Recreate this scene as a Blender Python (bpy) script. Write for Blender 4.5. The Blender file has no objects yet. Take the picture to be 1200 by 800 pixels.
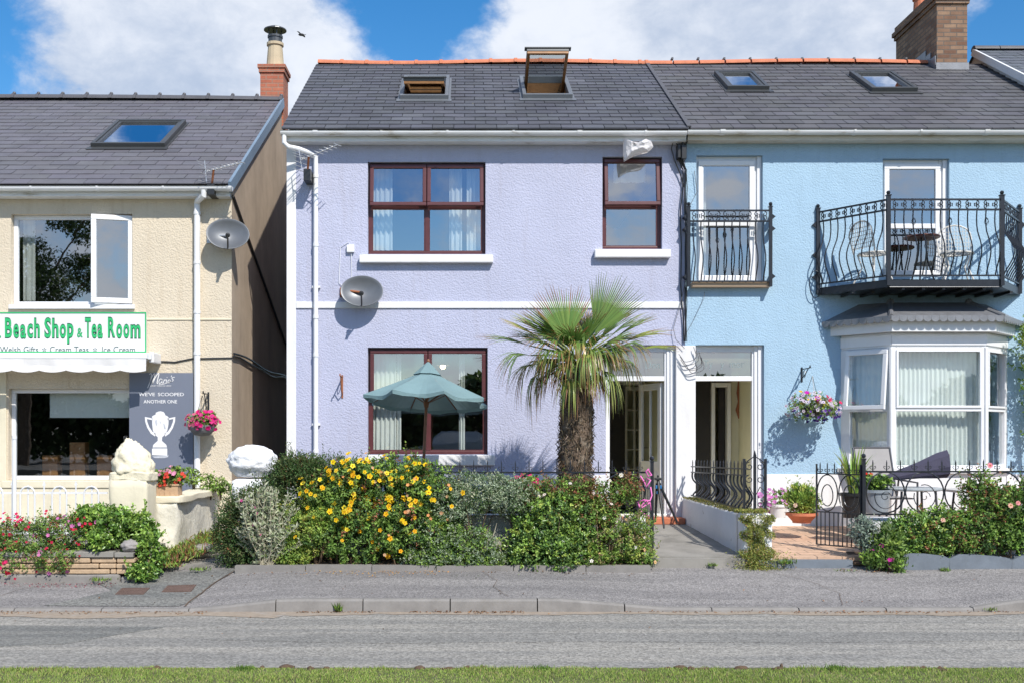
import bpy, bmesh, math, random
import numpy as np
from mathutils import Vector, Matrix, noise
random.seed(7)
S = bpy.context.scene
COL = S.collection
R = math.radians
FPX, CX, HY, ZC = 1280.0, 546.0, 510.0, 1.85      # focal length in photo pixels, vanishing point, eye height
def wx(px, Y): return (px - CX) * Y / FPX          # photo column -> world X at distance Y
def wz(py, Y): return ZC + (HY - py) * Y / FPX     # photo row -> world Z at distance Y

# ---------------------------------------------------------------- camera
cd = bpy.data.cameras.new('camera'); cam = bpy.data.objects.new('camera', cd); COL.objects.link(cam)
cam.location = (0, 0, ZC); cam.rotation_euler = (R(90), 0, 0)
cd.sensor_width = 36; cd.sensor_fit = 'HORIZONTAL'; cd.lens = 36 * FPX / 1200
cd.shift_x = (600 - CX) / 1200; cd.shift_y = (HY - 400) / 1200
cd.clip_start = 0.05; cd.clip_end = 3000
S.camera = cam

# ---------------------------------------------------------------- view, sun, sky
S.view_settings.view_transform = 'Standard'; S.view_settings.look = 'None'
S.view_settings.gamma = 1; S.view_settings.use_curve_mapping = False
S.view_settings.exposure = 0.58
SUN_DIR = Vector((-0.52, 1.0, -1.15)).normalized()   # the way the light travels
sd = bpy.data.lights.new('sun', 'SUN'); sd.energy = 3.6; sd.angle = R(0.55); sd.color = (1.0, 0.95, 0.87)
so = bpy.data.objects.new('sun', sd); COL.objects.link(so)
so.rotation_euler = SUN_DIR.to_track_quat('-Z', 'Y').to_euler(); so.location = (8, -12, 18)

world = bpy.data.worlds.new('World'); S.world = world; world.use_nodes = True
wn = world.node_tree; wn.nodes.clear()
class NT:
    """tiny node-tree writer"""
    def __init__(s, nt): s.t = nt
    def n(s, typ, ins=None, **props):
        nd = s.t.nodes.new(typ)
        for k, v in props.items(): setattr(nd, k, v)
        for k, v in (ins or {}).items(): s.put(nd.inputs[k], v)
        return nd
    def put(s, sock, v):
        if isinstance(v, bpy.types.NodeSocket): s.t.links.new(v, sock)
        elif isinstance(v, bpy.types.Node): s.t.links.new(v.outputs[0], sock)
        else:
            if isinstance(v, (tuple, list)) and len(v) == 3 and sock.type == 'RGBA': v = (*v, 1)
            if isinstance(v, (tuple, list)) and len(v) == 4 and sock.type == 'VECTOR': v = v[:3]
            sock.default_value = v
    def m(s, op, a, b=0.0, c=0.0, clamp=False):
        nd = s.t.nodes.new('ShaderNodeMath'); nd.operation = op; nd.use_clamp = clamp
        s.put(nd.inputs[0], a); s.put(nd.inputs[1], b); s.put(nd.inputs[2], c); return nd.outputs[0]
    def mix(s, f, a, b, blend='MIX'):
        nd = s.t.nodes.new('ShaderNodeMix'); nd.data_type = 'RGBA'; nd.blend_type = blend
        s.put(nd.inputs[0], f); s.put(nd.inputs[6], a); s.put(nd.inputs[7], b); return nd.outputs[2]
    def rng(s, v, a, b, c=0.0, d=1.0, smooth=True):
        nd = s.t.nodes.new('ShaderNodeMapRange'); nd.interpolation_type = 'SMOOTHSTEP' if smooth else 'LINEAR'
        for i, q in enumerate((v, a, b, c, d)): s.put(nd.inputs[i], q)
        return nd.outputs[0]
    def noise(s, vec, scale, detail=5, rough=0.55, dist=0.0):
        nd = s.t.nodes.new('ShaderNodeTexNoise'); s.put(nd.inputs['Vector'], vec)
        s.put(nd.inputs['Scale'], scale); nd.inputs['Detail'].default_value = detail
        nd.inputs['Roughness'].default_value = rough; nd.inputs['Distortion'].default_value = dist
        return nd.outputs[0]
w = NT(wn)
sky = w.n('ShaderNodeTexSky', sky_type='NISHITA', sun_disc=False, sun_elevation=math.asin(-SUN_DIR.z),
          sun_rotation=math.atan2(-SUN_DIR.x, -SUN_DIR.y), altitude=20, air_density=1.0, dust_density=0.4, ozone_density=2.5)
tc = w.n('ShaderNodeTexCoord'); gen = tc.outputs['Generated']
sep = w.n('ShaderNodeSeparateXYZ', {0: gen})
stretch = w.n('ShaderNodeMapping', {'Vector': gen, 'Scale': (1.0, 1.0, 1.5)}, vector_type='POINT')
big = w.noise(stretch.outputs[0], 5.5, 9, 0.60, 0.25)
fine = w.noise(stretch.outputs[0], 17.0, 8, 0.62, 0.2)
def hole(px, py, r, amt):
    d = Vector(((px - CX) / FPX, 1, (HY - py) / FPX)).normalized()
    dist = w.n('ShaderNodeVectorMath', {0: gen, 1: tuple(d)}, operation='DISTANCE').outputs['Value']
    return w.rng(dist, r, r * 0.15, 0.0, amt)
den = w.m('ADD', w.m('MULTIPLY', big, 1.0), w.m('MULTIPLY', fine, 0.75))
front = w.rng(sep.outputs[1], -0.1, 0.4, -0.16, -0.07)
den = w.m('ADD', den, front)
for h in ((-35, 45, .085, .32), (488, 22, .075, .34), (560, 0, .05, .24), (1215, 25, .11, .42), (400, -8, .05, .25), (85, 0, .03, .1)):
    den = w.m('SUBTRACT', den, hole(*h))
for h in ((180, 60, .16, .26), (300, 50, .13, .26), (560, 50, .06, .10), (760, 30, .2, .36), (960, 20, .2, .36)):
    den = w.m('ADD', den, hole(*h))
backlow = w.m('MULTIPLY', w.rng(sep.outputs[1], 0.0, -0.4, 0.0, 1.0), w.rng(sep.outputs[2], 0.30, 0.12, -0.06, 0.16))
den = w.m('ADD', den, backlow)
cmask = w.rng(den, 0.60, 0.98)
shade = w.noise(stretch.outputs[0], 3.2, 6, 0.55, 0.3)
ccol = w.mix(w.rng(w.m('ADD', w.m('MULTIPLY', shade, 0.45), w.m('ADD', w.m('MULTIPLY', big, 0.25), w.m('MULTIPLY', fine, 0.30))), 0.38, 0.60), (2.9, 3.4, 4.3), (5.3, 5.5, 5.9))
skc = w.n('ShaderNodeHueSaturation', {'Color': sky, 'Saturation': 1.38, 'Value': 0.90})
skyc = w.mix(w.m('MULTIPLY', cmask, 0.93), skc.outputs[0], ccol)
bg = w.n('ShaderNodeBackground', {0: skyc, 1: 0.118})
out = w.n('ShaderNodeOutputWorld', {0: bg.outputs[0]})

# ---------------------------------------------------------------- tagging and mesh helpers
LOC = {}
def tag(o, label=None, cat=None, group=None, kind=None):
    if label: o['label'] = label
    if cat: o['category'] = cat
    if group: o['group'] = group
    if kind: o['kind'] = kind
    return o
def thing(name, loc, label, cat, group=None, rz=0):
    o = bpy.data.objects.new(name, None); COL.objects.link(o); o.location = loc; o.rotation_euler = (0, 0, rz)
    o.empty_display_size = 0.2
    LOC[o.name] = Vector(loc)
    return tag(o, label, cat, group)
def local_thing(name, label, cat, group=None):
    """built round its own origin, moved afterwards"""
    return thing(name, (0, 0, 0), label, cat, group)
def root_loc(o):
    while o is not None:
        if o.name in LOC: return LOC[o.name]
        o = o.parent
    return Vector((0, 0, 0))
def dup(o, loc, rz=0, label=None, parent=None, scale=None):
    c = o.copy(); COL.objects.link(c)
    if parent: c.parent = parent
    else:
        c.location = loc; c.rotation_euler = (0, 0, rz)
        if scale: c.scale = (scale,) * 3
    if label: c['label'] = label
    for ch in [k for k in o.children]: dup(ch, None, parent=c)
    return c
class MB:
    def __init__(s): s.v = []; s.f = []; s.mi = []; s.col = None; s.cm = 0
    def add(s, vs, fs):
        b = len(s.v); s.v += [tuple(q) for q in vs]
        for f in fs: s.f.append(tuple(i + b for i in f)); s.mi.append(s.cm)
        return s
    def box(s, x0, x1, y0, y1, z0, z1, fn=None):
        vs = [(x, y, z) for z in (z0, z1) for y in (y0, y1) for x in (x0, x1)]
        if fn: vs = [fn(*q) for q in vs]
        return s.add(vs, [(0, 2, 3, 1), (4, 5, 7, 6), (0, 1, 5, 4), (2, 6, 7, 3), (0, 4, 6, 2), (1, 3, 7, 5)])
    def quad(s, a, b, c, d): return s.add([a, b, c, d], [(0, 1, 2, 3)])
    def tube(s, pts, r, n=6, cap=True, closed=False):
        pts = [Vector(p) for p in pts]; m = len(pts)
        rs = r if isinstance(r, (list, tuple)) else [r] * m
        b = len(s.v); up = None
        for i, p in enumerate(pts):
            if closed: t = pts[(i + 1) % m] - pts[i - 1]
            else: t = pts[min(i + 1, m - 1)] - pts[max(i - 1, 0)]
            if t.length < 1e-9: t = Vector((0, 0, 1))
            t.normalize()
            if up is None:
                up = Vector((0, 0, 1)) if abs(t.z) < 0.9 else Vector((1, 0, 0))
            u = (up - t * up.dot(t))
            if u.length < 1e-6: u = t.orthogonal()
            u.normalize(); q = t.cross(u); up = u
            for k in range(n):
                a = 2 * math.pi * (k + 0.5) / n
                s.v.append(tuple(p + (u * math.cos(a) + q * math.sin(a)) * rs[i]))
        rg = m if closed else m - 1
        for i in range(rg):
            for k in range(n):
                a = b + i * n + k; a2 = b + i * n + (k + 1) % n
                c = b + ((i + 1) % m) * n + k; c2 = b + ((i + 1) % m) * n + (k + 1) % n
                s.f.append((a, a2, c2, c)); s.mi.append(s.cm)
        if cap and not closed:
            s.f.append(tuple(b + k for k in range(n))[::-1]); s.mi.append(s.cm)
            s.f.append(tuple(b + (m - 1) * n + k for k in range(n))); s.mi.append(s.cm)
        return s
    def lathe(s, prof, c=(0, 0, 0), n=20, fn=None):
        b = len(s.v)
        for (r, z) in prof:
            for k in range(n):
                a = 2 * math.pi * k / n; q = (c[0] + r * math.cos(a), c[1] + r * math.sin(a), c[2] + z)
                s.v.append(tuple(fn(*q)) if fn else q)
        for i in range(len(prof) - 1):
            for k in range(n):
                s.f.append((b + i * n + k, b + i * n + (k + 1) % n, b + (i + 1) * n + (k + 1) % n, b + (i + 1) * n + k)); s.mi.append(s.cm)
        return s
    def prism(s, poly, fn, d0, d1):
        """poly in (u,v); fn(u,v,d) -> point"""
        n = len(poly)
        vs = [fn(u, v, d0) for u, v in poly] + [fn(u, v, d1) for u, v in poly]
        return s.add(vs, [tuple(range(n)), tuple(range(2 * n - 1, n - 1, -1))] + [(i, (i + 1) % n, n + (i + 1) % n, n + i) for i in range(n)])
    def ball(s, c, r, n=10, sc=(1, 1, 1)):
        b = []
        m = n // 2
        prof = [(max(1e-4, math.sin(math.pi * i / m)) * r, -math.cos(math.pi * i / m) * r) for i in range(m + 1)]
        return s.lathe(prof, (0, 0, 0), n, lambda x, y, z: (c[0] + x * sc[0], c[1] + y * sc[1], c[2] + z * sc[2]))
    def build(s, name, mats, parent=None, smooth=False, bevel=0, colors=None, label=None, weld=False):
        me = bpy.data.meshes.new(name)
        L = root_loc(parent) if parent is not None else Vector((0, 0, 0))
        vs = [(x - L.x, y - L.y, z - L.z) for x, y, z in s.v] if L.length > 0 else s.v
        me.from_pydata(vs, [], s.f)
        if not isinstance(mats, (list, tuple)): mats = [mats]
        for m in mats: me.materials.append(m)
        if len(mats) > 1: me.polygons.foreach_set('material_index', s.mi)
        if colors is not None:
            a = me.color_attributes.new('tint', 'FLOAT_COLOR', 'POINT')
            a.data.foreach_set('color', np.asarray(colors, dtype=np.float32).ravel())
        if smooth: me.polygons.foreach_set('use_smooth', [True] * len(me.polygons))
        me.update()
        o = bpy.data.objects.new(name, me); COL.objects.link(o)
        if parent is not None: o.parent = parent
        if bevel:
            b = o.modifiers.new('bevel', 'BEVEL'); b.width = bevel; b.segments = 2; b.limit_method = 'ANGLE'
        if label: o['label'] = label
        return o
def each(mb, name, m, parent, bevel=0):
    """one object per loose piece of the shape"""
    par = list(range(len(mb.v)))
    def find(a):
        while par[a] != a: par[a] = par[par[a]]; a = par[a]
        return a
    for f in mb.f:
        r0 = find(f[0])
        for q in f[1:]: par[find(q)] = r0
    groups = {}
    for f, mi in zip(mb.f, mb.mi): groups.setdefault(find(f[0]), []).append(f)
    out_ = []
    for fs in groups.values():
        ids = sorted({i for f in fs for i in f}); mp = {i: k for k, i in enumerate(ids)}; p = MB(); p.add([mb.v[i] for i in ids], [tuple(mp[i] for i in f) for f in fs]); out_.append(p.build(name, m, parent, bevel=bevel))
    return out_
def grid(mb, u0, u1, v0, v1, holes, fn, depth=0.22):
    us = sorted({u0, u1, *[h[0] for h in holes], *[h[1] for h in holes]}); us = [u for u in us if u0 <= u <= u1]
    vs = sorted({v0, v1, *[h[2] for h in holes], *[h[3] for h in holes]}); vs = [v for v in vs if v0 <= v <= v1]
    for a, b in zip(us, us[1:]):
        for c, d in zip(vs, vs[1:]):
            um, vm = (a + b) / 2, (c + d) / 2
            if any(h[0] < um < h[1] and h[2] < vm < h[3] for h in holes): continue
            mb.quad(fn(a, c, 0), fn(b, c, 0), fn(b, d, 0), fn(a, d, 0))
    for (a, b, c, d) in holes:
        mb.quad(fn(a, c, 0), fn(a, d, 0), fn(a, d, depth), fn(a, c, depth))
        mb.quad(fn(b, c, 0), fn(b, c, depth), fn(b, d, depth), fn(b, d, 0))
        mb.quad(fn(a, d, 0), fn(b, d, 0), fn(b, d, depth), fn(a, d, depth))
        mb.quad(fn(a, c, 0), fn(a, c, depth), fn(b, c, depth), fn(b, c, 0))
def frame(mb, x0, x1, z0, z1, wd, y0, y1, fn=None):
    mb.box(x0, x1, y0, y1, z1 - wd, z1, fn); mb.box(x0, x1, y0, y1, z0, z0 + wd, fn)
    mb.box(x0, x0 + wd, y0, y1, z0 + wd, z1 - wd, fn); mb.box(x1 - wd, x1, y0, y1, z0 + wd, z1 - wd, fn)
def axes(p0, p1):
    """frame along p0->p1: f(u, out, z); out is to the street side"""
    a = Vector((p0[0], p0[1])); b = Vector((p1[0], p1[1])); t = (b - a); L = t.length; t.normalize(); nrm = Vector((t.y, -t.x))
    return (lambda u, o, z: (a.x + t.x * u + nrm.x * o, a.y + t.y * u + nrm.y * o, z)), L
def spiral(c, r0, r1, a0, turns, fn, n=16):
    pts = []
    for i in range(n + 1):
        t = i / n; r = r0 + (r1 - r0) * t; a = a0 + turns * 2 * math.pi * t
        pts.append(fn(c[0] + r * math.cos(a), c[1] + r * math.sin(a)))
    return pts

# ---------------------------------------------------------------- materials
def mat(name, col, rough=0.7, metal=0.0, var=0.12, vs=2.5, bump=0.0, bs=40, bd=0.01, col2=None, c2scale=1.2, c2lo=0.5, c2hi=0.7,
        stretch=(1, 1, 1), attr=False, trans=0.0, spec=0.5, voro=False, streak=None):
    m = bpy.data.materials.new(name); m.use_nodes = True; t = m.node_tree; t.nodes.clear(); k = NT(t)
    tcn = k.n('ShaderNodeTexCoord').outputs['Object']
    mp = k.n('ShaderNodeMapping', {'Vector': tcn, 'Scale': stretch}).outputs[0]
    base = (*col, 1)
    if attr: base = k.n('ShaderNodeVertexColor', layer_name='tint').outputs[0]
    c = base
    if col2:
        c = k.mix(k.rng(k.noise(mp, c2scale, 7, 0.65), c2lo, c2hi), c, (*col2, 1))
    if streak:
        sm = k.n('ShaderNodeMapping', {'Vector': tcn, 'Scale': (7, 7, 0.7)}).outputs[0]
        c = k.mix(k.rng(k.noise(sm, 1.0, 6, 0.65), 0.50, 0.74, 0, streak[1]), c, (*streak[0], 1))
    if var:
        nz = k.noise(mp, vs, 8, 0.65)
        f = k.rng(nz, 0.25, 0.75, 1 - var, 1 + var, False)
        mul = k.n('ShaderNodeVectorMath', {0: c, 'Scale': f}, operation='SCALE').outputs[0]
        c = mul
    bsdf = k.n('ShaderNodeBsdfPrincipled', {'Roughness': rough, 'Metallic': metal, 'Specular IOR Level': spec})
    k.put(bsdf.inputs['Base Color'], c)
    if bump:
        if voro:
            vn = k.n('ShaderNodeTexVoronoi', {'Vector': mp, 'Scale': bs}).outputs[0]
            hgt = k.m('ADD', k.noise(mp, bs * 0.8, 4, 0.6), k.m('MULTIPLY', vn, -0.6))
        else: hgt = k.noise(mp, bs, 5, 0.6)
        bn = k.n('ShaderNodeBump', {'Strength': bump, 'Distance': bd, 'Height': hgt})
        k.put(bsdf.inputs['Normal'], bn.outputs[0])
    sh = bsdf.outputs[0]
    if trans:
        tr = k.n('ShaderNodeBsdfTranslucent', {'Color': c}).outputs[0]
        ms = k.n('ShaderNodeMixShader', {0: trans, 1: sh, 2: tr}); sh = ms.outputs[0]
    k.n('ShaderNodeOutputMaterial', {0: sh})
    return m
def glass_mat(name, tint=(0.90, 0.96, 0.95), refl=1.0, base=0.09, wav=0.14):
    m = bpy.data.materials.new(name); m.use_nodes = True; t = m.node_tree; t.nodes.clear(); k = NT(t)
    tcn = k.n('ShaderNodeTexCoord').outputs['Object']
    bn = k.n('ShaderNodeBump', {'Strength': wav, 'Distance': 0.004, 'Height': k.noise(tcn, 2.2, 2, 0.5)}).outputs[0]
    bf = k.n('ShaderNodeNewGeometry').outputs['Backfacing']   # the node inverts the index on back faces: undo it, a pane has two sides
    fr = k.n('ShaderNodeFresnel', {'IOR': k.rng(bf, 0, 1, 1.5, 1 / 1.5, False)}).outputs[0]
    f = k.m('ADD', k.m('MULTIPLY', fr, 2.0 * refl), base, clamp=True)
    g = k.n('ShaderNodeBsdfGlossy', {'Color': (0.95, 0.97, 1, 1), 'Roughness': 0.01, 'Normal': bn}).outputs[0]
    tr = k.n('ShaderNodeBsdfTransparent', {'Color': tint}).outputs[0]
    ms = k.n('ShaderNodeMixShader', {0: f, 1: tr, 2: g})
    k.n('ShaderNodeOutputMaterial', {0: ms.outputs[0]}); return m
def brick_mat(name, c1, c2, mortar, bw=0.225, bh=0.075, off=0.5, ms=0.01, sx=(1, 1, 0), bump=0.4):
    m = bpy.data.materials.new(name); m.use_nodes = True; t = m.node_tree; t.nodes.clear(); k = NT(t)
    tcn = k.n('ShaderNodeTexCoord').outputs['Object']; sp = k.n('ShaderNodeSeparateXYZ', {0: tcn})
    if sx == 'floor': v = k.n('ShaderNodeCombineXYZ', {0: sp.outputs[0], 1: sp.outputs[1]}).outputs[0]
    else: v = k.n('ShaderNodeCombineXYZ', {0: k.m('ADD', sp.outputs[0], sp.outputs[1]), 1: sp.outputs[2]}).outputs[0]
    b = k.n('ShaderNodeTexBrick', {'Vector': v, 'Color1': (*c1, 1), 'Color2': (*c2, 1), 'Mortar': (*mortar, 1), 'Scale': 1.0,
            'Mortar Size': ms, 'Mortar Smooth': 0.2, 'Bias': 0.0, 'Brick Width': bw, 'Row Height': bh}, offset=off)
    nz = k.rng(k.noise(tcn, 6, 7, 0.7), 0.2, 0.8, 0.72, 1.28, False)
    c = k.n('ShaderNodeVectorMath', {0: b.outputs[0], 'Scale': nz}, operation='SCALE').outputs[0]
    hgt = k.m('ADD', k.m('MULTIPLY', b.outputs[1], -1.0), k.m('MULTIPLY', k.noise(tcn, 40, 4), 0.4))
    bn = k.n('ShaderNodeBump', {'Strength': bump, 'Distance': 0.01, 'Height': hgt}).outputs[0]
    bs = k.n('ShaderNodeBsdfPrincipled', {'Roughness': 0.85, 'Base Color': c, 'Normal': bn})
    k.n('ShaderNodeOutputMaterial', {0: bs.outputs[0]}); return m

M = {}
M['lilac'] = mat('lilac_roughcast', (0.440, 0.458, 0.592), 0.9, bump=0.62, bs=42, bd=0.013, voro=True, var=0.07, vs=1.2, streak=((0.36, 0.35, 0.42), 0.38))
M['blue'] = mat('blue_roughcast', (0.345, 0.500, 0.640), 0.9, bump=0.62, bs=46, bd=0.012, voro=True, var=0.07, vs=1.2, streak=((0.26, 0.38, 0.48), 0.38))
M['cream'] = mat('cream_roughcast', (0.625, 0.545, 0.425), 0.9, bump=0.65, bs=40, bd=0.014, voro=True, var=0.08, vs=1.3, streak=((0.46, 0.36, 0.24), 0.35))
M['brown_render'] = mat('brown_render', (0.42, 0.335, 0.25), 0.95, bump=0.3, bs=10, bd=0.01, var=0.25, vs=1.2, stretch=(1, 1, 0.8), streak=((0.27, 0.21, 0.155), 0.35))
M['white_paint'] = mat('white_masonry_paint', (0.74, 0.74, 0.75), 0.8, bump=0.35, bs=30, bd=0.008, var=0.06, streak=((0.50, 0.47, 0.42), 0.25))
M['cream_paint'] = mat('cream_masonry_paint', (0.70, 0.64, 0.49), 0.85, bump=0.3, bs=14, bd=0.015, var=0.10, streak=((0.45, 0.40, 0.32), 0.4))
M['white_rock'] = mat('painted_white_rock', (0.78, 0.79, 0.82), 0.85, bump=0.6, bs=16, bd=0.03, var=0.08)
M['cream_rock'] = mat('painted_cream_rock', (0.72, 0.66, 0.50), 0.85, bump=0.6, bs=14, bd=0.03, var=0.10, col2=(0.50, 0.44, 0.33), c2scale=5, c2lo=0.6, c2hi=0.8)
M['upvc'] = mat('white_upvc', (0.76, 0.77, 0.79), 0.35, var=0.03, streak=((0.60, 0.58, 0.54), 0.2))
M['gutter'] = mat('white_gutter', (0.74, 0.75, 0.76), 0.4, var=0.08, vs=5, col2=(0.42, 0.38, 0.30), c2scale=3.5, c2lo=0.53, c2hi=0.72, stretch=(0.5, 1, 3))
M['old_fascia'] = mat('weathered_fascia', (0.60, 0.57, 0.50), 0.7, var=0.2, vs=6, col2=(0.30, 0.23, 0.15), c2scale=3, c2lo=0.5, c2hi=0.75, stretch=(0.6, 1, 3))
M['wood_red'] = mat('rosewood_upvc', (0.095, 0.028, 0.030), 0.35, var=0.2, vs=8, stretch=(1, 1, 1))
M['slate'] = mat('slate', (0.1, 0.1, 0.1), 0.55, attr=True, var=0.16, vs=3.0, bump=0.25, bs=25, bd=0.004, spec=0.4)
M['slate_old'] = mat('slate_old', (0.1, 0.1, 0.1), 0.6, attr=True, var=0.20, vs=1.4, bump=0.3, bs=25, bd=0.004, spec=0.35, col2=(0.24, 0.22, 0.15), c2scale=9.0, c2lo=0.67, c2hi=0.76)
M['ridge_dark'] = mat('dark_ridge', (0.085, 0.085, 0.095), 0.6, var=0.2, bump=0.2)
M['terracotta'] = mat('terracotta', (0.52, 0.17, 0.085), 0.75, var=0.22, vs=7, bump=0.2, bs=60, bd=0.004)
M['brick_red'] = brick_mat('red_brick', (0.36, 0.105, 0.06), (0.44, 0.15, 0.085), (0.30, 0.18, 0.13))
M['brick_brown'] = brick_mat('brown_brick', (0.15, 0.075, 0.045), (0.30, 0.19, 0.12), (0.13, 0.10, 0.08))
M['patio'] = brick_mat('patio_pavers', (0.50, 0.32, 0.215), (0.58, 0.39, 0.27), (0.22, 0.15, 0.11), bw=0.3, bh=0.2, sx='floor', ms=0.008)
M['lead'] = mat('lead', (0.22, 0.225, 0.24), 0.45, metal=0.35, var=0.2, vs=9, bump=0.15)
M['verge_blue'] = mat('blue_grey_verge', (0.17, 0.24, 0.32), 0.5)
M['iron'] = mat('black_iron', (0.026, 0.029, 0.036), 0.32, metal=0.3, var=0.25, vs=12, bump=0.2, bs=80, bd=0.002)
M['velux'] = mat('grey_roof_window_metal', (0.09, 0.095, 0.10), 0.4, metal=0.5)
M['velux_light'] = mat('light_flashing', (0.20, 0.215, 0.235), 0.45, metal=0.5)
M['pine'] = mat('varnished_pine', (0.30, 0.145, 0.055), 0.45, var=0.25, vs=10, stretch=(1, 1, 1))
M['glass'] = glass_mat('window_glass')
M['glass_sky'] = glass_mat('upper_window_glass', refl=1.6, base=0.26)
M['glass_frost'] = glass_mat('transom_glass', (0.55, 0.66, 0.66), base=0.30)
M['curtain'] = mat('white_curtain', (0.88, 0.88, 0.85), 0.9, trans=0.25, var=0.03)
M['net'] = mat('net_curtain', (0.88, 0.89, 0.87), 0.9, trans=0.20, var=0.03)
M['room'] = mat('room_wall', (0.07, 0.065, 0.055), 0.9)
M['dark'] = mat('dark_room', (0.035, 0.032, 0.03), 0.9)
M['hall'] = mat('hall_wall', (0.80, 0.76, 0.55), 0.85, var=0.06)
M['door_white'] = mat('white_door', (0.74, 0.73, 0.70), 0.4, var=0.04)
M['dish'] = mat('grey_dish', (0.13, 0.14, 0.155), 0.4, var=0.12, metal=0.2, vs=5)
M['alu'] = mat('aluminium', (0.55, 0.56, 0.57), 0.4, metal=0.6, var=0.15)
M['rust'] = mat('rusty_bracket', (0.30, 0.11, 0.05), 0.9, var=0.35, vs=20)
M['plastic_black'] = mat('black_plastic', (0.02, 0.021, 0.023), 0.4)
M['asphalt'] = None

# ================================================================ GROUND
def asphalt_mat(name, a, b, patch=None, scale=170):
    m = bpy.data.materials.new(name); m.use_nodes = True; t = m.node_tree; t.nodes.clear(); k = NT(t)
    o = k.n('ShaderNodeTexCoord').outputs['Object']
    st = k.n('ShaderNodeMapping', {'Vector': o, 'Scale': (0.16, 2.0, 1)}).outputs[0]
    agg = k.n('ShaderNodeTexVoronoi', {'Vector': o, 'Scale': scale * 0.5})
    c = k.mix(k.rng(k.noise(st, 1.6, 8, 0.6), 0.38, 0.62), (*a, 1), (*b, 1))
    if patch: c = k.mix(k.rng(k.noise(o, 0.55, 6, 0.6, 0.5), 0.55, 0.62), c, (*patch, 1))
    vcol = k.n('ShaderNodeSeparateColor', {0: agg.outputs['Color']}).outputs[0]
    f = k.m('ADD', k.rng(vcol, 0, 1, 0.64, 1.34, False), k.rng(k.noise(o, scale * 1.6, 3), 0.3, 0.7, -0.22, 0.22, False))
    f = k.m('MULTIPLY', f, k.rng(k.noise(o, 14, 6, 0.7), 0.3, 0.7, 0.90, 1.10, False))
    c = k.n('ShaderNodeVectorMath', {0: c, 'Scale': f}, operation='SCALE').outputs[0]
    bn = k.n('ShaderNodeBump', {'Strength': 0.8, 'Distance': 0.006, 'Height': agg.outputs[0]}).outputs[0]
    bs = k.n('ShaderNodeBsdfPrincipled', {'Roughness': 0.85, 'Base Color': c, 'Normal': bn})
    k.n('ShaderNodeOutputMaterial', {0: bs.outputs[0]}); return m
M['road'] = asphalt_mat('road_asphalt', (0.285, 0.270, 0.242), (0.205, 0.199, 0.185), scale=100)
M['pave'] = asphalt_mat('pavement_asphalt', (0.245, 0.231, 0.223), (0.185, 0.175, 0.172), scale=150)
M['track'] = asphalt_mat('track_asphalt', (0.225, 0.217, 0.20), (0.19, 0.185, 0.172), scale=100)
M['patch'] = asphalt_mat('patch_asphalt', (0.140, 0.141, 0.134), (0.180, 0.178, 0.165), scale=110)
M['grit'] = mat('roadside_grit', (0.30, 0.245, 0.19), 0.95, var=0.25, vs=12, bump=0.5, bs=90, bd=0.004, col2=(0.28, 0.25, 0.22), c2scale=6)
M['kerb'] = mat('concrete_kerb', (0.225, 0.212, 0.198), 0.9, var=0.20, vs=6, bump=0.5, bs=90, bd=0.004, col2=(0.20, 0.185, 0.165), c2scale=4, c2lo=0.55, c2hi=0.75)
M['concrete'] = mat('worn_concrete', (0.26, 0.245, 0.22), 0.9, var=0.18, vs=3, bump=0.4, bs=70, bd=0.004, col2=(0.18, 0.17, 0.15), c2scale=2)
M['soil'] = mat('garden_soil', (0.11, 0.07, 0.045), 0.95, var=0.35, vs=14, bump=0.9, bs=40, bd=0.02)
M['turf'] = mat('turf', (0.115, 0.125, 0.05), 0.95, var=0.3, vs=6, bump=0.8, bs=60, bd=0.03, col2=(0.16, 0.15, 0.06), c2scale=2)
M['slate_block'] = mat('slate_block', (0.150, 0.175, 0.205), 0.6, var=0.18, vs=5, bump=0.4, bs=12, bd=0.006, col2=(0.24, 0.20, 0.16), c2scale=3, c2lo=0.62, c2hi=0.78)

def terr(name, mb, m): return tag(mb.build(name, m), kind='structure')
mb = MB(); mb.quad((-400, -400, -0.06), (400, -400, -0.06), (400, 900, -0.06), (-400, 900, -0.06)); terr('ground', mb, M['turf'])
mb = MB(); mb.box(-60, 60, 8.66, 11.5, -0.05, 0.0); terr('road', mb, M['road'])
mb = MB(); mb.box(-60, 60, -60, 8.66, -0.05, 0.012); terr('grass_verge', mb, M['turf'])
# irregular strip of grit washed against the kerb
mb = MB(); N = 240; xs = [-9 + 18 * i / N for i in range(N + 1)]
def gw(x): return 0.11 + 0.17 * (noise.noise(Vector((x * 0.9, 3, 0))) + 0.35) + 0.05 * noise.noise(Vector((x * 5, 7, 0))) + (0.16 if x < -1.9 else 0)
for i in range(N):
    a, b = xs[i], xs[i + 1]
    mb.quad((a, 11.45 - max(gw(a), .015), 0.004), (b, 11.45 - max(gw(b), .015), 0.004), (b, 11.46, 0.006), (a, 11.46, 0.006))
terr('roadside_grit', mb, M['grit'])
mb = MB()
mb.prism([(-9, 9.55), (-6.5, 9.42), (-4.6, 9.45), (-3.55, 9.7), (-3.2, 10.2), (-2.9, 10.55), (-4.2, 10.62), (-6.2, 10.72), (-9, 10.6)], lambda u, v, d: (u, v, d), 0.001, 0.005)
terr('road_patch', mb, M['patch'])
mb = MB(); mb.prism([(-2.4, 9.9), (-.8, 9.72), (1.2, 9.8), (2.9, 9.75), (5.2, 9.86), (9, 9.8), (9, 10.15), (5.6, 10.28), (3.2, 10.18), (.8, 10.25), (-1.2, 10.2)], lambda u, v, d: (u, v, d), 0.001, 0.004); terr('worn_wheel_track', mb, M['track'])
KP = [(-60, .035), (-2.85, .035), (-2.45, .075), (-1.95, .130), (0.95, .135), (1.35, .105), (2.1, .04), (5.3, .04), (5.9, .13), (60, .13)]
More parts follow.
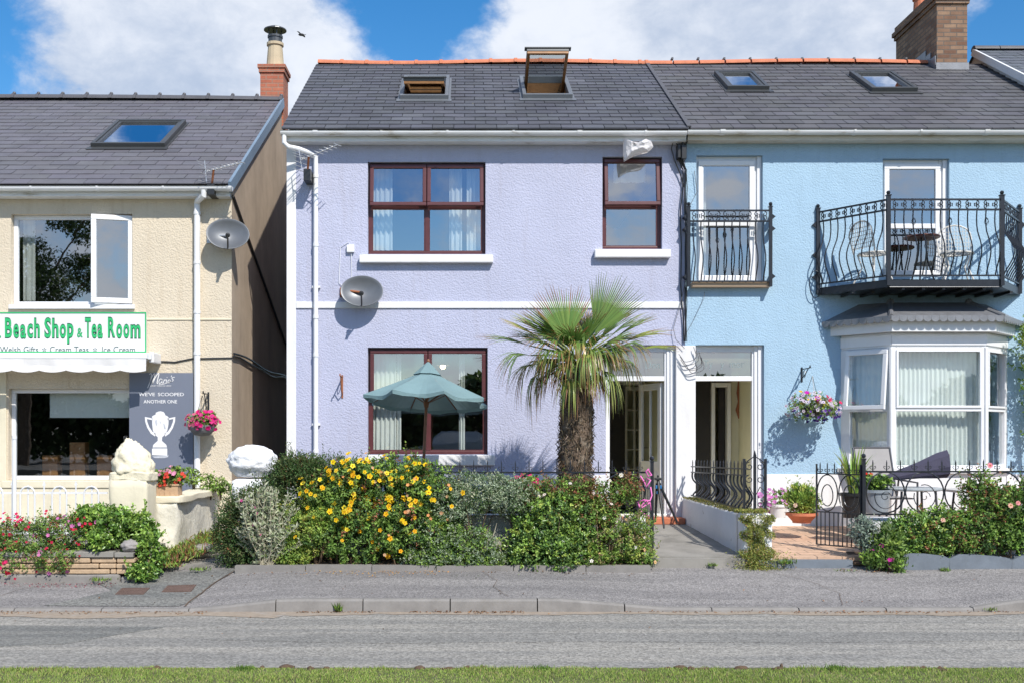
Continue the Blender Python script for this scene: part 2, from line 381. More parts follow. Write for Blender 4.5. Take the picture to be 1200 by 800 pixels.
def kh(x):
    for (a, ha), (b, hb) in zip(KP, KP[1:]):
        if a <= x <= b: return ha + (hb - ha) * (x - a) / (b - a)
    return .13
mb = MB(); x = -9.3; rnd = random.Random(4)
while x < 9.3:
    L = 0.915 if x > -9 else 0.9; a, b = x + .006, x + L - .006
    segs = [a + (b - a) * i / 4 for i in range(5)]
    dz = rnd.uniform(-.004, .004); dy = rnd.uniform(-.006, .006)
    for p, q in zip(segs, segs[1:]):
        hp, hq = kh(p) + dz, kh(q) + dz
        vs = []
        for (xx, h) in ((p, hp), (q, hq)):
            vs += [(xx, 11.44 + dy, -.04), (xx, 11.455 + dy, h - .02), (xx, 11.475 + dy, h), (xx, 11.56 + dy, h), (xx, 11.56 + dy, -.04)]
        mb.add(vs, [(0, 1, 6, 5), (1, 2, 7, 6), (2, 3, 8, 7), (3, 4, 9, 8)])
        if p == segs[0]: mb.f.append(tuple(len(mb.v) - 10 + i for i in range(5))); mb.mi.append(0)
        if q == segs[-1]: mb.f.append(tuple(len(mb.v) - 5 + i for i in range(5))); mb.mi.append(0)
    x += L
terr('kerb', mb, M['kerb'])
mb = MB(); NX = 200
def pz(x, y):
    t = (y - 11.56) / (13.08 - 11.56); b = .245 if x < -3.3 else (.31 if x > -2.5 else .245 + .065 * (x + 3.3) / .8)
    return (kh(x) - .006) * (1 - t) + b * t + .012 * noise.noise(Vector((x * 1.1, y * 2.2, 0))) * math.sin(math.pi * min(1, t))
pv = []; pf = []
for j in range(13):
    for i in range(NX + 1):
        xx = -9.5 + 19 * i / NX; yy = 11.56 + 1.52 * j / 12; pv.append((xx, yy, pz(xx, yy)))
for j in range(12):
    for i in range(NX): a = j * (NX + 1) + i; pf.append((a, a + 1, a + NX + 2, a + NX + 1))
mb.add(pv, pf); o = terr('pavement', mb, M['pave'])
def drape(name, poly, m, lift=.004, n=18):
    """a patch laid on the pavement: triangulated outline subdivided and draped"""
    bm = bmesh.new(); vs = [bm.verts.new((x, y, 0)) for x, y in poly]; bm.faces.new(vs)
    bmesh.ops.triangulate(bm, faces=bm.faces[:]); bmesh.ops.subdivide_edges(bm, edges=bm.edges[:], cuts=6, use_grid_fill=True)
    for v in bm.verts: v.co.z = pz(v.co.x, v.co.y) + lift
    me = bpy.data.meshes.new(name); bm.to_mesh(me); bm.free(); me.materials.append(m)
    o = bpy.data.objects.new(name, me); COL.objects.link(o); return tag(o, kind='structure')
drape('pavement_patch', [(-4.45, 12.75), (-3.95, 12.2), (-4.2, 11.9), (-4.5, 11.62), (-3.05, 11.6), (-2.95, 11.75), (-2.9, 12.3), (-2.72, 12.95), (-3.3, 13.0)], M['patch'], .006)
def crack(name, pts, w=.012):
    mb = MB(); n = len(pts)
    for (a, b) in zip(pts, pts[1:]):
        for i in range(6):
            p = Vector(a).lerp(Vector(b), i / 6); q = Vector(a).lerp(Vector(b), (i + 1) / 6)
            p.x += .02 * noise.noise(Vector((p.x * 9, p.y * 9, 1))); q.x += .02 * noise.noise(Vector((q.x * 9, q.y * 9, 1)))
            d = (q - p).normalized(); e = Vector((-d.y, d.x)) * w / 2
            mb.quad(*[(u.x, u.y, pz(u.x, u.y) + .011) for u in (p - e, q - e, q + e, p + e)])
    return terr(name, mb, M['soil'])
crack('pavement_crack', [(-2.98, 11.58), (-2.93, 12.0), (-2.88, 12.3), (-2.68, 12.98)], .016)
M['cover'] = mat('rusty_iron_cover', (0.135, 0.088, 0.072), 0.8, metal=0.2, var=0.25, vs=14, bump=0.6, bs=50, bd=0.006)
crack('pavement_crack', [(.2, 12.68), (.35, 12.3), (.3, 12.0), (.45, 11.6)], .005); crack('pavement_crack', [(3.4, 12.9), (3.9, 12.4), (4.1, 12.0), (4.0, 11.6)], .005); crack('pavement_crack', [(-4.5, 12.6), (-5.0, 12.2), (-5.2, 11.7)], .006)
def cover(px0, px1, y0, y1, lab):
    Y = (y0 + y1) / 2; x0, x1 = wx(px0, Y), wx(px1, Y); z = pz((x0 + x1) / 2, Y)
    t = thing('drain_cover', ((x0 + x1) / 2, Y, z), lab, 'drain cover', 'iron covers in the pavement')
    fn = lambda x, y, zz: (x, y, pz(x, y) + zz)
    m = MB(); frame_ = [(x0, x1, y0, y0 + .02), (x0, x1, y1 - .02, y1), (x0, x0 + .02, y0 + .02, y1 - .02), (x1 - .02, x1, y0 + .02, y1 - .02)]
    for a, b, c, d in frame_: m.box(a, b, c, d, .004, .015, fn)
    m.build('frame', M['cover'], t)
    m = MB(); m.box(x0 + .02, x1 - .02, y0 + .02, y1 - .02, .003, .011, fn)
    for i in range(9):
        for j in range(4):
            xx = x0 + .04 + (x1 - x0 - .08) * i / 8; yy = y0 + .04 + (y1 - y0 - .08) * j / 3
            m.box(xx - .008, xx + .008, yy - .008, yy + .008, .011, .0145, fn)
    m.build('plate', M['cover'], t)
cover(139, 172, 12.03, 12.27, 'rusty iron drain cover in the pavement, the left one of two')
cover(193, 227, 12.12, 12.36, 'rusty iron drain cover in the pavement, the right one of two')

# plots behind the pavement
def slab(name, x0, x1, y0, y1, z0, z1, m, kind='structure', th=.25):
    mb = MB(); mb.add([(x0, y0, z0), (x1, y0, z0), (x1, y1, z1), (x0, y1, z1), (x0, y0, z0 - th), (x1, y0, z0 - th), (x1, y1, z1 - th), (x0, y1, z1 - th)],
                      [(0, 1, 2, 3), (0, 4, 5, 1), (1, 5, 6, 2), (2, 6, 7, 3), (3, 7, 4, 0)])
    o = mb.build(name, m)
    return tag(o, kind=kind)
slab('garden_soil', -2.62, 2.20, 13.12, 16.0, .40, .56, M['soil'])
slab('garden_path', 2.205, 3.30, 13.02, 15.72, .412, .575, M['concrete'])
slab('doorstep_path', 2.05, 3.10, 15.725, 17.2, .60, .60, M['concrete'])
slab('patio', 3.46, 9.2, 13.06, 17.0, .405, .575, M['patio'])
slab('passage_path', -3.72, -2.625, 13.09, 24.0, .30, .80, M['concrete'])
slab('forecourt', -11.5, -3.725, 13.3, 16.2, .52, .56, M['concrete'])
slab('yard', -12, 14, 24.0, 40, .5, .5, M['turf'])

# edging kerb in front of the planted beds
mb = MB(); x = -2.70; rnd = random.Random(9)
while x < 2.12:
    L = min(rnd.uniform(.75, .92), 2.16 - x)
    a, b = x + .004, x + L - .004; h = rnd.uniform(-.006, .006)
    mb.box(a, b, 12.74, 12.85, .20, .335 + h); x += L
terr('bed_edging', mb, M['kerb'])
mb = MB(); mb.quad((-2.68, 12.85, .30), (2.16, 12.85, .30), (2.16, 13.14, .36), (-2.68, 13.14, .36)); terr('bed_soil', mb, M['soil'])
mb = MB(); mb.quad((4.62, 12.98, .33), (9.5, 12.98, .33), (9.5, 13.3, .44), (4.62, 13.3, .44)); terr('border_soil', mb, M['soil'])
mb = MB(); mb.box(3.47, 4.58, 12.93, 13.055, .20, .375); mb.build('doorsill', M['slate_block'])
bpy.data.objects['doorsill']['label'] = 'grey slate sill stone across the opening to the brick patio'; bpy.data.objects['doorsill']['category'] = 'sill stone'; bpy.data.objects['doorsill'].name = 'slate_sill'
mb = MB(); mb.box(2.19, 3.31, 12.94, 13.015, .2, .395); terr('path_step', mb, M['concrete'])
# slate blocks under the right border
for i, (p0, p1, t0, t1, lab) in enumerate(((1053, 1110, 648, 651, 'long grey slate edging block nearest the open gate'),
        (1111, 1183, 649, 653, 'longer grey slate edging block right of the first one, sloping at its right end'),
        (1184, 1240, 651, 651, 'slate edging block cut by the right edge of the photo'))):
    a, b = wx(p0, 12.9), wx(p1, 12.9); mb = MB()
    za, zb = wz(t0, 12.9), wz(t1, 12.9)
    poly = [(a, .22), (b, .22), (b + .005, zb - .03), (b - .06, zb), ((a + b) / 2, (za + zb) / 2 + .012), (a + .12, za), (a + .01, za - .05)]
    mb.prism(poly, lambda u, v, d: (u, d, v), 12.86, 12.99)
    tag(mb.build('edging_stone', M['slate_block'], bevel=.008), lab, 'stone', 'slate edging blocks')

# ================================================================ ROOFS AND WINDOWS
class Roof:
    def __init__(s, Ye, Ze, Yr, Zr):
        s.Ye, s.Ze = Ye, Ze; s.L = math.hypot(Yr - Ye, Zr - Ze); s.c = (Yr - Ye) / s.L; s.s = (Zr - Ze) / s.L; s.Yr, s.Zr = Yr, Zr
    def p(s, u, v, d=0.0):  # u = X, v = up the slope, d = into the roof
        return (u, s.Ye + v * s.c + d * s.s, s.Ze + v * s.s - d * s.c)
    def at(s, px, py):
        m = (HY - py) / FPX; v = (m * s.Ye - s.Ze + ZC) / (s.s - m * s.c); Y = s.Ye + v * s.c
        return (wx(px, Y), v)
    def slates(s, x0, x1, holes, row, wid, seed, base, parent, m, var=.10, name='slates', lip=.010):
        rnd = random.Random(seed); V = []; F = []; C = []
        nrow = int(math.ceil(s.L / row))
        for r in range(nrow):
            v0 = r * row - .02; v1 = min((r + 1) * row + .012, s.L)
            x = x0 - (wid / 2 if r % 2 else 0)
            while x < x1:
                a, b = max(x, x0), min(x + wid - .009, x1); x += wid
                if b - a < .02: continue
                vm = (v0 + v1) / 2; segs = [(a, b)]
                for h in holes:
                    if h[2] - .04 < vm < h[3] + .04:
                        ns = []
                        for (p, q) in segs:
                            if q <= h[0] or p >= h[1]: ns.append((p, q)); continue
                            if p < h[0]: ns.append((p, h[0]))
                            if q > h[1]: ns.append((h[1], q))
                        segs = ns
                f = 1 + rnd.uniform(-var, var) + (rnd.random() < .04) * rnd.uniform(-.2, .25)
                col = [base[0] * f, base[1] * f * rnd.uniform(.98, 1.02), base[2] * f * rnd.uniform(.97, 1.04), 1]
                dl, dr = lip + rnd.uniform(-.003, .004), lip + rnd.uniform(-.003, .004); sl = rnd.uniform(-.004, .004)
                for (p, q) in segs:
                    if q - p < .015: continue
                    b0 = len(V)
                    V += [s.p(p, v0 + sl, -dl), s.p(q, v0 - sl, -dr), s.p(q, v1, -.001), s.p(p, v1, -.001), s.p(p, v0 + sl, .004), s.p(q, v0 - sl, .004)]
                    V += [s.p(p, v1, .004), s.p(q, v1, .004)]
                    F += [(b0, b0 + 1, b0 + 2, b0 + 3), (b0 + 4, b0 + 5, b0 + 1, b0), (b0, b0 + 3, b0 + 6, b0 + 4), (b0 + 1, b0 + 5, b0 + 7, b0 + 2)]
                    C += [col] * 8
        mb = MB(); mb.add(V, F)
        return mb.build(name, m, parent, colors=C)

def ridge_tiles(mb, x0, x1, Y, Z, seg, r, collar, pitch=.56, dz=None, n=8, gap=.012):
    x = x0; i = 0
    while x < x1 - .03:
        e = min(x + seg - gap, x1); q = []
        z = Z + (dz(x) if dz else 0); z2 = Z + (dz(e) if dz else 0)
        for (xx, rr, zz) in ((x, r, z), (e, r * .985, z2)):
            for k in range(n + 1):
                a = math.pi * k / n; q.append((xx, Y - math.cos(a) * rr * 1.15, zz - .045 + math.sin(a) * rr))
        mb.add(q, [(k, k + 1, n + 2 + k, n + 1 + k) for k in range(n)] + [tuple(range(n + 1)), tuple(range(2 * n + 1, n, -1))])
        if collar:
            q = []
            for (xx, rr) in ((e - .035, r * 1.16), (e + .02, r * 1.16)):
                for k in range(n + 1):
                    a = math.pi * k / n; q.append((xx, Y - math.cos(a) * rr * 1.15, z2 - .045 + math.sin(a) * rr))
            mb.add(q, [(k, k + 1, n + 2 + k, n + 1 + k) for k in range(n)] + [tuple(range(n + 1)), tuple(range(2 * n + 1, n, -1))])
            if collar > 1: mb.ball((e - .01, Y, z2 - .045 + r * 1.2), .035, 8)
        x += seg; i += 1

def roof_window(house, roof, rect, tilt=0.0, pivot=.5, name='roof_window', frame_m='velux', sash_m=None, blind=None, pane='glass_sky', label=None):
    """rect = x0,x1,v0,v1 on the slope. flashing and outer frame, then a sash turned by tilt about a pivot line."""
    x0, x1, v0, v1 = rect; P = roof.p
    mb = MB()
    f3 = lambda x, v, d: P(x, v, d)
    def bx(a, b, c, d, lo, hi): mb.box(a, b, c, d, lo, hi, f3)
    wd = .058
    bx(x0, x1, v0, v0 + wd, -.085, .03); bx(x0, x1, v1 - wd, v1, -.085, .03)
    bx(x0, x0 + wd, v0 + wd, v1 - wd, -.085, .03); bx(x1 - wd, x1, v0 + wd, v1 - wd, -.085, .03)
    fr = mb.build(name, M[frame_m], house, bevel=.006, label=label)
    mb = MB()   # flashing apron round the frame
    mb.box(x0 - .05, x1 + .05, v0 - .12, v0 - .001, -.022, -.012, f3); mb.box(x0 - .035, x0 - .001, v0, v1 + .05, -.02, -.010, f3)
    mb.box(x1 + .001, x1 + .035, v0, v1 + .05, -.02, -.010, f3)
    mb.build('flashing', M['velux_light' if frame_m == 'velux_light' else 'velux'], fr)
    mb = MB()  # timber lining and dim shaft
    a, b, c, d = x0 + wd, x1 - wd, v0 + wd, v1 - wd
    for q in (((a, c), (b, c)), ((a, d), (b, d)), ((a, c), (a, d)), ((b, c), (b, d))):
        (ua, va), (ub, vb) = q
        mb.quad(f3(ua, va, .03), f3(ub, vb, .03), f3(ub, vb, .32), f3(ua, va, .32))
    mb.build('lining', M['pine'], fr)
    if blind:
        mb = MB(); mb.quad(f3(a, c, .02), f3(b, c, .02), f3(b, d, .02), f3(a, d, .02)); mb.build('blind', M['curtain'], fr)
    # sash
    pv = c + (d - c) * pivot; ct, st = math.cos(tilt), math.sin(tilt)
    def g(x, v, dd):
        v2 = v - pv; d2 = dd + .03
        return f3(x, pv + v2 * ct - d2 * st, -.03 + (v2 * st + d2 * ct))
    ms = MB(); ww = .045
    if tilt: c2, d2_ = c - .05, d + .03
    else: c2, d2_ = c, d
    frame(ms, a + .004, b - .004, c2, d2_, ww, -.10 if tilt else -.07, -.055 if tilt else -.02, lambda x, y, z: g(x, z, y))
    if tilt: ms.box(a - .03, b + .03, c2 - .02, c2 + .07, -.118, -.101, lambda x, v, dd: g(x, v, dd))
    ms.build('sash', M[sash_m or frame_m], fr, bevel=.004)
    if tilt:
        mi = MB(); frame(mi, a + .01, b - .01, c2 + .005, d2_ - .005, ww, -.052, -.012, lambda x, y, z: g(x, z, y)); mi.build('inner_sash', M['pine'], fr, bevel=.004)
    mg = MB(); yy = -.06 if tilt else -.04
    mg.quad(g(a + ww, c2 + ww, yy), g(b - ww, c2 + ww, yy), g(b - ww, d2_ - ww, yy), g(a + ww, d2_ - ww, yy)); mg.build('pane', M[pane], fr)
    return fr

def wavy(mb, x0, x1, z0, z1, y, amp=.03, folds=8, seed=0, taper=0.0, n=None):
    n = n or folds * 6; rnd = random.Random(seed); ph = [rnd.uniform(-.7, .7) for _ in range(folds + 2)]
    rows = 6; b = len(mb.v)
    for j in range(rows + 1):
        t = j / rows
        for i in range(n + 1):
            u = i / n; k = u * folds; a = amp * (0.5 + .5 * t) * math.sin(2 * math.pi * k + ph[int(k)] + .5 * t)
            xx = x0 + (x1 - x0) * (u * (1 - taper * t * (1 - t) * 2))
            mb.v.append((xx, y + a, z1 + (z0 - z1) * t))
    for j in range(rows):
        for i in range(n):
            a = b + j * (n + 1) + i; mb.f.append((a, a + 1, a + n + 2, a + n + 1)); mb.mi.append(0)

def sash(parent, x0, x1, z0, z1, Y, wd, m, gm, th=.055, tilt=0, name='sash', swing=0, paint=None, pane='pane'):
    """opening light; tilt: bottom swings out (top hung, radians); swing: left jamb swings out about right/left jamb"""
    def fn(x, y, z):
        if tilt:
            dz = z - z1; c, s = math.cos(tilt), math.sin(tilt); dy = y - Y
            return (x, Y + dy * c + dz * s, z1 + dz * c - dy * s)
        if swing:
            hx = x1 if swing > 0 else x0; dx = x - hx; dy = y - Y; c, s = math.cos(swing), math.sin(swing)
            return (hx + dx * c - dy * s, Y + dx * s + dy * c, z)
        return (x, y, z)
    mb = MB(); frame(mb, x0, x1, z0, z1, wd, Y - th, Y, fn)
    o = mb.build(name, m, parent, bevel=.008)
    g = MB(); y = Y - th * .45
    g.quad(fn(x0 + wd, y, z0 + wd), fn(x1 - wd, y, z0 + wd), fn(x1 - wd, y, z1 - wd), fn(x0 + wd, y, z1 - wd)); return o, g

# ================================================================ HOUSES
F0 = 16.0
def rect(px0, px1, py0, py1, Y=F0): return (wx(px0, Y), wx(px1, Y), wz(py1, Y), wz(py0, Y))
def pane(parent, x0, x1, z0, z1, y, m='glass', name='pane'):
    g = MB(); g.quad((x0, y, z0), (x1, y, z0), (x1, y, z1), (x0, y, z1)); return g.build(name, M[m], parent)
def curtain(parent, x0, x1, z0, z1, y, folds=5, amp=.03, seed=0, m='curtain', taper=0):
    c = MB(); wavy(c, x0, x1, z0, z1, y, amp, folds, seed, taper); return c.build('curtain', M[m], parent, smooth=True)
def sill(house, px0, px1, py0, py1, out=.10, m='white_paint', label=None):
    x0, x1, z0, z1 = rect(px0, px1, py0, py1, F0 - .08); mb = MB(); mb.box(x0, x1, F0 - out, F0 + .10, z0, z1)
    return mb.build('window_sill', M[m], house, bevel=.012, label=label)
def gutter(mb, x0, x1, y, z, r=.058, step=.95):
    n = 8; q = []
    for xx in (x0, x1):
        for k in range(n + 1):
            a = math.pi * k / n; q.append((xx, y - math.cos(a) * r, z - math.sin(a) * r))
        q.append((xx, y + r - .004, z + .003)); q.append((xx, y - r - .008, z + .004))
    m = n + 3
    mb.add(q, [(k, (k + 1) % m, m + (k + 1) % m, m + k) for k in range(m)] + [tuple(range(m)), tuple(range(2 * m - 1, m - 1, -1))])
    x = x0 + .5; i = 0
    while x < x1:
        w_ = .03 if i % 4 else .07; q = []
        for xx in (x - w_ / 2, x + w_ / 2):
            for k in range(n + 1):
                a = math.pi * k / n; q.append((xx, y - math.cos(a) * (r + .008), z + .006 - math.sin(a) * (r + .012)))
        m = n + 1; mb.add(q, [(k, (k + 1) % m, m + (k + 1) % m, m + k) for k in range(m)] + [tuple(range(m)), tuple(range(2 * m - 1, m - 1, -1))])
        x += step; i += 1

# ---------------- lilac house
RP = Roof(15.72, 6.265, 19.4, 8.44)
LX0, LX1 = -2.62, 3.207
ph = thing('terraced_house', (LX0, F0, .3), 'lilac roughcast terraced house with dark red window frames and orange ridge tiles', 'house', 'houses in the seafront row')
h_ul = rect(431, 569, 190, 298); h_ll = rect(431, 571.5, 407, 532); h_ur = rect(706, 776, 184, 292); h_d = (wx(710, F0), wx(792, F0), .35, wz(404, F0))
mb = MB(); grid(mb, LX0, LX1, .3, 6.22, [h_ul, h_ll, h_ur, h_d], lambda u, v, d: (u, F0 + d, v), .24)
mb.quad((LX0, F0, .3), (LX0, F0, 6.22), (LX0, 23.1, 6.22), (LX0, 23.1, .3)); mb.quad((LX1, 16.3, .3), (LX1, 16.3, 6.22), (LX1, 23.1, 6.22), (LX1, 23.1, .3))
mb.quad((LX0, 23.1, .3), (LX1, 23.1, .3), (LX1, 23.1, 6.22), (LX0, 23.1, 6.22))
mb.add([(LX0, 15.95, 6.22), (LX0, 23.0, 6.22), (LX0, 19.4, 8.38)], [(0, 1, 2)])
mb.build('wall', M['lilac'], ph)
mb = MB(); mb.box(LX0 - .006, wx(347, F0), F0 - .012, F0 + .001, .3, 6.2); mb.box(wx(347.2, F0), LX1 - .02, F0 - .022, F0 + .001, wz(361.5, F0), wz(354, F0))
mb.box(LX0 + .4, h_d[0] - .005, F0 - .01, F0 + .001, .3, wz(556, F0))
each(mb, 'trim_band', M['white_paint'], ph, bevel=.006)
mb = MB(); mb.box(wx(792, F0) - .001, wx(815, F0), F0 - .018, F0 + .3, .3, wz(405, F0)); mb.build('pilaster', M['white_paint'], ph, bevel=.008)
mb = MB()
for zz in (3.35,): mb.quad((LX0, F0 + .25, zz), (LX1, F0 + .25, zz), (LX1, 23, zz), (LX0, 23, zz))
mb.quad((LX0, 19.6, .3), (1.9, 19.6, .3), (1.9, 19.6, 6.2), (LX0, 19.6, 6.2)); mb.quad((LX0, 16.25, 6.2), (LX1, 16.25, 6.2), (LX1, 23, 6.2), (LX0, 23, 6.2))
mb.quad((1.2, 16.3, 3.35), (1.2, 23, 3.35), (1.2, 23, 6.2), (1.2, 16.3, 6.2)); mb.quad((.6, 16.3, .3), (.6, 19.6, .3), (.6, 19.6, 3.35), (.6, 16.3, 3.35))
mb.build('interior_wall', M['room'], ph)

def rosewood(house, r, Y, top_frac, tilt, cur, lab=None, cols=2, gm='glass_sky', gml=None, dy=.10):
    x0, x1, z0, z1 = r; m = M['wood_red']; Yf = Y + dy; wd = .055
    mb = MB(); frame(mb, x0, x1, z0, z1, wd, Yf, Yf + .07)
    zt = z1 - (z1 - z0) * top_frac; mb.box(x0 + wd, x1 - wd, Yf + .001, Yf + .069, zt - .025, zt + .03)
    xs = [x0 + wd, x1 - wd]
    if cols == 2:
        xm = (x0 + x1) / 2; mb.box(xm - .03, xm + .03, Yf + .002, Yf + .068, z0 + wd, zt - .025); mb.box(xm - .03, xm + .03, Yf + .002, Yf + .068, zt + .03, z1 - wd)
        xs = [x0 + wd, xm, x1 - wd]
    w = mb.build('window', m, house, bevel=.008, label=lab)
    for i in range(cols):
        a, b = xs[i] + (.03 if i else 0), xs[i + 1] - (.03 if i < cols - 1 else 0)
        o, g = sash(w, a - .025, b + .025, zt - (.02 if tilt else .0), z1 - .03, Yf - .004, .055, m, gm, tilt=tilt)
        g.build('pane', M[gm], w)
        pane(w, a, b, z0 + wd, zt - .025, Yf + .035, gml or gm)
        mb2 = MB(); frame(mb2, a, b, z0 + wd, zt - .025, .014, Yf + .01, Yf + .034); mb2.build('glazing_bead', m, w)
    for (a, b, c, d, f, sd_) in cur: curtain(w, a, b, c, d, Yf + .17, f, .028, sd_)
    return w
x0, x1, z0, z1 = h_ul; W_ = x1 - x0; H_ = z1 - z0
rosewood(ph, h_ul, F0, .47, R(7), [(x0 + .05, x0 + W_ * .20, z0 + .10, z1, 4, 1), (x1 - W_ * .31, x1 - W_ * .20, z0 + .05, z1, 3, 2), (x1 - W_ * .16, x1 - .05, z0 + .05, z1, 3, 3)])
sill(ph, 421, 578, 299, 308)
x0, x1, z0, z1 = h_ll; W_ = x1 - x0; H_ = z1 - z0
rosewood(ph, h_ll, F0, .50, 0, [(x0 + .06, x0 + W_ * .23, z0 + .05, z1, 5, 4), (x0 + W_ * .235, x0 + W_ * .27, z0 + .05, z1, 1, 4), (x1 - W_ * .24, x1 - W_ * .19, z0 + .05, z1, 2, 5)], gml='glass')
sill(ph, 431, 580, 532.5, 545, .09)
rosewood(ph, h_ur, F0, .52, R(7), [(h_ur[0] + .2, h_ur[1] - .2, h_ur[3] - .32, h_ur[3], 3, 8)], cols=1)
sill(ph, 697, 786, 292.5, 302)

# roof with its windows
mb_h = []
a = RP.at(467, 118); b = RP.at(524, 118); rw1 = (a[0] + .02, b[0] + .02, a[1], a[1] + 1.40)
a = RP.at(611, 117); b = RP.at(671, 117); rw2 = (a[0] + .02, b[0] + .0, a[1], a[1] + 1.30)
holes = [(r[0] + .02, r[1] - .02, r[2] + .02, r[3] - .02) for r in (rw1, rw2)]
mb = MB(); grid(mb, LX0 - .02, LX1, 0, RP.L, holes, lambda u, v, d: RP.p(u, v, .02 + d), .2)
mb.quad((LX0 - .02, 19.4, 8.42), (LX1, 19.4, 8.42), (LX1, 23.2, 6.2), (LX0 - .02, 23.2, 6.2))
rf = mb.build('roof', M['slate_old'], ph, colors=[[.025, .025, .03, 1]] * len(mb.v))
RP.slates(LX0 - .03, LX1 + .0, holes, .205, .31, 11, (.082, .085, .100), rf, M['slate_old'], .13, lip=.014)
mb = MB(); ridge_tiles(mb, LX0 + .0, LX1 + .0, 19.4, 8.47, .44, .085, 1, dz=lambda x: .02 * math.sin(x * 1.3)); mb.build('ridge_tiles', M['terracotta'], rf, smooth=False)
mb = MB(); mb.box(LX1 - .025, LX1 + .035, 0, RP.L, 0, .02, lambda x, v, d: RP.p(x, v, -.016 - d)); mb.build('roof_joint', M['ridge_dark'], rf)
roof_window(ph, RP, rw1, tilt=R(19), pivot=.52, frame_m='velux_light', sash_m='velux', label='roof window tilted slightly open')
roof_window(ph, RP, rw2, tilt=R(49), pivot=.66, frame_m='velux_light', sash_m='velux', label='roof window swung wide open')
mb = MB(); mb.box(LX0 - .02, LX1 - .02, 15.80, 15.83, wz(166, 15.8), wz(155, 15.8)); mb.box(LX0, LX1 - .02, 15.83, 16.0, wz(166, 15.8), wz(166, 15.8) + .02); mb.build('fascia', M['gutter'], ph, bevel=.004)
mb = MB(); gutter(mb, wx(329, 15.72), LX1 - .03, 15.735, wz(154.5, 15.73)); mb.build('gutter', M['gutter'], ph)
mb = MB(); gx = wx(333, 15.73); gz = wz(157, 15.73); px_ = wx(370, F0 - .08)
mb.tube([(gx, 15.735, gz), (gx, 15.735, gz - .13), (gx + .06, 15.74, gz - .185), (gx + .2, 15.80, gz - .20), (px_ - .08, 15.90, gz - .235), (px_, 15.93, gz - .28), (px_, 15.93, gz - .4), (px_, 15.93, .5)], .034, 12)
for z in (1.6, 3.0, 3.55, 4.6, 5.6): mb.tube([(px_, 15.93, z), (px_, 15.93, z + .05)], .042, 12)
for z in (2.0, 4.0): mb.box(px_ - .06, px_ + .06, 15.95, 15.999, z, z + .03)
mb.build('downpipe', M['upvc'], ph, smooth=False)

# lilac doorway
def doorway(house, hole, glass_px, head_px, jl, jr, step_m):
    X0, X1, Z0, Z1 = hole; Yf = F0 + .10; m = M['upvc']
    mb = MB(); z_tr0, z_tr1 = wz(446, Yf), wz(440.5, Yf)
    mb.box(X0, X0 + jl, Yf, Yf + .08, Z0, Z1); mb.box(X1 - jr, X1, Yf, Yf + .08, Z0, Z1)
    mb.box(X0 + jl, X1 - jr, Yf + .001, Yf + .079, Z1 - .10, Z1 - .001); mb.box(X0 + jl, X1 - jr, Yf + .001, Yf + .079, z_tr0, z_tr1)
    for i, o in enumerate((.02, .04)):    # moulded steps on the jamb
        mb.box(X1 - jr + .03 + i * .05, X1 - .002, Yf - .001 - o, Yf - o + .019, Z0, Z1 - .002)
    fr = mb.build('door_frame', m, house, bevel=.006)
    pane(fr, X0 + jl, X1 - jr, z_tr1, Z1 - .10, Yf + .04, 'glass_frost', 'transom_pane')
    return fr, X0 + jl, X1 - jr, z_tr0, Yf
M['letter_grey'] = mat('etched_letter', (.24, .30, .31), .4)
fr, dx0, dx1, dzt, dY = doorway(ph, h_d, None, None, .07, .15, None)
def text_mesh(mb, s, x0, x1, zb, zcap, Y, off=0.0, depth=.002, ref=None, fn=None, shear=0.0, fill=None):
    """built-in lettering fitted between x0..x1 with baseline zb and cap height zcap"""
    cu = bpy.data.curves.new('t', 'FONT'); cu.body = s; cu.size = 1; cu.offset = off; cu.resolution_u = 3
    ob = bpy.data.objects.new('t', cu); COL.objects.link(ob)
    dg = bpy.context.evaluated_depsgraph_get(); me = bpy.data.meshes.new_from_object(ob.evaluated_get(dg))
    vs = [v.co.copy() for v in me.vertices]; fs = [tuple(p.vertices) for p in me.polygons]
    bpy.data.objects.remove(ob); bpy.data.curves.remove(cu); bpy.data.meshes.remove(me)
    if not vs: return
    lo = min(v.x for v in vs); hi = max(v.x for v in vs); sx = (x1 - x0) / (hi - lo); sz = (zcap - zb) / .72
    out_ = []
    for v in vs:
        x = x0 + (v.x - lo) * sx + v.y * shear; z = zb + v.y * sz
        out_.append(fn(x, z) if fn else (x, Y, z))
    mb.add(out_, fs)
mb = MB(); text_mesh(mb, 'Y  Don', wx(744, dY), wx(774, dY), wz(431, dY), wz(422, dY), dY + .036); each(mb, 'letter', M['letter_grey'], fr)
# hall behind the lilac door
hx0, hx1 = h_d[0] - .02, h_d[1] - .02
mb = MB(); mb.quad((hx1, F0 + .25, .6), (hx1, 20.0, .6), (hx1, 20.0, 3.3), (hx1, F0 + .25, 3.3)); mb.quad((hx0, 20.0, .6), (hx1, 20.0, .6), (hx1, 20.0, 3.3), (hx0, 20.0, 3.3))
mb.quad((hx0, F0 + .25, .6), (hx0, 20.0, .6), (hx0, 20.0, 3.3), (hx0, F0 + .25, 3.3)); mb.quad((hx0, F0 + .25, 3.0), (hx1, F0 + .25, 3.0), (hx1, 20.0, 3.0), (hx0, 20.0, 3.0))
mb.build('hall_wall', M['hall'], ph)
mb = MB(); mb.box(hx0 + .002, hx1 - .002, F0 + .06, F0 + .30, .36, .70); mb.build('doorstep', M['door_white'], ph, bevel=.01)
mb = MB(); mb.box(hx0 + .05, hx1 + .10, 15.70, F0 + .058, .575, .665); mb.build('tiled_step', M['terracotta'], ph, bevel=.01)
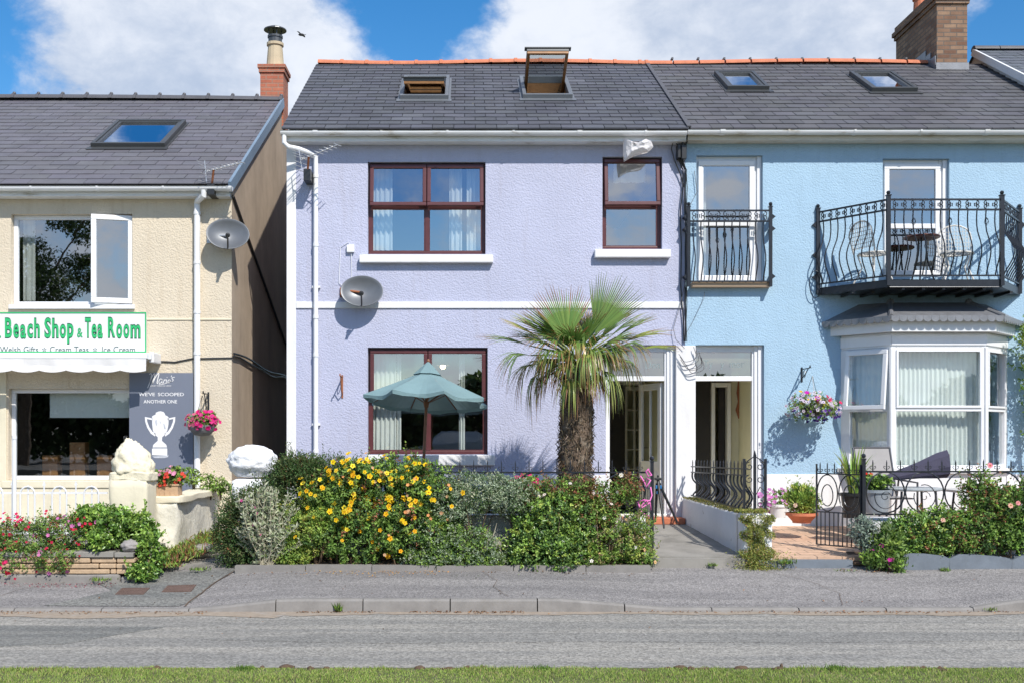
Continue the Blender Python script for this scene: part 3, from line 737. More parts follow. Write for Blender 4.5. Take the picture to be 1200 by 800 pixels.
# inner lattice door and dark opening
def leaf(parent, hinge, ang, wid, z0, z1, name, glazed='two', m='door_white', cols=2, rows=1, panel=.45, th=.045, rail=.10, knob=True, y0=0):
    hx, hy = hinge; c, s = math.cos(ang), math.sin(ang)
    fn = lambda u, d, z: (hx + u * c - d * s, hy + u * s + d * c, z)
    mb = MB(); pz_ = z0 + (z1 - z0) * panel
    mb.box(0, rail, 0, th, z0, z1, fn); mb.box(wid - rail, wid, 0, th, z0, z1, fn)
    mb.box(rail, wid - rail, .001, th - .001, z1 - rail, z1 - .001, fn); mb.box(rail, wid - rail, .001, th - .001, z0 + .001, z0 + rail * 1.6, fn)
    mb.box(rail, wid - rail, .001, th - .001, pz_ - .05, pz_ + .05, fn)
    if panel > .15:
        mb.box(rail, wid - rail, .014, th - .014, z0 + rail * 1.6, pz_ - .05, fn)
        for i in range(2):
            a = rail + .03 + i * (wid - 2 * rail) / 2; b = a + (wid - 2 * rail) / 2 - .06; mb.box(a, b, .006, th - .006, z0 + rail * 1.6 + .05, pz_ - .1, fn)
    iw = wid - 2 * rail
    for i in range(1, cols): u = rail + iw * i / cols; mb.box(u - .015, u + .015, .004, th - .004, pz_ + .05, z1 - rail, fn)
    for j in range(1, rows):
        z = pz_ + .05 + (z1 - rail - pz_ - .05) * j / rows; mb.box(rail, wid - rail, .005, th - .005, z - .011, z + .011, fn)
    o = mb.build(name, M[m], parent, bevel=.004)
    g = MB(); g.quad(fn(rail, th / 2, pz_ + .05), fn(wid - rail, th / 2, pz_ + .05), fn(wid - rail, th / 2, z1 - rail), fn(rail, th / 2, z1 - rail)); g.build('pane', M['glass'], o)
    if knob:
        k = MB(); k.tube([fn(wid - rail / 2, -.001, z0 + 1.0), fn(wid - rail / 2, -.05, z0 + 1.0), fn(wid - rail / 2 - .09, -.05, z0 + 1.0)], .011, 6)
        k.box(wid - rail / 2 - .02, wid - rail / 2 + .02, -.008, -.0005, z0 + .92, z0 + 1.08, fn); k.build('door_handle', M['plastic_black'], o)
        k = MB(); k.box(.30 * wid, .55 * wid, -.012, -.0005, pz_ - .035, pz_ + .035, fn); k.build('letterbox', M['plastic_black'], o)
    return o
leaf(ph, (dx1 - .005, dY + .09), R(104), .80, .665, dzt - .02, 'front_door', panel=.38)
leaf(ph, (wx(731, 18.4), 18.3), R(40), .72, .66, 2.68, 'inner_door', cols=3, rows=5, panel=.12, knob=False, rail=.07)
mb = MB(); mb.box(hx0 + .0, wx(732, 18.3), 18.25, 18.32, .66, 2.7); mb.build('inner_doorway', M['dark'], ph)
mb = MB(); mb.box(hx0 + .05, wx(748, 18.5), 18.33, 18.40, 2.70, 2.80); mb.build('inner_door_head', M['door_white'], ph)
cl = MB(); cX, cY = wx(754, 19.7), 19.8
t_ = thing('wall_clock', (cX, cY, 2.0), 'tall dark wooden wall clock with a glass door hanging inside the lilac house hall', 'clock')
cl.box(cX - .09, cX + .09, cY, cY + .12, wz(487, cY), wz(452, cY)); cl.build('case', M['pine'], t_, bevel=.01)
cl = MB(); cl.box(cX - .05, cX + .05, cY - .012, cY - .002, wz(485, cY), wz(468, cY)); cl.build('clock_door', M['alu'], t_)

# ---------------- pale blue house
BX0, BX1 = 3.211, 9.10
RB = Roof(15.72, 6.265, 19.4, 8.44)
bh = thing('terraced_house', (BX0, F0, .3), 'pale blue roughcast terraced house with bay window and iron balcony', 'house', 'houses in the seafront row')
b_l = rect(816, 894, 182, 331); b_r = rect(1034.5, 1112.5, 186, 325); b_d = (wx(815, F0), wx(895.5, F0), .35, wz(404, F0))
BA, BB, BC, BD = (5.49, F0), (6.0, 15.40), (7.335, 15.40), (7.93, F0)
b_bay = (5.60, 7.82, .8, 3.3)
mb = MB(); grid(mb, BX0, BX1, .3, 6.22, [b_l, b_r, b_d, b_bay], lambda u, v, d: (u, F0 + d, v), .24)
mb.quad((BX1, F0, .3), (BX1, F0, 6.22), (BX1, 23.1, 6.22), (BX1, 23.1, .3)); mb.quad((BX0, 23.1, .3), (BX1, 23.1, .3), (BX1, 23.1, 6.22), (BX0, 23.1, 6.22))
mb.quad((BX0 + .01, 16.3, .3), (BX0 + .01, 16.3, 6.22), (BX0 + .01, 23.1, 6.22), (BX0 + .01, 23.1, .3))
mb.build('wall', M['blue'], bh)
mb = MB(); mb.box(b_d[1] + .002, BX1, F0 - .02, F0 + .001, .3, wz(555, F0)); mb.build('plinth', M['white_paint'], bh, bevel=.006)
mb = MB()
mb.quad((BX0, F0 + .25, 3.36), (BX1, F0 + .25, 3.36), (BX1, 23, 3.36), (BX0, 23, 3.36)); mb.quad((4.6, 19.6, .3), (BX1, 19.6, .3), (BX1, 19.6, 6.2), (4.6, 19.6, 6.2))
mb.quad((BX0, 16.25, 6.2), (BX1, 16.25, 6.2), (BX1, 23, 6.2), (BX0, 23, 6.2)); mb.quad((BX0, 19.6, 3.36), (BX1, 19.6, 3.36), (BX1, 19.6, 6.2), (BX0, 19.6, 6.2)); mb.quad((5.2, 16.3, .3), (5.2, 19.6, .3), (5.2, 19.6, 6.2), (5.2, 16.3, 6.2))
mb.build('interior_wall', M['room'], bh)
def french(house, r, door_px0, door_px1, mid, top_px, bot_px, extra=True):
    x0, x1, z0, z1 = r; Yf = F0 + .09; m = M['upvc']
    mb = MB(); mb.box(x0, x0 + .05, Yf, Yf + .07, z0, z1); mb.box(x1 - .12, x1, Yf, Yf + .07, z0, z1); mb.box(x1 - .07, x1 - .001, Yf - .03, Yf - .001, z0, z1 - .001)
    mb.box(x0 + .05, x1 - .12, Yf + .001, Yf + .069, z1 - .09, z1); mb.box(x0 + .05, x1 - .12, Yf + .001, Yf + .069, z0, z0 + .05)
    w = mb.build('french_window', m, house, bevel=.006)
    a, b, c, d = x0 + .04, x1 - .11, z0 + .03, z1 - .07
    s = MB(); frame(s, a, b, c, d, .075, Yf - .05, Yf - .002); zm = wz(mid, Yf); s.box(a + .075, b - .075, Yf - .049, Yf - .003, zm - .035, zm + .035); sd2 = s.build('sash', m, w, bevel=.008)
    pane(w, a + .075, b - .075, zm + .035, d - .075, Yf - .02, 'glass_sky'); pane(w, a + .075, b - .075, c + .075, zm - .035, Yf - .02, 'glass_sky')
    return w, a, b, c, d, Yf
w, a, b, c, d, Yf = french(bh, b_l, 0, 0, 263, 0, 0); curtain(w, a + .04, a + .2, c, d, Yf + .35, 2, .03, 12, 'net')
w, a, b, c, d, Yf = french(bh, b_r, 0, 0, 266, 0, 0); curtain(w, a + .04, a + .16, c, d, Yf + .4, 2, .03, 13, 'net')
mb = MB(); mb.box(wx(811, 15.9), wx(904, 15.9), F0 - .12, F0 + .08, wz(336.5, 15.9), wz(330.5, 15.9)); mb.build('window_sill', mat('buff_sill', (.52, .38, .26), .8, var=.1), bh, bevel=.01)
# roof
ra = RB.at(852, 107); rb = RB.at(897, 89); q1 = (ra[0] - .0, ra[0] + .68, ra[1], rb[1])
ra = RB.at(1021, 109); rb = RB.at(1058, 89); q2 = (ra[0] + .0, ra[0] + .74, ra[1], rb[1])
chx0, chx1, chy0, chy1 = 8.19, 8.72, 19.0, 20.8
holes = [(r[0] + .02, r[1] - .02, r[2] + .02, r[3] - .02) for r in (q1, q2)]
mb = MB(); grid(mb, BX0, BX1 + .03, 0, RB.L, holes, lambda u, v, d: RB.p(u, v, .02 + d), .2)
mb.quad((BX0, 19.4, 8.42), (BX1 + .03, 19.4, 8.42), (BX1 + .03, 23.2, 6.2), (BX0, 23.2, 6.2)); mb.add([(BX1, 15.95, 6.22), (BX1, 23.0, 6.22), (BX1, 19.4, 8.38)], [(0, 1, 2)])
rf = mb.build('roof', M['slate_old'], bh, colors=[[.025, .025, .03, 1]] * len(mb.v))
RB.slates(BX0 + .02, BX1 + .05, holes, .235, .31, 23, (.092, .091, .099), rf, M['slate_old'], .11, lip=.014)
mb = MB(); ridge_tiles(mb, BX0 + .01, chx0 + .15, 19.4, 8.475, .46, .085, 0, dz=lambda x: .02 * math.sin(x * 1.1 + 1), gap=.03)
mb.build('ridge_tiles', M['terracotta'], rf)
mb = MB(); x = BX0 + .45
while x < chx0: mb.box(x - .02, x + .012, 19.33, 19.45, 8.50, 8.535); x += .46
each(mb, 'ridge_joint', M['ridge_dark'], rf)
for q in (q1, q2):
    roof_window(bh, RB, q, 0, frame_m='velux', pane='glass_sky', blind='light' if q is q1 else None, label='closed roof window with a white blind' if q is q1 else 'closed roof window')
# chimney stack (sub-part of the roof)
mb = MB(); mb.cm = 0
mb.box(chx0, chx1, chy0, chy1, 7.9, 9.35); mb.box(chx0 - .03, chx1 + .03, chy0 - .03, chy1 + .03, 9.351, 9.42); mb.box(chx0 - .06, chx1 + .06, chy0 - .06, chy1 + .06, 9.421, 9.50); mb.box(chx0 - .02, chx1 + .02, chy0 - .02, chy1 + .02, 9.501, 9.60)
mb.cm = 1; mb.box(chx0 - .02, chx1 + .02, chy0 - .025, chy0 - .001, 7.98, 8.32)
for i in range(7):
    y = chy0 + .02 + i * .2; zt = RB.Ze + (min(y, 19.4) - RB.Ye) * RB.s / RB.c; mb.box(chx0 - .02, chx0 - .001, y, y + .195, zt - .1, zt + .24)
mb.cm = 2
for y in (19.35, 20.35): mb.lathe([(.13, 0), (.12, .1), (.105, .35), (.13, .36), (.13, .42), (.09, .42), (.09, .3)], ((chx0 + chx1) / 2, y, 9.59), 14)
mb.build('chimney', [M['brick_brown'], M['lead'], M['terracotta']], rf)
mb = MB(); mb.box(BX0 - .0, BX1, 15.80, 15.83, wz(164.5, 15.8), wz(156, 15.8)); mb.box(BX0, BX1, 15.83, 16.0, wz(164.5, 15.8), wz(164.5, 15.8) + .02); mb.build('fascia', M['old_fascia'], bh, bevel=.004)
mb = MB(); gutter(mb, BX0 - .02, BX1, 15.735, wz(153.5, 15.73)); mb.build('gutter', M['gutter'], bh)
# doorway and hall
fr, dx0, dx1, dzt, dY = doorway(bh, b_d, None, None, .02, .155, None)
mb = MB(); text_mesh(mb, 'Ty', wx(825, dY), wx(836, dY), wz(430, dY), wz(421, dY), dY + .036); text_mesh(mb, 'y  mor', wx(845, dY), wx(873, dY), wz(430, dY), wz(421, dY), dY + .036); each(mb, 'letter', M['letter_grey'], fr)
mb = MB(); hx0, hx1 = b_d[0] - .02, b_d[1] + .02
mb.quad((hx1, F0 + .25, .6), (hx1, 20.0, .6), (hx1, 20.0, 3.3), (hx1, F0 + .25, 3.3)); mb.quad((hx0, 19.5, .6), (hx1, 19.5, .6), (hx1, 19.5, 3.3), (hx0, 19.5, 3.3))
mb.quad((hx0, F0 + .25, 3.0), (hx1, F0 + .25, 3.0), (hx1, 20.0, 3.0), (hx0, 20.0, 3.0)); mb.quad((hx0 + .02, F0 + .25, .6), (hx0 + .02, 20.0, .6), (hx0 + .02, 20.0, 3.3), (hx0 + .02, F0 + .25, 3.3))
mb.quad((wx(857, 17.6), 17.6, .6), (hx1, 17.6, .6), (hx1, 17.6, 3.0), (wx(857, 17.6), 17.6, 3.0))
mb.build('hall_wall', M['hall'], bh)
mb = MB(); xa, xb = wx(833, 17.5), wx(856, 17.5); za, zb = .6, wz(448, 17.5)
mb.box(xa, xa + .06, 17.45, 17.6, za, zb); mb.box(xb - .06, xb, 17.45, 17.6, za, zb); mb.box(xa + .06, xb - .06, 17.451, 17.599, zb - .07, zb); mb.build('inner_doorway', M['door_white'], bh, bevel=.008)
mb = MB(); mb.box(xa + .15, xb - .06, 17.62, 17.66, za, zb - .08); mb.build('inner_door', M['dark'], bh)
mb = MB(); mb.box(hx0 + .03, xa - .01, 17.5, 17.55, .6, 2.95); mb.build('dark_panel', M['dark'], bh)  # near-black panel filling the left side of the hall
mb = MB(); mb.box(hx0 + .002, hx1 - .04, F0 + .08, F0 + 3.3, .36, .60); mb.build('doorstep', M['door_white'], bh, bevel=.01)
# bay window
def seg(p0, p1): return axes(p0, p1)
bayp = [BA, BB, BC, BD]
mb = MB()
zs, zh, zt = 1.38, 3.09, wz(479, 15.4)
for p0, p1 in zip(bayp, bayp[1:]):
    fn, L = seg(p0, p1); f = lambda u, o, z, fn=fn: fn(u, -o, z)
    mb.box(0, L, 0, .12, .35, zs - .06, f)
    mb.box(-.02, L + .02, -.06, .14, zs - .058, zs, f)
mb.build('bay_base', M['white_paint'], bh)
wb = MB()
segs = []
for idx, (p0, p1) in enumerate(zip(bayp, bayp[1:])):
    fn, L = seg(p0, p1); f = lambda u, o, z, fn=fn: fn(u, -o, z)
    lw = (.14, .07, .07)[idx]; rw = (.07, .07, .10)[idx]
    wb.box(0, lw, 0, .09, zs + .002, zh, f); wb.box(L - rw, L, 0, .09, zs + .002, zh, f)
    wb.box(lw, L - rw, .001, .089, zh - .035, zh - .001, f); wb.box(lw, L - rw, .001, .089, zs + .002, zs + .05, f)
    wb.box(lw, L - rw, .001, .089, zt - .03, zt + .025, f)
    wb.box(.0, L, .006, .10, zh + .002, 3.30, f); wb.box(.0, L, -.012, .004, zh + .03, 3.27, f)
    segs.append((f, L, lw, rw))
for p in (BB, BC): wb.tube([(p[0], p[1] + .01, zs + .002), (p[0], p[1] + .01, zh)], .035, 8)
bay = wb.build('bay_window', M['upvc'], bh, bevel=.006)
for idx, (f, L, lw, rw) in enumerate(segs):
    a, b = lw, L - rw
    if idx == 0:   # top light hung open
        def ft(u, o, z, f=f):
            dz = z - (zh - .03); c_, s_ = math.cos(R(6)), math.sin(R(6)); return f(u, o * c_ + dz * s_, zh - .03 + dz * c_ - o * s_)
        s = MB(); frame(s, a - .03, b + .03, zt - .01, zh - .03, .06, -.05, -.004, ft); s.build('sash', M['upvc'], bay, bevel=.006)
        g = MB(); g.quad(ft(a + .03, -.025, zt + .05), ft(b - .03, -.025, zt + .05), ft(b - .03, -.025, zh - .09), ft(a + .03, -.025, zh - .09)); g.build('pane', M['glass'], bay)
    else:
        s = MB(); frame(s, a - .005, b + .005, zt + .02, zh - .03, .03, -.02, .0, f); s.build('sash', M['upvc'], bay, bevel=.004)
        g = MB(); g.quad(f(a, .04, zt + .025), f(b, .04, zt + .025), f(b, .04, zh - .035), f(a, .04, zh - .035)); g.build('pane', M['glass'], bay)
    g = MB(); g.quad(f(a, .04, zs + .05), f(b, .04, zs + .05), f(b, .04, zt - .03), f(a, .04, zt - .03)); g.build('pane', M['glass'], bay)
curtain(bay, 6.02, 6.86, zs, zh, 15.58, 13, .022, 31, 'net'); curtain(bay, 6.87, 7.32, zs, zh, 15.60, 6, .02, 32, 'net')
c = MB(); f = segs[0][0]; cc = MB(); wavy(cc, 0.1, segs[0][1] - .05, zs, zh, 0, .018, 7, 5)
c.add([f(x, .16 + y, z) for x, y, z in cc.v], cc.f); c.build('curtain', M['net'], bay, smooth=True)
# bay roof
def off(p, d): return p
rl = [(5.22, F0), (5.90, 15.16), (7.46, 15.16), (8.17, F0)]
rl2 = [(5.34, F0), (5.95, 15.25), (7.40, 15.25), (8.05, F0)]
top = [(5.75, F0), (6.12, 15.75), (7.25, 15.75), (7.62, F0)]
mb = MB()
def ring(pts, z): return [(x, y, z) for x, y in pts]
A = ring(rl, 3.50) + ring(top, 3.76)
mb.add(A, [(0, 1, 5, 4), (1, 2, 6, 5), (2, 3, 7, 6), (4, 5, 6, 7)])
for p, q in ((1, 5), (2, 6)): mb.tube([A[p], A[q]], .035, 8); mb.ball(A[q], .06, 8)
for i in range(3):   # scalloped lead edge
    p, q = Vector(A[i]), Vector(A[i + 1]); L = (q - p).length; n = max(2, round(L / .115)); t = (q - p) / L; nr = Vector((t.y, -t.x, 0))
    for k in range(n):
        c0 = p + t * L * (k + .5) / n; r = L / n / 2 * .98
        poly = [c0 - t * r + Vector((0, 0, .01)), c0 + t * r + Vector((0, 0, .01))] + [c0 + t * r * math.cos(a_) + Vector((0, 0, -.035 - r * .75 * math.sin(a_))) for a_ in [math.pi * j / 6 for j in range(7)]]
        poly = [v + nr * .012 for v in poly]; b0 = len(mb.v)
        mb.add(poly + [v - nr * .01 for v in poly], [tuple(range(9)), tuple(range(17, 8, -1))] + [(j, (j + 1) % 9, 9 + (j + 1) % 9, 9 + j) for j in range(9)])
mb.build('bay_roof', M['lead'], bh)
mb = MB(); A = ring(rl2, 3.30) + ring(rl2, 3.455) + ring([(5.30, F0), (5.93, 15.21), (7.42, 15.21), (8.09, F0)], 3.498)
mb.add(A, [(i, i + 1, i + 5, i + 4) for i in range(3)] + [(i + 4, i + 5, i + 9, i + 8) for i in range(3)])
mb.add(ring(rl2, 3.301) + ring(bayp, 3.301), [(i, i + 1, i + 5, i + 4) for i in range(3)]); mb.build('bay_cornice', M['upvc'], bh)

# iron railings: shared shapes
def belly(fn, u, z0, z1, o, b=.11, r=.0075, n=12, lean=0):
    pts = []
    for i in range(n + 1):
        t = i / n; k = 0
        if t < .72: k = math.sin(math.pi * (t / .72)) ** 1.5
        else: k = -.10 * math.sin(math.pi * ((t - .72) / .28))
        pts.append(fn(u + lean * k, o + b * k, z0 + (z1 - z0) * t))
    return pts
def cage(mb, fn, u, o, z, h=.10, w_=.026):
    for k in range(4):
        a = k * math.pi / 2; mb.tube([fn(u + w_ * math.sin(math.pi * t) * math.cos(a + 2.2 * t), o + w_ * math.sin(math.pi * t) * math.sin(a + 2.2 * t), z + h * t) for t in (0, .2, .4, .6, .8, 1)], .004, 4)
def scroll_panel(parent, fn, u0, u1, za, zb, o, n):
    st = (u1 - u0) / n; r = min(st * .40, (zb - za) * .30)
    for i in range(n):
        mb = MB(); uc = u0 + st * (i + .5); d = 1 if i % 2 else -1
        for (zc, s2) in ((zb - r * 1.05, 1), (za + r * 1.05, -1)):
            mb.tube(spiral((uc, zc), r, r * .25, (math.pi / 2) * s2 if d > 0 else math.pi / 2 * s2, -.95 * s2 * d, lambda a_, b_: fn(a_, o, b_), 10), .0078, 4, cap=False)
        mb.tube([fn(uc - d * r, o, zb - r), fn(uc - d * r * 1.0, o, (za + zb) / 2), fn(uc - d * r, o, za + r)], .0078, 4, cap=False)
        mb.build('scroll', M['iron'], parent)
def bpost(mb, fn, u, o, z0, z1, w_=.022):
    mb.box(u - w_, u + w_, o - w_, o + w_, z0, z1, fn); mb.box(u - w_ * 1.3, u + w_ * 1.3, o - w_ * 1.3, o + w_ * 1.3, z1, z1 + .015, fn)
    c_ = fn(u, o, z1 + .045); mb.ball(c_, .03, 8)
# juliet railing at the left french window
fn, L = axes((wx(807, 15.85), 15.85), (wx(903, 15.85), 15.85)); zt_, z2_, zb_ = wz(247, 15.85), wz(259.5, 15.85), wz(330, 15.85)
jm = MB()
for z in (zt_, z2_): jm.box(.02, L - .02, -.012, .012, z - .012, z + .012, fn)
jr = jm.build('window_railing', M['iron'], bh)
m_ = MB(); m_.box(.02, L - .02, -.012, .012, zb_ - .01, zb_ + .01, fn); m_.build('rail', M['iron'], jr)
for u in (0, L):
    m_ = MB(); bpost(m_, fn, u, 0, wz(336, 15.85), wz(243, 15.85))
    for z in (wz(254, 15.85), wz(264, 15.85) - .05, wz(324, 15.85)):
        s_ = 1 if u > 0 else -1; m_.prism([(u + s_ * .02, z - .045), (u + s_ * .075, z), (u + s_ * .02, z + .045)], lambda a_, b_, d_: fn(a_, -d_, b_), .0, .13)
    m_.build('post', M['iron'], jr)
scroll_panel(jr, fn, .03, L - .03, z2_ + .012, zt_ - .012, 0, 10)
for i in range(10):
    u = .03 + (L - .06) * (i + .5) / 10 - .05
    if u < .03: u = .05
    m_ = MB(); m_.tube(belly(fn, u + .03, zb_, z2_, 0, .10, lean=.01), .0092, 5)
    if i in (4, 5): cage(m_, fn, u + .03, 0, z2_ - (.25 if i == 4 else .17))
    m_.build('baluster', M['iron'], jr)
# balcony
PB = [(5.15, 15.98), (5.84, 15.10), (7.41, 15.10), (8.10, 15.98)]
zt_, z2_, zb_, zf0, zf1 = 5.105, 4.965, 4.055, 3.895, 4.0
m_ = MB(); m_.add([(x, y, z) for z in (zf0, zf1) for x, y in PB], [(0, 1, 2, 3), (4, 7, 6, 5)] + [(i, (i + 1) % 4, 4 + (i + 1) % 4, 4 + i) for i in range(4)])
bal = m_.build('balcony', M['iron'], bh, bevel=.006)
m_ = MB()
for i in range(9):
    x = 5.5 + i * .28; m_.box(x - .02, x + .02, 15.13 if 5.85 < x < 7.4 else 15.5, 15.98, zf0 - .035, zf0 - .002)
each(m_, 'joist', M['plastic_black'], bal)
for p in PB:
    m_ = MB(); bpost(m_, lambda a_, b_, c_, p=p: (p[0] + a_, p[1] - b_, c_), 0, 0, zf0 + .02, zt_ + .05, .026)
    if p[1] > 15.5:
        for z in (zt_ - .18, zt_ - .62, zf1 + .16):
            s_ = -1 if p[0] < 6 else 1; m_.prism([(s_ * .024, z - .05), (s_ * .085, z), (s_ * .024, z + .05)], lambda a_, b_, d_, p=p: (p[0] + a_, p[1] + .01 - d_, b_), -.005, .02)
    m_.build('post', M['iron'], bal)
for k, (p0, p1) in enumerate(zip(PB, PB[1:])):
    fn, L = axes(p0, p1); m_ = MB()
    for z in (zt_, z2_): m_.box(.02, L - .02, -.013, .013, z - .012, z + .012, fn)
    m_.box(.02, L - .02, -.012, .012, zb_ - .01, zb_ + .01, fn); each(m_, 'rail', M['iron'], bal)
    n = 12 if k == 1 else 9
    scroll_panel(bal, fn, .03, L - .03, z2_ + .012, zt_ - .012, 0, n)
    for i in range(n):
        u = .03 + (L - .06) * (i + .5) / n; m_ = MB(); m_.tube(belly(fn, u, zb_, z2_, 0, .14), .0092, 5)
        m_.tube([fn(u, 0, z2_), fn(u, 0, zt_)], .005, 4)
        if (k == 1 and i in (2, 6, 10)) or (k != 1 and i == 4): cage(m_, fn, u, .01, z2_ - .22, .11, .032)
        m_.build('baluster', M['iron'], bal)
# hoop hung by the left balcony post
m_ = MB(); m_.tube([(5.10 + .0 + .09 * math.sin(2 * math.pi * i / 14), 15.93, 4.05 + .20 * math.cos(2 * math.pi * i / 14)) for i in range(14)], .006, 5, closed=True)
m_.build('bracket_loop', M['iron'], bal)

# ---------------- cream shop house
RC = Roof(15.72, 5.47, 20.25, 8.06)
KX0, KX1 = -11.5, -3.43
kh_ = thing('terraced_house', (KX1, F0, .3), 'cream roughcast shop house with brown gable side wall and grey slate roof', 'house', 'houses in the seafront row')
k_u = rect(13, 155, 251, 358); k_s = rect(10, 240, 455, 562); k_s = (k_s[0], wx(156, F0), k_s[2], k_s[3])
k_u2 = (k_u[0] - 4.1, k_u[1] - 4.1, k_u[2], k_u[3])
mb = MB(); grid(mb, KX0, KX1, .3, 5.42, [k_u, k_s, k_u2], lambda u, v, d: (u, F0 + d, v), .26)
mb.quad((KX0, F0, .3), (KX0, F0, 5.42), (KX0, 24.7, 5.42), (KX0, 24.7, .3)); mb.quad((KX0, 24.7, .3), (KX1, 24.7, .3), (KX1, 24.7, 5.42), (KX0, 24.7, 5.42))
mb.build('wall', M['cream'], kh_)
mb = MB(); mb.add([(KX1 + .001, F0, .3), (KX1 + .001, 24.7, .3), (KX1 + .001, 24.7, 5.42), (KX1 + .001, 20.25, 7.98), (KX1 + .001, F0, 5.5)], [(0, 1, 2, 3, 4)])
mb.build('gable_wall', M['brown_render'], kh_)
mb = MB(); mb.box(wx(172, F0), KX1, F0 - .014, F0 + .001, wz(375.5, F0), wz(373, F0)); mb.box(wx(-80, F0), wx(8, F0) , F0 - .028, F0 + .001, wz(563.6, F0), wz(435, F0)); mb.box(wx(-80, F0), KX1, F0 - .03, F0, .3, wz(563.5, F0))
mb.box(k_s[0] - .08, k_s[1] + .1, F0 - .05, F0 + .26, wz(571, F0), wz(563, F0)); each(mb, 'trim_band', M['cream_paint'], kh_, bevel=.008)
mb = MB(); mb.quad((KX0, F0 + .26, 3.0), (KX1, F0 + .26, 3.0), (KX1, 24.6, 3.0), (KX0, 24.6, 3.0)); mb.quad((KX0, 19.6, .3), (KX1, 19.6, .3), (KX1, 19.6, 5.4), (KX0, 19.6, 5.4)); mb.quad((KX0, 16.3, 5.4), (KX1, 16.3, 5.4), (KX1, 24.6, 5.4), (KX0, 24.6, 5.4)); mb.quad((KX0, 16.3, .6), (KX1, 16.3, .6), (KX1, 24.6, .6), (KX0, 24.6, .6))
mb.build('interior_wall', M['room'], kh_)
def upvc_pair(house, r, cur=True):
    x0, x1, z0, z1 = r; Yf = F0 + .09; m = M['upvc']; wd = .065; xs = x0 + (x1 - x0) * .665
    mb = MB(); frame(mb, x0, x1, z0, z1, wd, Yf, Yf + .07); mb.box(xs - .03, xs + .03, Yf + .001, Yf + .069, z0 + wd, z1 - wd)
    w = mb.build('window', m, house, bevel=.008)
    pane(w, x0 + wd, xs - .03, z0 + wd, z1 - wd, Yf + .03, 'glass_sky')
    o, g = sash(w, xs - .005, x1 - .01, z0 + .03, z1 - .02, Yf - .005, .075, m, None, swing=R(15)); g.build('pane', M['glass_sky'], w)
    curtain(w, x0 + .06, x0 + .24, z0 + .1, z1, Yf + .2, 2, .02, 3)
    return w
upvc_pair(kh_, k_u); upvc_pair(kh_, k_u2)
mb = MB(); mb.box(wx(8, 15.9), wx(156, 15.9), F0 - .05, F0 + .12, wz(362, 15.95), wz(357, 15.95)); mb.build('window_sill', M['upvc'], kh_, bevel=.008)
x0, x1, z0, z1 = k_s; mb = MB(); frame(mb, x0, x1 + .0, z0, z1, .06, F0 + .10, F0 + .17); w = mb.build('shop_window', M['upvc'], kh_, bevel=.008)
pane(w, x0 + .06, x1 - .06, z0 + .06, z1 - .06, F0 + .13)
mb = MB(); mb.box(x0 + .5, x1 - .05, F0 + .28, F0 + .31, z1 - .42, z1 - .02); mb.build('blind', M['net'], w)
mb = MB(); mb.box(x0 + .1, x1 - .1, F0 + .3, F0 + .75, z0 - .1, z0 + .02)
for i in range(4): mb.box(x0 + .18 + i * .42, x0 + .42 + i * .42, F0 + .8, F0 + 1.0, z0 - .1, z0 + .35 + .2 * (i % 2))
mb.build('display_shelf', M['pine'], w, bevel=.01)
mb = MB(); k_w = RC.at(95, 174); k_w2 = RC.at(150, 146); rw = (wx(102, 17.0) - .06, wx(102, 17.0) + 1.12, k_w[1], k_w2[1])
holes = [(rw[0] + .02, rw[1] - .02, rw[2] + .02, rw[3] - .02)]
grid(mb, KX0, KX1 + .02, 0, RC.L, holes, lambda u, v, d: RC.p(u, v, .02 + d), .2); mb.quad((KX0, 20.25, 8.04), (KX1, 20.25, 8.04), (KX1, 24.8, 5.4), (KX0, 24.8, 5.4))
rf = mb.build('roof', M['slate'], kh_, colors=[[.03, .03, .035, 1]] * len(mb.v))
RC.slates(KX0, KX1 + .01, holes, .235, .40, 5, (.122, .118, .133), rf, M['slate'], .07)
mb = MB(); ridge_tiles(mb, KX0, KX1 + .02, 20.25, 8.12, .45, .09, 2, dz=lambda x: -.05 * max(0, (x + 9) / 6) ** 2); mb.build('ridge_tiles', M['ridge_dark'], rf)
mb = MB(); mb.box(KX1 + .012, KX1 + .055, -.02, RC.L + .02, -.03, .13, lambda x, v, d: RC.p(x, v, d)); mb.build('verge_trim', M['verge_blue'], rf)
mb = MB(); mb.box(-3.83, -3.40, 20.34, 20.88, 7.6, 8.60); mb.box(-3.855, -3.375, 20.315, 20.905, 8.601, 8.68); mb.box(-3.875, -3.355, 20.295, 20.925, 8.681, 8.745); mb.box(-3.74, -3.48, 20.48, 20.76, 8.746, 8.79)
ch = mb.build('chimney', M['brick_red'], rf)
M['buff'] = mat('buff_chimney_pot', (.50, .41, .28), .85, var=.2)
# pot and cowl joined to the stack mesh as second and third materials would hide them: build as one more roof piece
mb = MB(); mb.lathe([(.17, 0), (.165, .05), (.145, .30), (.135, .40), (.16, .41), (.16, .46), (.13, .47)], (-3.60, 20.62, 8.78), 16); mb.build('chimney_pot', M['buff'], rf, smooth=False)
mb = MB(); mb.lathe([(.13, .46), (.13, .56), (.145, .56), (.145, .60), (.12, .60)], (-3.60, 20.62, 8.78), 14); mb.lathe([(.001, .80), (.10, .77), (.21, .72), (.215, .70), (.001, .71)], (-3.60, 20.62, 8.78), 18)
for i in range(4): a_ = i * math.pi / 2 + .4; mb.tube([(-3.6 + .12 * math.cos(a_), 20.62 + .12 * math.sin(a_), 9.36), (-3.6 + .12 * math.cos(a_), 20.62 + .12 * math.sin(a_), 9.50)], .012, 5)
mb.build('chimney_cowl', M['velux'], rf)
roof_window(kh_, RC, rw, 0, frame_m='velux', label='closed roof window')
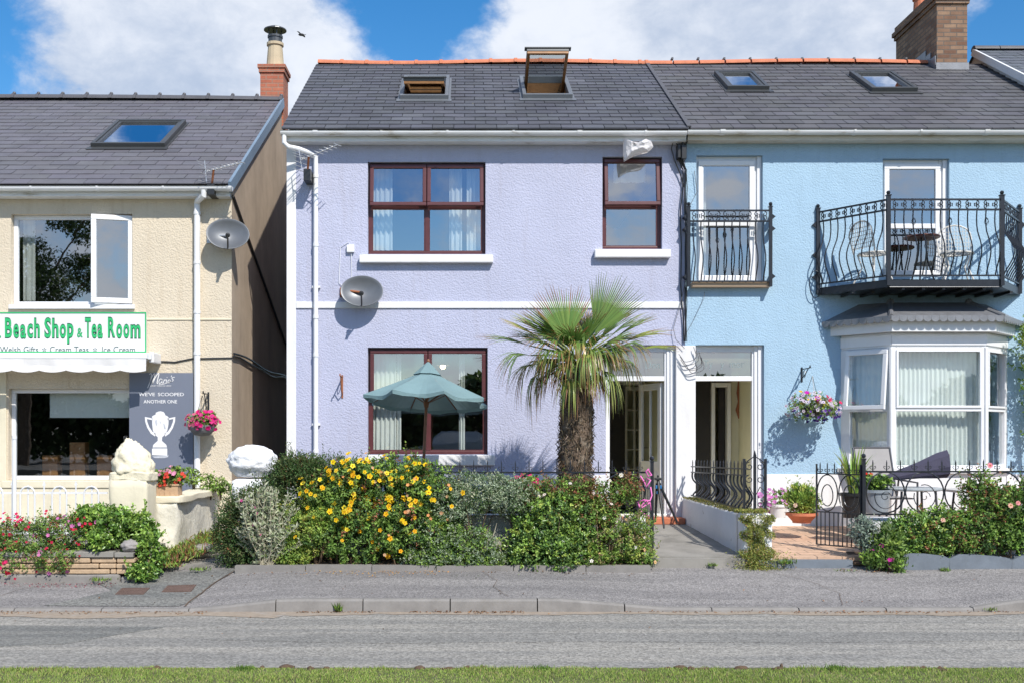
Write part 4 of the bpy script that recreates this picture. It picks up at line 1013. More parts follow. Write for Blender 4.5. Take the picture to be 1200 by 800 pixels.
mb = MB(); mb.box(KX0, KX1 + .02, 15.80, 15.83, wz(230, 15.8), wz(222, 15.8)); mb.box(KX0, KX1, 15.83, 16.0, wz(230, 15.8), wz(230, 15.8) + .02); mb.build('fascia', M['gutter'], kh_, bevel=.004)
mb = MB(); gutter(mb, KX0, KX1 + .03, 15.735, wz(219.5, 15.73)); mb.build('gutter', M['upvc'], kh_)
px_ = wx(231, F0 - .07)
mb = MB(); mb.tube([(wx(239, 15.735), 15.735, wz(223, 15.735)), (wx(239, 15.735), 15.74, wz(229, 15.735)), (px_ + .03, 15.86, wz(234, 15.8)), (px_, 15.93, wz(238, 15.93)), (px_, 15.93, wz(248, 15.93)), (px_, 15.93, .55)], .045, 10)
for py in (308, 366, 414, 250): z = wz(py, 15.93); mb.tube([(px_, 15.93, z - .02), (px_, 15.93, z + .02)], .052, 10)
mb.build('downpipe', M['upvc'], kh_)
mb = MB(); pts = [(KX1 + .02, F0 + 5.0 * t, 5.35 - 1.9 * t) for t in (0, .25, .5, .75, 1)]; mb.tube(pts, .022, 6)
pts = [(KX1 + .03, F0 + 5.2 * t, 3.05 - .12 * t + .03 * math.sin(9 * t)) for t in [i / 12 for i in range(13)]]; mb.tube(pts, .016, 5); mb.tube([(a_, b_, c_ - .05 - .02 * math.sin(b_ * 3)) for a_, b_, c_ in pts], .012, 5)
mb.tube([(wx(184, F0), F0 - .012, wz(423, F0)), (wx(205, F0), F0 - .012, wz(424, F0)), (wx(225, F0), F0 - .012, wz(420, F0)), (KX1 + .02, F0 - .012, wz(419, F0)), (KX1 + .03, F0 + .05, 3.05)], .012, 5)
mb.build('cable', M['plastic_black'], kh_)

# ---------------- white neighbour at the far right
RN = Roof(15.72, 6.50, 19.55, 8.74)
nh = thing('terraced_house', (9.15, F0, .3), 'white gabled house at the far right with only its roof corner in view', 'house', 'houses in the seafront row')
mb = MB(); mb.add([(9.15, F0, .3), (9.15, 23.1, .3), (9.15, 23.1, 6.5), (9.15, 19.55, 8.72), (9.15, F0, 6.62)], [(0, 1, 2, 3, 4)])
mb.quad((9.15, F0, .3), (14, F0, .3), (14, F0, 6.5), (9.15, F0, 6.5)); mb.quad((14, F0, .3), (14, 23.1, .3), (14, 23.1, 6.5), (14, F0, 6.5)); mb.quad((9.15, 23.1, .3), (14, 23.1, .3), (14, 23.1, 6.5), (9.15, 23.1, 6.5)); mb.build('wall', M['white_paint'], nh)
mb = MB(); mb.quad(RN.p(9.1, 0, .02), RN.p(14, 0, .02), RN.p(14, RN.L, .02), RN.p(9.1, RN.L, .02)); mb.quad((9.1, 19.55, 8.72), (14, 19.55, 8.72), (14, 23.2, 6.45), (9.1, 23.2, 6.45))
rf = mb.build('roof', M['slate'], nh, colors=[[.06, .06, .065, 1]] * len(mb.v)); RN.slates(9.1, 14, [], .22, .32, 77, (.10, .11, .13), rf, M['slate'])
mb = MB(); ridge_tiles(mb, 9.08, 14, 19.55, 8.78, .45, .08, 0); mb.build('ridge_tiles', M['ridge_dark'], rf)
mb = MB(); mb.box(9.06, 9.10, -.02, RN.L, -.02, .10, lambda x, v, d: RN.p(x, v, d)); mb.build('verge_trim', M['upvc'], rf)

# lit pendant lamp inside the ground floor window of the lilac house
M['bulb'] = bpy.data.materials.new('lit_bulb'); M['bulb'].use_nodes = True
_k = M['bulb'].node_tree.nodes['Principled BSDF']; _k.inputs['Emission Color'].default_value = (1, .62, .32, 1); _k.inputs['Emission Strength'].default_value = 9
Yl_ = 17.6; lx_, lz_ = wx(519, Yl_), wz(429, Yl_); t = thing('pendant_lamp', (lx_, Yl_, lz_), 'small lit pendant lamp glowing inside the window above the parasol', 'lamp')
mb = MB(); mb.ball((lx_, Yl_, lz_), .045, 10); mb.build('bulb', M['bulb'], t, smooth=True)
mb = MB(); mb.lathe([(.02, .10), (.06, .06), (.12, .02), (.11, .015), (.05, .055)], (lx_, Yl_, lz_), 16); mb.tube([(lx_, Yl_, lz_ + .09), (lx_, Yl_, 3.34)], .004, 4); mb.build('lamp_shade', M['alu'], t)

# ================================================================ THINGS ON THE FRONTS
M['sign_white'] = mat('sign_white', (0.70, 0.70, 0.71), 0.4, var=0.03)
M['sign_green'] = mat('sign_green', (0.03, 0.42, 0.14), 0.4, var=0.02)
M['sign_dkgreen'] = mat('sign_dark_green', (0.004, 0.09, 0.045), 0.4, var=0.0)
M['sign_grey'] = mat('sign_grey_letters', (0.10, 0.14, 0.13), 0.5, var=0.0)
M['banner'] = mat('banner_grey', (0.165, 0.185, 0.24), 0.45, var=0.05, vs=1.5)
M['awning'] = mat('awning_cloth', (0.80, 0.79, 0.79), 0.8, var=0.04, streak=((0.62, 0.60, 0.58), 0.35), trans=0.15)
YS = 15.96
t = thing('shop_sign', (wx(60, YS), YS, wz(412, YS)), 'long white shop sign with green lettering and green border above the awning', 'sign')
sx0, sx1, sz0, sz1 = wx(-170, YS), wx(171.5, YS), wz(413, YS), wz(366, YS)
mb = MB(); mb.box(sx0, sx1, YS, YS + .03, sz0, sz1); mb.build('board', M['sign_white'], t, bevel=.003)
mb = MB(); frame(mb, sx0, sx1, sz0, sz1, .018, YS - .006, YS - .001); mb.build('border', M['sign_green'], t)
def sgl(px0, px1, s, zb, zc, off, y, jig=True, seed=0):
    """one word, letter by letter with a hand-drawn wobble"""
    rnd = random.Random(seed); mb = MB()
    cu_w = {'B': .72, 'S': .62, 'T': .66, 'R': .7, 'm': .95, 'w': .9, '&': .75}
    ws = [cu_w.get(c, .60) for c in s]; tot = sum(ws); u = px0
    for c, w_ in zip(s, ws):
        a, b = u, u + (px1 - px0) * w_ / tot; u = b; dz = rnd.uniform(-.6, .6) if jig else 0
        g = (px1 - px0) * .025
        text_mesh(mb, c, wx(a + g, y), wx(b - g * .2, y), wz(zb + dz, y), wz(zc + dz * 1.8, y), y, off)
    return mb
W_ = [('Beach', 4.6, 47, 11), ('Shop', 51, 86.5, 12), ('Tea', 99, 120.5, 13), ('Room', 125.5, 165, 14)]
for nm, off, y, m in (('lettering', .046, YS - .004, 'sign_dkgreen'), ('lettering', .012, YS - .009, 'sign_green')):
    mb = MB()
    for s, a, b, sd_ in W_: q = sgl(a, b, s, 395, 372.5, off, y, True, sd_); mb.add(q.v, q.f)
    q = sgl(90, 97, '&', 395, 384, off * .4, y, False); mb.add(q.v, q.f); q = sgl(-1.2, 1.4, '.', 395, 385, off, y); mb.add(q.v, q.f)
    q = sgl(-75, -5, 'Siop Glan', 395, 372.5, off, y, True, 4) if False else MB()
    mb.build(nm, M[m], t)
mb = MB()
for s, a, b in (('Welsh Gifts', 0, 45), ('Cream Teas', 58.5, 104), ('Ice Cream', 119.5, 158.5)):
    text_mesh(mb, s, wx(a, YS), wx(b, YS), wz(412.8, YS), wz(405.4, YS), YS - .005, .004)
for cx in (52, 111.5):
    for k in range(5):
        a_ = 2 * math.pi * k / 5 + .3; X_, Z_ = wx(cx, YS), wz(409.5, YS); mb.add([(X_ + r * math.cos(a_ + o), YS - .005, Z_ + r * math.sin(a_ + o)) for r, o in ((.004, 0), (.028, .3), (.034, 0), (.028, -.3))], [(0, 1, 2, 3)])
each(mb, 'small_letter', M['sign_grey'], t)

# awning, half wound in over the shop window
Ya = 15.55
t = thing('awning', (wx(60, Ya), F0, wz(420, Ya)), 'white shop awning with a scalloped valance wound in under the green sign', 'awning')
ax0, ax1 = wx(-175, Ya), wx(173, Ya)
mb = MB(); z1, z0 = wz(413, Ya), wz(420, Ya)
mb.box(ax0, ax1, Ya, Ya + .05, z0, z1); mb.box(ax0, ax1, Ya + .05, F0 - .045, z1 - .03, z1 + .0)
mb.build('front_bar', M['upvc'], t, bevel=.01)
mb = MB(); n = 300; b0 = 0
for i in range(n + 1):
    x = ax0 + (ax1 - .02 - ax0) * i / n; k = (ax1 - x) / .385; zz = wz(433.5, Ya) - .03 * abs(math.sin(math.pi * k)) ** .8 - (.0)
    yy = Ya - .006 + .008 * math.sin(x * 7) + .004 * math.sin(x * 23)
    mb.v += [(x, Ya - .006, z0 - .001), (x, yy, (z0 + zz) / 2), (x, yy - .01, zz)]
for i in range(n): a = i * 3; mb.f += [(a, a + 3, a + 4, a + 1), (a + 1, a + 4, a + 5, a + 2)]; mb.mi += [0, 0]
mb.build('valance', M['awning'], t)
mb = MB(); xe = ax1 + .035; mb.box(ax1 + .001, ax1 + .07, Ya + .06, F0 - .002, wz(424, Ya), wz(412, Ya)); mb.box(ax1 + .001, ax1 + .045, Ya - .01, Ya + .06, wz(421, Ya), wz(413, Ya)); mb.build('end_bracket', M['upvc'], t, bevel=.012)
mb = MB(); mb.tube([(ax1 - .6, 15.93, z0 - .02), (ax1 - .25, 15.72, z0 - .03), (ax1 - .02, Ya + .04, z0 - .01)], .018, 8); mb.build('folding_arm', M['upvc'], t)

# banner
Yb = 15.955
t = thing('banner', (wx(188, Yb), Yb, wz(570, Yb)), 'tall grey banner with a white trophy printed on it beside the shop window', 'banner')
bx0, bx1, bz0, bz1 = wx(151.5, Yb), wx(226.5, Yb), wz(575, Yb), wz(436.5, Yb)
mb = MB(); mb.box(bx0, bx1, Yb, Yb + .012, bz0, bz1); mb.build('sheet', M['banner'], t)
Yp = Yb - .004; M['print'] = mat('white_print', (.78, .78, .80), .5, var=.0); M['print_grey'] = mat('grey_print', (.50, .52, .57), .5, var=.25, vs=12)
bp = lambda x, y: (140 + x / 5.714, 420 + y / 5.714)     # zoomed-photo coordinates of the printing
def stroke(mb, pts, w_):
    pts = [Vector(bp(*p)) for p in pts]; P = []
    for i in range(len(pts) - 1):          # smooth through the points
        p0 = pts[max(i - 1, 0)]; p1 = pts[i]; p2 = pts[i + 1]; p3 = pts[min(i + 2, len(pts) - 1)]
        for k in range(6):
            s = k / 6; P.append(0.5 * ((2 * p1) + (p2 - p0) * s + (2 * p0 - 5 * p1 + 4 * p2 - p3) * s * s + (3 * p1 - p0 - 3 * p2 + p3) * s ** 3))
    P.append(pts[-1]); n = len(P); b = len(mb.v)
    for i, p in enumerate(P):
        d = (P[min(i + 1, n - 1)] - P[max(i - 1, 0)]).normalized(); e = Vector((-d.y, d.x)) * w_ / 5.714 / 2 * (1 if 0 < i < n - 1 else .4)
        for q in (p + e, p - e): mb.v.append((wx(q.x, Yp), Yp, wz(q.y, Yp)))
    for i in range(n - 1): a = b + 2 * i; mb.f.append((a, a + 1, a + 3, a + 2)); mb.mi.append(0)
mb = MB()
stroke(mb, [(200, 106), (208, 98), (214, 104), (210, 130), (200, 165), (188, 196)], 5); stroke(mb, [(203, 160), (218, 120), (234, 98), (236, 112), (226, 140), (221, 166)], 6)
stroke(mb, [(221, 166), (238, 128), (258, 98), (264, 104), (256, 136), (252, 160), (258, 166)], 6); stroke(mb, [(286, 138), (274, 134), (264, 150), (268, 164), (280, 156), (288, 138), (284, 160), (292, 160)], 4.5)
stroke(mb, [(294, 164), (300, 138), (303, 144), (313, 136)], 4.5); stroke(mb, [(316, 138), (312, 160)], 4.5); stroke(mb, [(318, 122), (320, 126)], 5)
stroke(mb, [(336, 138), (326, 144), (325, 158), (334, 158), (340, 146), (334, 138)], 4.5); stroke(mb, [(350, 110), (346, 122)], 4.5); stroke(mb, [(371, 122), (356, 124), (352, 132), (360, 140), (352, 150), (338, 152)], 4.5)
stroke(mb, [(262, 172), (290, 170), (320, 160), (352, 150)], 3.5)
text_mesh(mb, 'LUXURY WELSH ICE CREAM', wx(176, Yp), wx(200.5, Yp), wz(452.3, Yp), wz(450.7, Yp), Yp)
mb.build('logo_lettering', M['print'], t); mb = MB()
text_mesh(mb, "WE'VE", wx(162.5, Yp), wx(181.5, Yp), wz(463.5, Yp), wz(459.5, Yp), Yp, .012); text_mesh(mb, 'SCOOPED', wx(185, Yp), wx(215.5, Yp), wz(463.5, Yp), wz(459.5, Yp), Yp, .012)
text_mesh(mb, 'ANOTHER ONE', wx(168.2, Yp), wx(207.5, Yp), wz(472, Yp), wz(468, Yp), Yp, .012)
mb.build('slogan_lettering', M['print'], t)
mb = MB()
def poly(mb, pts, y=Yp): mb.add([(wx(bp(*p)[0], y), y, wz(bp(*p)[1], y)) for p in pts], [tuple(range(len(pts)))])
poly(mb, [(218, 385), (228, 378), (240, 374), (244, 360), (262, 352), (276, 350), (296, 356), (304, 366), (306, 376), (322, 384), (330, 392), (328, 440), (320, 480), (304, 508), (286, 524), (284, 548), (300, 562), (314, 575), (318, 592), (222, 592), (226, 575), (240, 562), (256, 548), (256, 524), (238, 508), (224, 480), (219, 440)])
poly(mb, [(218, 600), (320, 600), (320, 648), (218, 644)])
for s in (1, -1):
    q = [(272 + s * (x - 272), y) for x, y in ((322, 398), (374, 388), (372, 420), (358, 462), (334, 500), (306, 520))]; q2 = [(272 + s * (x - 272), y) for x, y in ((302, 500), (324, 486), (344, 456), (358, 420), (360, 402), (324, 410))]
    pts = q + q2
    for (a, b, c, d) in zip(q, q[1:], q2[::-1][1:], q2[::-1]): poly(mb, [a, b, c, d])
mb.build('trophy_print', M['print'], t)
mb = MB(); poly(mb, [(218, 652), (322, 648), (328, 640), (326, 656), (300, 664), (236, 664)], Yp); poly(mb, [(236, 420), (246, 405), (254, 430), (248, 452)], Yp - .002); poly(mb, [(268, 410), (276, 424), (274, 440)], Yp - .002); poly(mb, [(292, 430), (304, 440), (310, 470), (300, 468)], Yp - .002); poly(mb, [(224, 594), (318, 594), (318, 599), (222, 599)], Yp)
each(mb, 'trophy_shading', M['print_grey'], t)

# satellite dishes
def dish(cx, cy, wpx, name_lab, foot, tilt=45, yaw=8):
    Y = F0 - .20; c = Vector((wx(cx, Y), Y, wz(cy, Y))); t = thing('satellite_dish', (c.x, F0, c.z - .1), name_lab, 'satellite dish', 'satellite dishes on the house fronts')
    R_ = wpx / 2 / 80 * .98
    rot = Matrix.Rotation(R(yaw), 3, 'Z') @ Matrix.Rotation(R(90 - tilt), 3, 'X')
    fn = lambda x, y, z: tuple(c + rot @ Vector((x, y * .78, z)))
    dp = lambda r: .95 * r * r
    mb = MB(); prof = [(max(r, .0005), dp(r) - dp(R_)) for r in [R_ * i / 8 for i in range(9)]]; prof2 = [(r, z - .008) for r, z in prof][::-1]
    mb.lathe(prof + [(R_ + .008, .0), (R_ + .008, -.010)] + prof2, (0, 0, 0), 36, fn); mb.build('reflector', M['dish'], t, smooth=True)
    mb = MB(); L0 = fn(0, -R_ * .98, -.02); L1 = fn(0, -R_ * .70, .27); mb.tube([fn(0, -.05, -.10), fn(0, -R_ * .9, -.05), L0, L1], .012, 6); mb.build('arm', M['plastic_black'], t)
    mb = MB(); d = (Vector(fn(0, 0, 0)) - Vector(L1)).normalized(); L1v = Vector(L1); mb.tube([L1v - d * .01, L1v + d * .05, L1v + d * .055, L1v + d * .075], [.022, .022, .034, .034], 10); mb.build('receiver', M['plastic_black'], t)
    fx, fy = foot; mb = MB(); wp = Vector((wx(fx, F0 - .03), F0 - .03, wz(fy, F0))); mb.tube([wp, (wp.x, F0 - .12, wp.z + .02), (c.x, F0 - .16, c.z - .02), fn(0, 0, -dp(R_) - .01)], .018, 8); mb.box(wp.x - .045, wp.x + .045, F0 - .03, F0 - .001, wp.z - .07, wp.z + .07)
    mb.build('wall_bracket', M['rust'] if cx > 300 else M['alu'], t); return t
dish(424, 341, 49, 'grey satellite dish on the lilac wall left of the palm', (402, 343), 16, 4)
dish(267, 274, 49, 'grey satellite dish on the cream wall beside its downpipe', (246, 280), 16, 12)
# small white terminal box and wires on the lilac wall
mb = MB(); X_, Z_ = wx(411, F0), wz(292, F0); t = thing('terminal_box', (X_, F0, Z_), 'small white terminal box with thin wires on the lilac wall below the upper window', 'junction box')
mb.box(X_ - .055, X_ + .055, F0 - .05, F0 - .001, Z_ - .055, Z_ + .055); mb.build('case', M['upvc'], t, bevel=.008)
mb = MB(); mb.tube([(X_, F0 - .02, Z_ + .05), (X_ - .03, F0 - .015, Z_ + .1), (X_ - .15, F0 - .012, Z_ + .02), (X_ - .17, F0 - .012, Z_ - .5), (X_ - .1, F0 - .03, Z_ - .55)], .005, 4); mb.tube([(X_ + .01, F0 - .02, Z_ - .05), (X_ + .015, F0 - .012, Z_ - .4), (X_ - .03, F0 - .02, Z_ - .6)], .005, 4); mb.build('wire', M['upvc'], t)

def aerial(base, mast_top, boom_dir, lab, n=9, scale=1.0):
    t = thing('television_aerial', base, lab, 'aerial', 'television aerials at the eaves')
    b = Vector(base); m = Vector(mast_top); mb = MB(); mb.tube([(b.x, F0 - .001, b.z), (b.x, b.y, b.z), m], .016, 6); mb.build('mast', M['rust'], t)
    mb = MB(); mb.box(b.x - .05, b.x + .05, b.y - .05, F0 - .002, b.z - .1, b.z + .06); mb.build('mast_clamp', M['plastic_black'], t)
    d = Vector(boom_dir).normalized(); s = d.cross(Vector((0, 0, 1))).normalized(); u = s.cross(d)
    st = m - d * .18 * scale; e = m + d * .62 * scale; mb = MB(); mb.tube([st, e], .009, 5); mb.build('boom', M['alu'], t)
    for i in range(n):
        p = st.lerp(e, .12 + .88 * i / (n - 1)); h = (.14 - .006 * i) * scale; mb = MB(); mb.tube([p - s * h, p + s * h], .0055, 4); mb.build('element', M['alu'], t)
    for k in (-1, 1):
        mb = MB()
        for j in range(3): q = st + u * k * (.04 + .05 * j) - d * .02 * j; mb.tube([q - s * .16 * scale, q + s * .16 * scale], .005, 4)
        mb.tube([st, st + u * k * .16], .006, 4); mb.build('reflector', M['alu'], t)
aerial((wx(361, 15.8), 15.74, wz(204, 15.74)), (wx(363, 15.7), 15.60, wz(184, 15.6)), (.75, -.45, .17), 'small aluminium television aerial on a rusty bracket at the lilac house corner', 8, .85)
aerial((wx(248, 15.75), 15.74, wz(221, 15.74)), (wx(250, 15.6), 15.62, wz(199, 15.62)), (.85, -.4, .10), 'small aluminium television aerial above the cream house gutter', 9, .8)

# electricity box and cables at the party wall
X_, Z_ = wx(797.5, 15.9), wz(178, 15.9)
t = thing('junction_box', (X_, F0, Z_), 'black electricity junction box with looping cables between the lilac and blue fronts', 'junction box')
mb = MB(); mb.box(X_ - .05, X_ + .0, 15.86, F0 - .001, Z_ - .10, Z_ + .10); mb.box(X_ + .004, X_ + .08, 15.84, F0 - .001, Z_ - .12, Z_ + .09); mb.tube([(X_ + .02, 15.85, Z_ + .09), (X_ + .02, 15.85, Z_ + .14)], .02, 6); mb.build('case', M['plastic_black'], t, bevel=.012)
cab = MB(); Xc = wx(803.5, 15.95); zt = wz(404, 15.95)
for k in range(4):
    rnd = random.Random(40 + k); pts = [(X_ + .02 * k - .03, 15.92, Z_ - .1)]
    for i in range(10): pts.append((Xc - .02 + k * .013 + rnd.uniform(-.012, .012) - (.05 * math.sin(math.pi * (i + 1) / 10) if k == 0 else 0), 15.965 - .005 * k, Z_ - .25 - (Z_ - .3 - zt) * i / 9))
    cab.tube(pts, .010 if k < 3 else .006, 5)
cab.tube([(X_ - .03, 15.92, Z_ + .09), (X_ - .1, 15.9, Z_ + .17), (X_ - .13, 15.92, Z_ + .05), (X_ - .09, 15.93, Z_ - .1), (X_ + .0, 15.95, Z_ - .3), (Xc - .02, 15.96, Z_ - .5)], .010, 5)
cab.tube([(X_ + .05, 15.9, Z_ + .08), (X_ + .09, 15.88, Z_ + .2), (X_ + .2, 15.87, wz(160, 15.87)), (X_ + .9, 15.87, wz(161.5, 15.87))], .009, 5)
cab.tube([(X_ + .06, 15.9, Z_ + .08), (X_ + .12, 15.86, Z_ + .18), (X_ + .25, 15.86, wz(161, 15.86)), (X_ + .9, 15.86, wz(160.3, 15.86))], .008, 5)
cab.build('cable', M['plastic_black'], t)
cab = MB()
for k in range(5):
    rnd = random.Random(60 + k); cx_ = wx(806 + 2 * k, 15.9); r = .10 + .035 * rnd.random(); zc_ = wz(414 + 3.2 * k, 15.9)
    a0, a1 = math.pi * 1.05, math.pi * 2.2
    cab.tube([(cx_ + r * 1.15 * math.cos(a0 + (a1 - a0) * i / 12) + .02 * math.sin(i), 15.93 - .008 * k, zc_ + r * 1.25 * math.sin(a0 + (a1 - a0) * i / 12) + .02) for i in range(13)], .0055, 4)
cab.tube([(Xc, 15.95, wz(330, 15.95)), (wx(795, 15.95), 15.95, wz(365, 15.95)), (wx(789, 15.95), 15.95, wz(385, 15.95)), (wx(792, 15.95), 15.94, wz(398, 15.95)), (wx(802, 15.95), 15.94, wz(408, 15.95))], .005, 4)
cab.tube([(wx(814, 15.95), 15.97, wz(200, 15.95)), (wx(817, 15.95), 15.96, wz(225, 15.95)), (wx(808, 15.95), 15.96, wz(242, 15.95))], .005, 4)
cab.tube([(wx(826, 15.95), 15.97, wz(342, 15.95)), (wx(825, 15.95), 15.96, wz(350, 15.95)), (wx(813, 15.95), 15.96, wz(375, 15.95)), (Xc, 15.96, wz(392, 15.95))], .004, 4)
each(cab, 'cable_loop', mat('grey_cable', (.09, .09, .095), .5), t)
# white carrier bag caught under the eaves
def blob(mb, c, rad, n=20, m=12, nz=.2, ns=3, seed=0, flat=None, fn=None):
    b = len(mb.v)
    for j in range(m + 1):
        ph_ = math.pi * j / m
        for i in range(n):
            th = 2 * math.pi * i / n; d = Vector((math.sin(ph_) * math.cos(th), math.sin(ph_) * math.sin(th), math.cos(ph_)))
            k = 1 + nz * noise.fractal(d * ns + Vector((seed * 3.1, seed, 0)), .8, 2, 5)
            p = Vector((d.x * rad[0] * k, d.y * rad[1] * k, d.z * rad[2] * k))
            if flat is not None and p.z < flat: p.z = flat
            if fn: p = fn(p)
            mb.v.append((c[0] + p.x, c[1] + p.y, c[2] + p.z))
    for j in range(m):
        for i in range(n): mb.f.append((b + j * n + i, b + j * n + (i + 1) % n, b + (j + 1) * n + (i + 1) % n, b + (j + 1) * n + i)); mb.mi.append(0)
Yg = 15.72
mb = MB(); pol = [(731, 163), (734, 163.5), (740, 167), (748, 167), (757, 163), (763, 166), (766, 172), (760, 178), (748, 181), (740, 184), (732, 188.5), (730.5, 180)]
n_ = len(pol); cz = (745, 173)
rings = []
for s, yo in ((1, 0), (.8, -.06), (.45, -.10), (.0, -.08)):
    rings.append([(wx(cz[0] + (p[0] - cz[0]) * s, Yg), Yg + yo + (.02 * math.sin(i * 2.4)) * (s > 0), wz(cz[1] + (p[1] - cz[1]) * s, Yg)) for i, p in enumerate(pol)])
back = [[(x, 2 * Yg + .06 - y, z) for x, y, z in r] for r in rings]
for rs in (rings, back):
    b0 = len(mb.v)
    for r in rs: mb.v += r
    for j in range(3):
        for i in range(n_): mb.f.append((b0 + j * n_ + i, b0 + j * n_ + (i + 1) % n_, b0 + (j + 1) * n_ + (i + 1) % n_, b0 + (j + 1) * n_ + i)); mb.mi.append(0)
mb.tube([(wx(733, Yg), Yg, wz(165, Yg)), (wx(732, Yg), 15.78, wz(163, Yg))], .006, 4)
tag(mb.build('carrier_bag', mat('white_polythene', (.78, .76, .77), .35, trans=.3, bump=.9, bs=14, bd=.03)), 'crumpled white plastic carrier bag hanging under the eaves of the lilac house', 'bag')

# wall brackets and hanging baskets
def bracket(px, py0, py1, out_, lab, m='rust', hook=True):
    X_ = wx(px, F0 - .02); z0, z1 = wz(py1, F0), wz(py0, F0); t = thing('basket_bracket', (X_, F0, z0), lab, 'bracket', 'iron basket brackets on the walls')
    mb = MB(); mb.box(X_ - .012, X_ + .012, F0 - .012, F0 - .001, z0, z1); mb.build('back_plate', M[m], t)
    mb = MB(); mb.tube([(X_, F0 - .012, z1 - .03), (X_, F0 - out_, z1 - .03), (X_, F0 - out_ - .03, z1), (X_, F0 - out_ - .05, z1 - .03)], .009, 5); mb.build('arm', M[m], t)
    mb = MB(); mb.tube([(X_, F0 - .012, z0 + .05), (X_ + .0, F0 - out_ * .45, z0 + .10), (X_, F0 - out_ * .85, z1 - .035)], .008, 5); mb.tube([(X_, F0 - out_ * .35 - .05 * math.cos(a_), z1 - .10 + .05 * math.sin(a_)) for a_ in [i * .7 for i in range(10)]], .006, 4); mb.build('scroll_stay', M[m], t); return t
bracket(401, 439, 466, .26, 'empty rusty basket bracket on the lilac wall beside the downpipe')
bracket(244, 459, 487, .30, 'dark basket bracket on the cream wall holding the pink flower basket', 'iron')
bracket(940, 430, 447, .36, 'black basket bracket on the pale blue wall above the white flower basket', 'iron')

# ================================================================ PARASOL
t = thing('parasol', (wx(502, 14.7), 14.7, .45), 'teal green open garden parasol on a wooden pole in front of the lilac house window', 'parasol')
M['teal'] = mat('teal_canvas', (0.200, 0.315, 0.335), 0.85, trans=0.18, var=0.10, vs=3, bump=.5, bs=7, bd=.03)
Yc = 14.7; ap = Vector((wx(501.5, Yc), Yc, wz(432, Yc))); rr = .865; drop = .42
tl = Matrix.Rotation(R(-7), 3, 'X') @ Matrix.Rotation(R(2.5), 3, 'Y')
def cpt(k, r, dz=0):   # k in ribs
    a = 2 * math.pi * (k + .38) / 8; base = 2 * math.pi / 8; kk = (k % 1)
    sag = 1 - .10 * math.sin(math.pi * kk) * (r / rr); z = -drop * (r / rr) ** .92 - .05 * math.sin(math.pi * kk) * (1 if r > .3 * rr else 0) * (r / rr - .2)
    # straight chords between ribs
    cosd = math.cos(base / 2) / math.cos((kk - .5) * base) if kk else 1
    q = Vector((math.cos(a) * r * cosd * sag, math.sin(a) * r * cosd * sag, z + dz)); return tuple(ap + tl @ q)
mb = MB(); nr = 8; nk = 48
for j in range(nr + 1):
    r = .05 + (rr - .05) * j / nr
    for i in range(nk): mb.v.append(cpt(i / 6, r))
for i in range(nk):
    p = Vector(cpt(i / 6, rr)); mb.v.append((p.x, p.y, p.z - .045 - .01 * math.sin(i * 1.7)))
for j in range(nr + 1):
    for i in range(nk): mb.f.append((j * nk + i, j * nk + (i + 1) % nk, (j + 1) * nk + (i + 1) % nk, (j + 1) * nk + i)); mb.mi.append(0)
can = mb.build('canopy', M['teal'], t)
mb = MB()
for j, (r, dz) in enumerate(((.008, .075), (.07, .055), (.15, .015), (.20, -.008))):
    for i in range(nk): mb.v.append(cpt(i / 6, r, dz + .03))
for j in range(3):
    for i in range(nk): mb.f.append((j * nk + i, j * nk + (i + 1) % nk, (j + 1) * nk + (i + 1) % nk, (j + 1) * nk + i)); mb.mi.append(0)
mb.build('vent', M['teal'], can)
M['pole'] = mat('parasol_wood', (.22, .095, .045), .5, var=.25, vs=12)
mb = MB(); pb = Vector((wx(492, Yc), Yc, .40)); mb.tube([pb, ap - Vector((0, 0, .02))], .021, 10); mb.build('pole', M['pole'], t)
mb = MB(); hp = ap.lerp(pb, .20); mb.tube([hp + Vector((0, 0, .03)), hp - Vector((0, 0, .05))], [.045, .03], 10); mb.build('hub', M['pole'], t)
for k in range(8):
    mb = MB(); mb.tube([cpt(k, .03, -.02), cpt(k, rr - .02, -.015)], .008, 4); r_ = mb.build('rib', M['pole'], t)
    mb = MB(); mb.tube([tuple(hp), cpt(k, rr * .5, -.02)], .007, 4); mb.build('strut', M['pole'], r_)
mb = MB(); mb.ball(tuple(ap + tl @ Vector((0, 0, .11))), .022, 8, (1, 1, 1.4)); mb.build('finial', M['pole'], t)

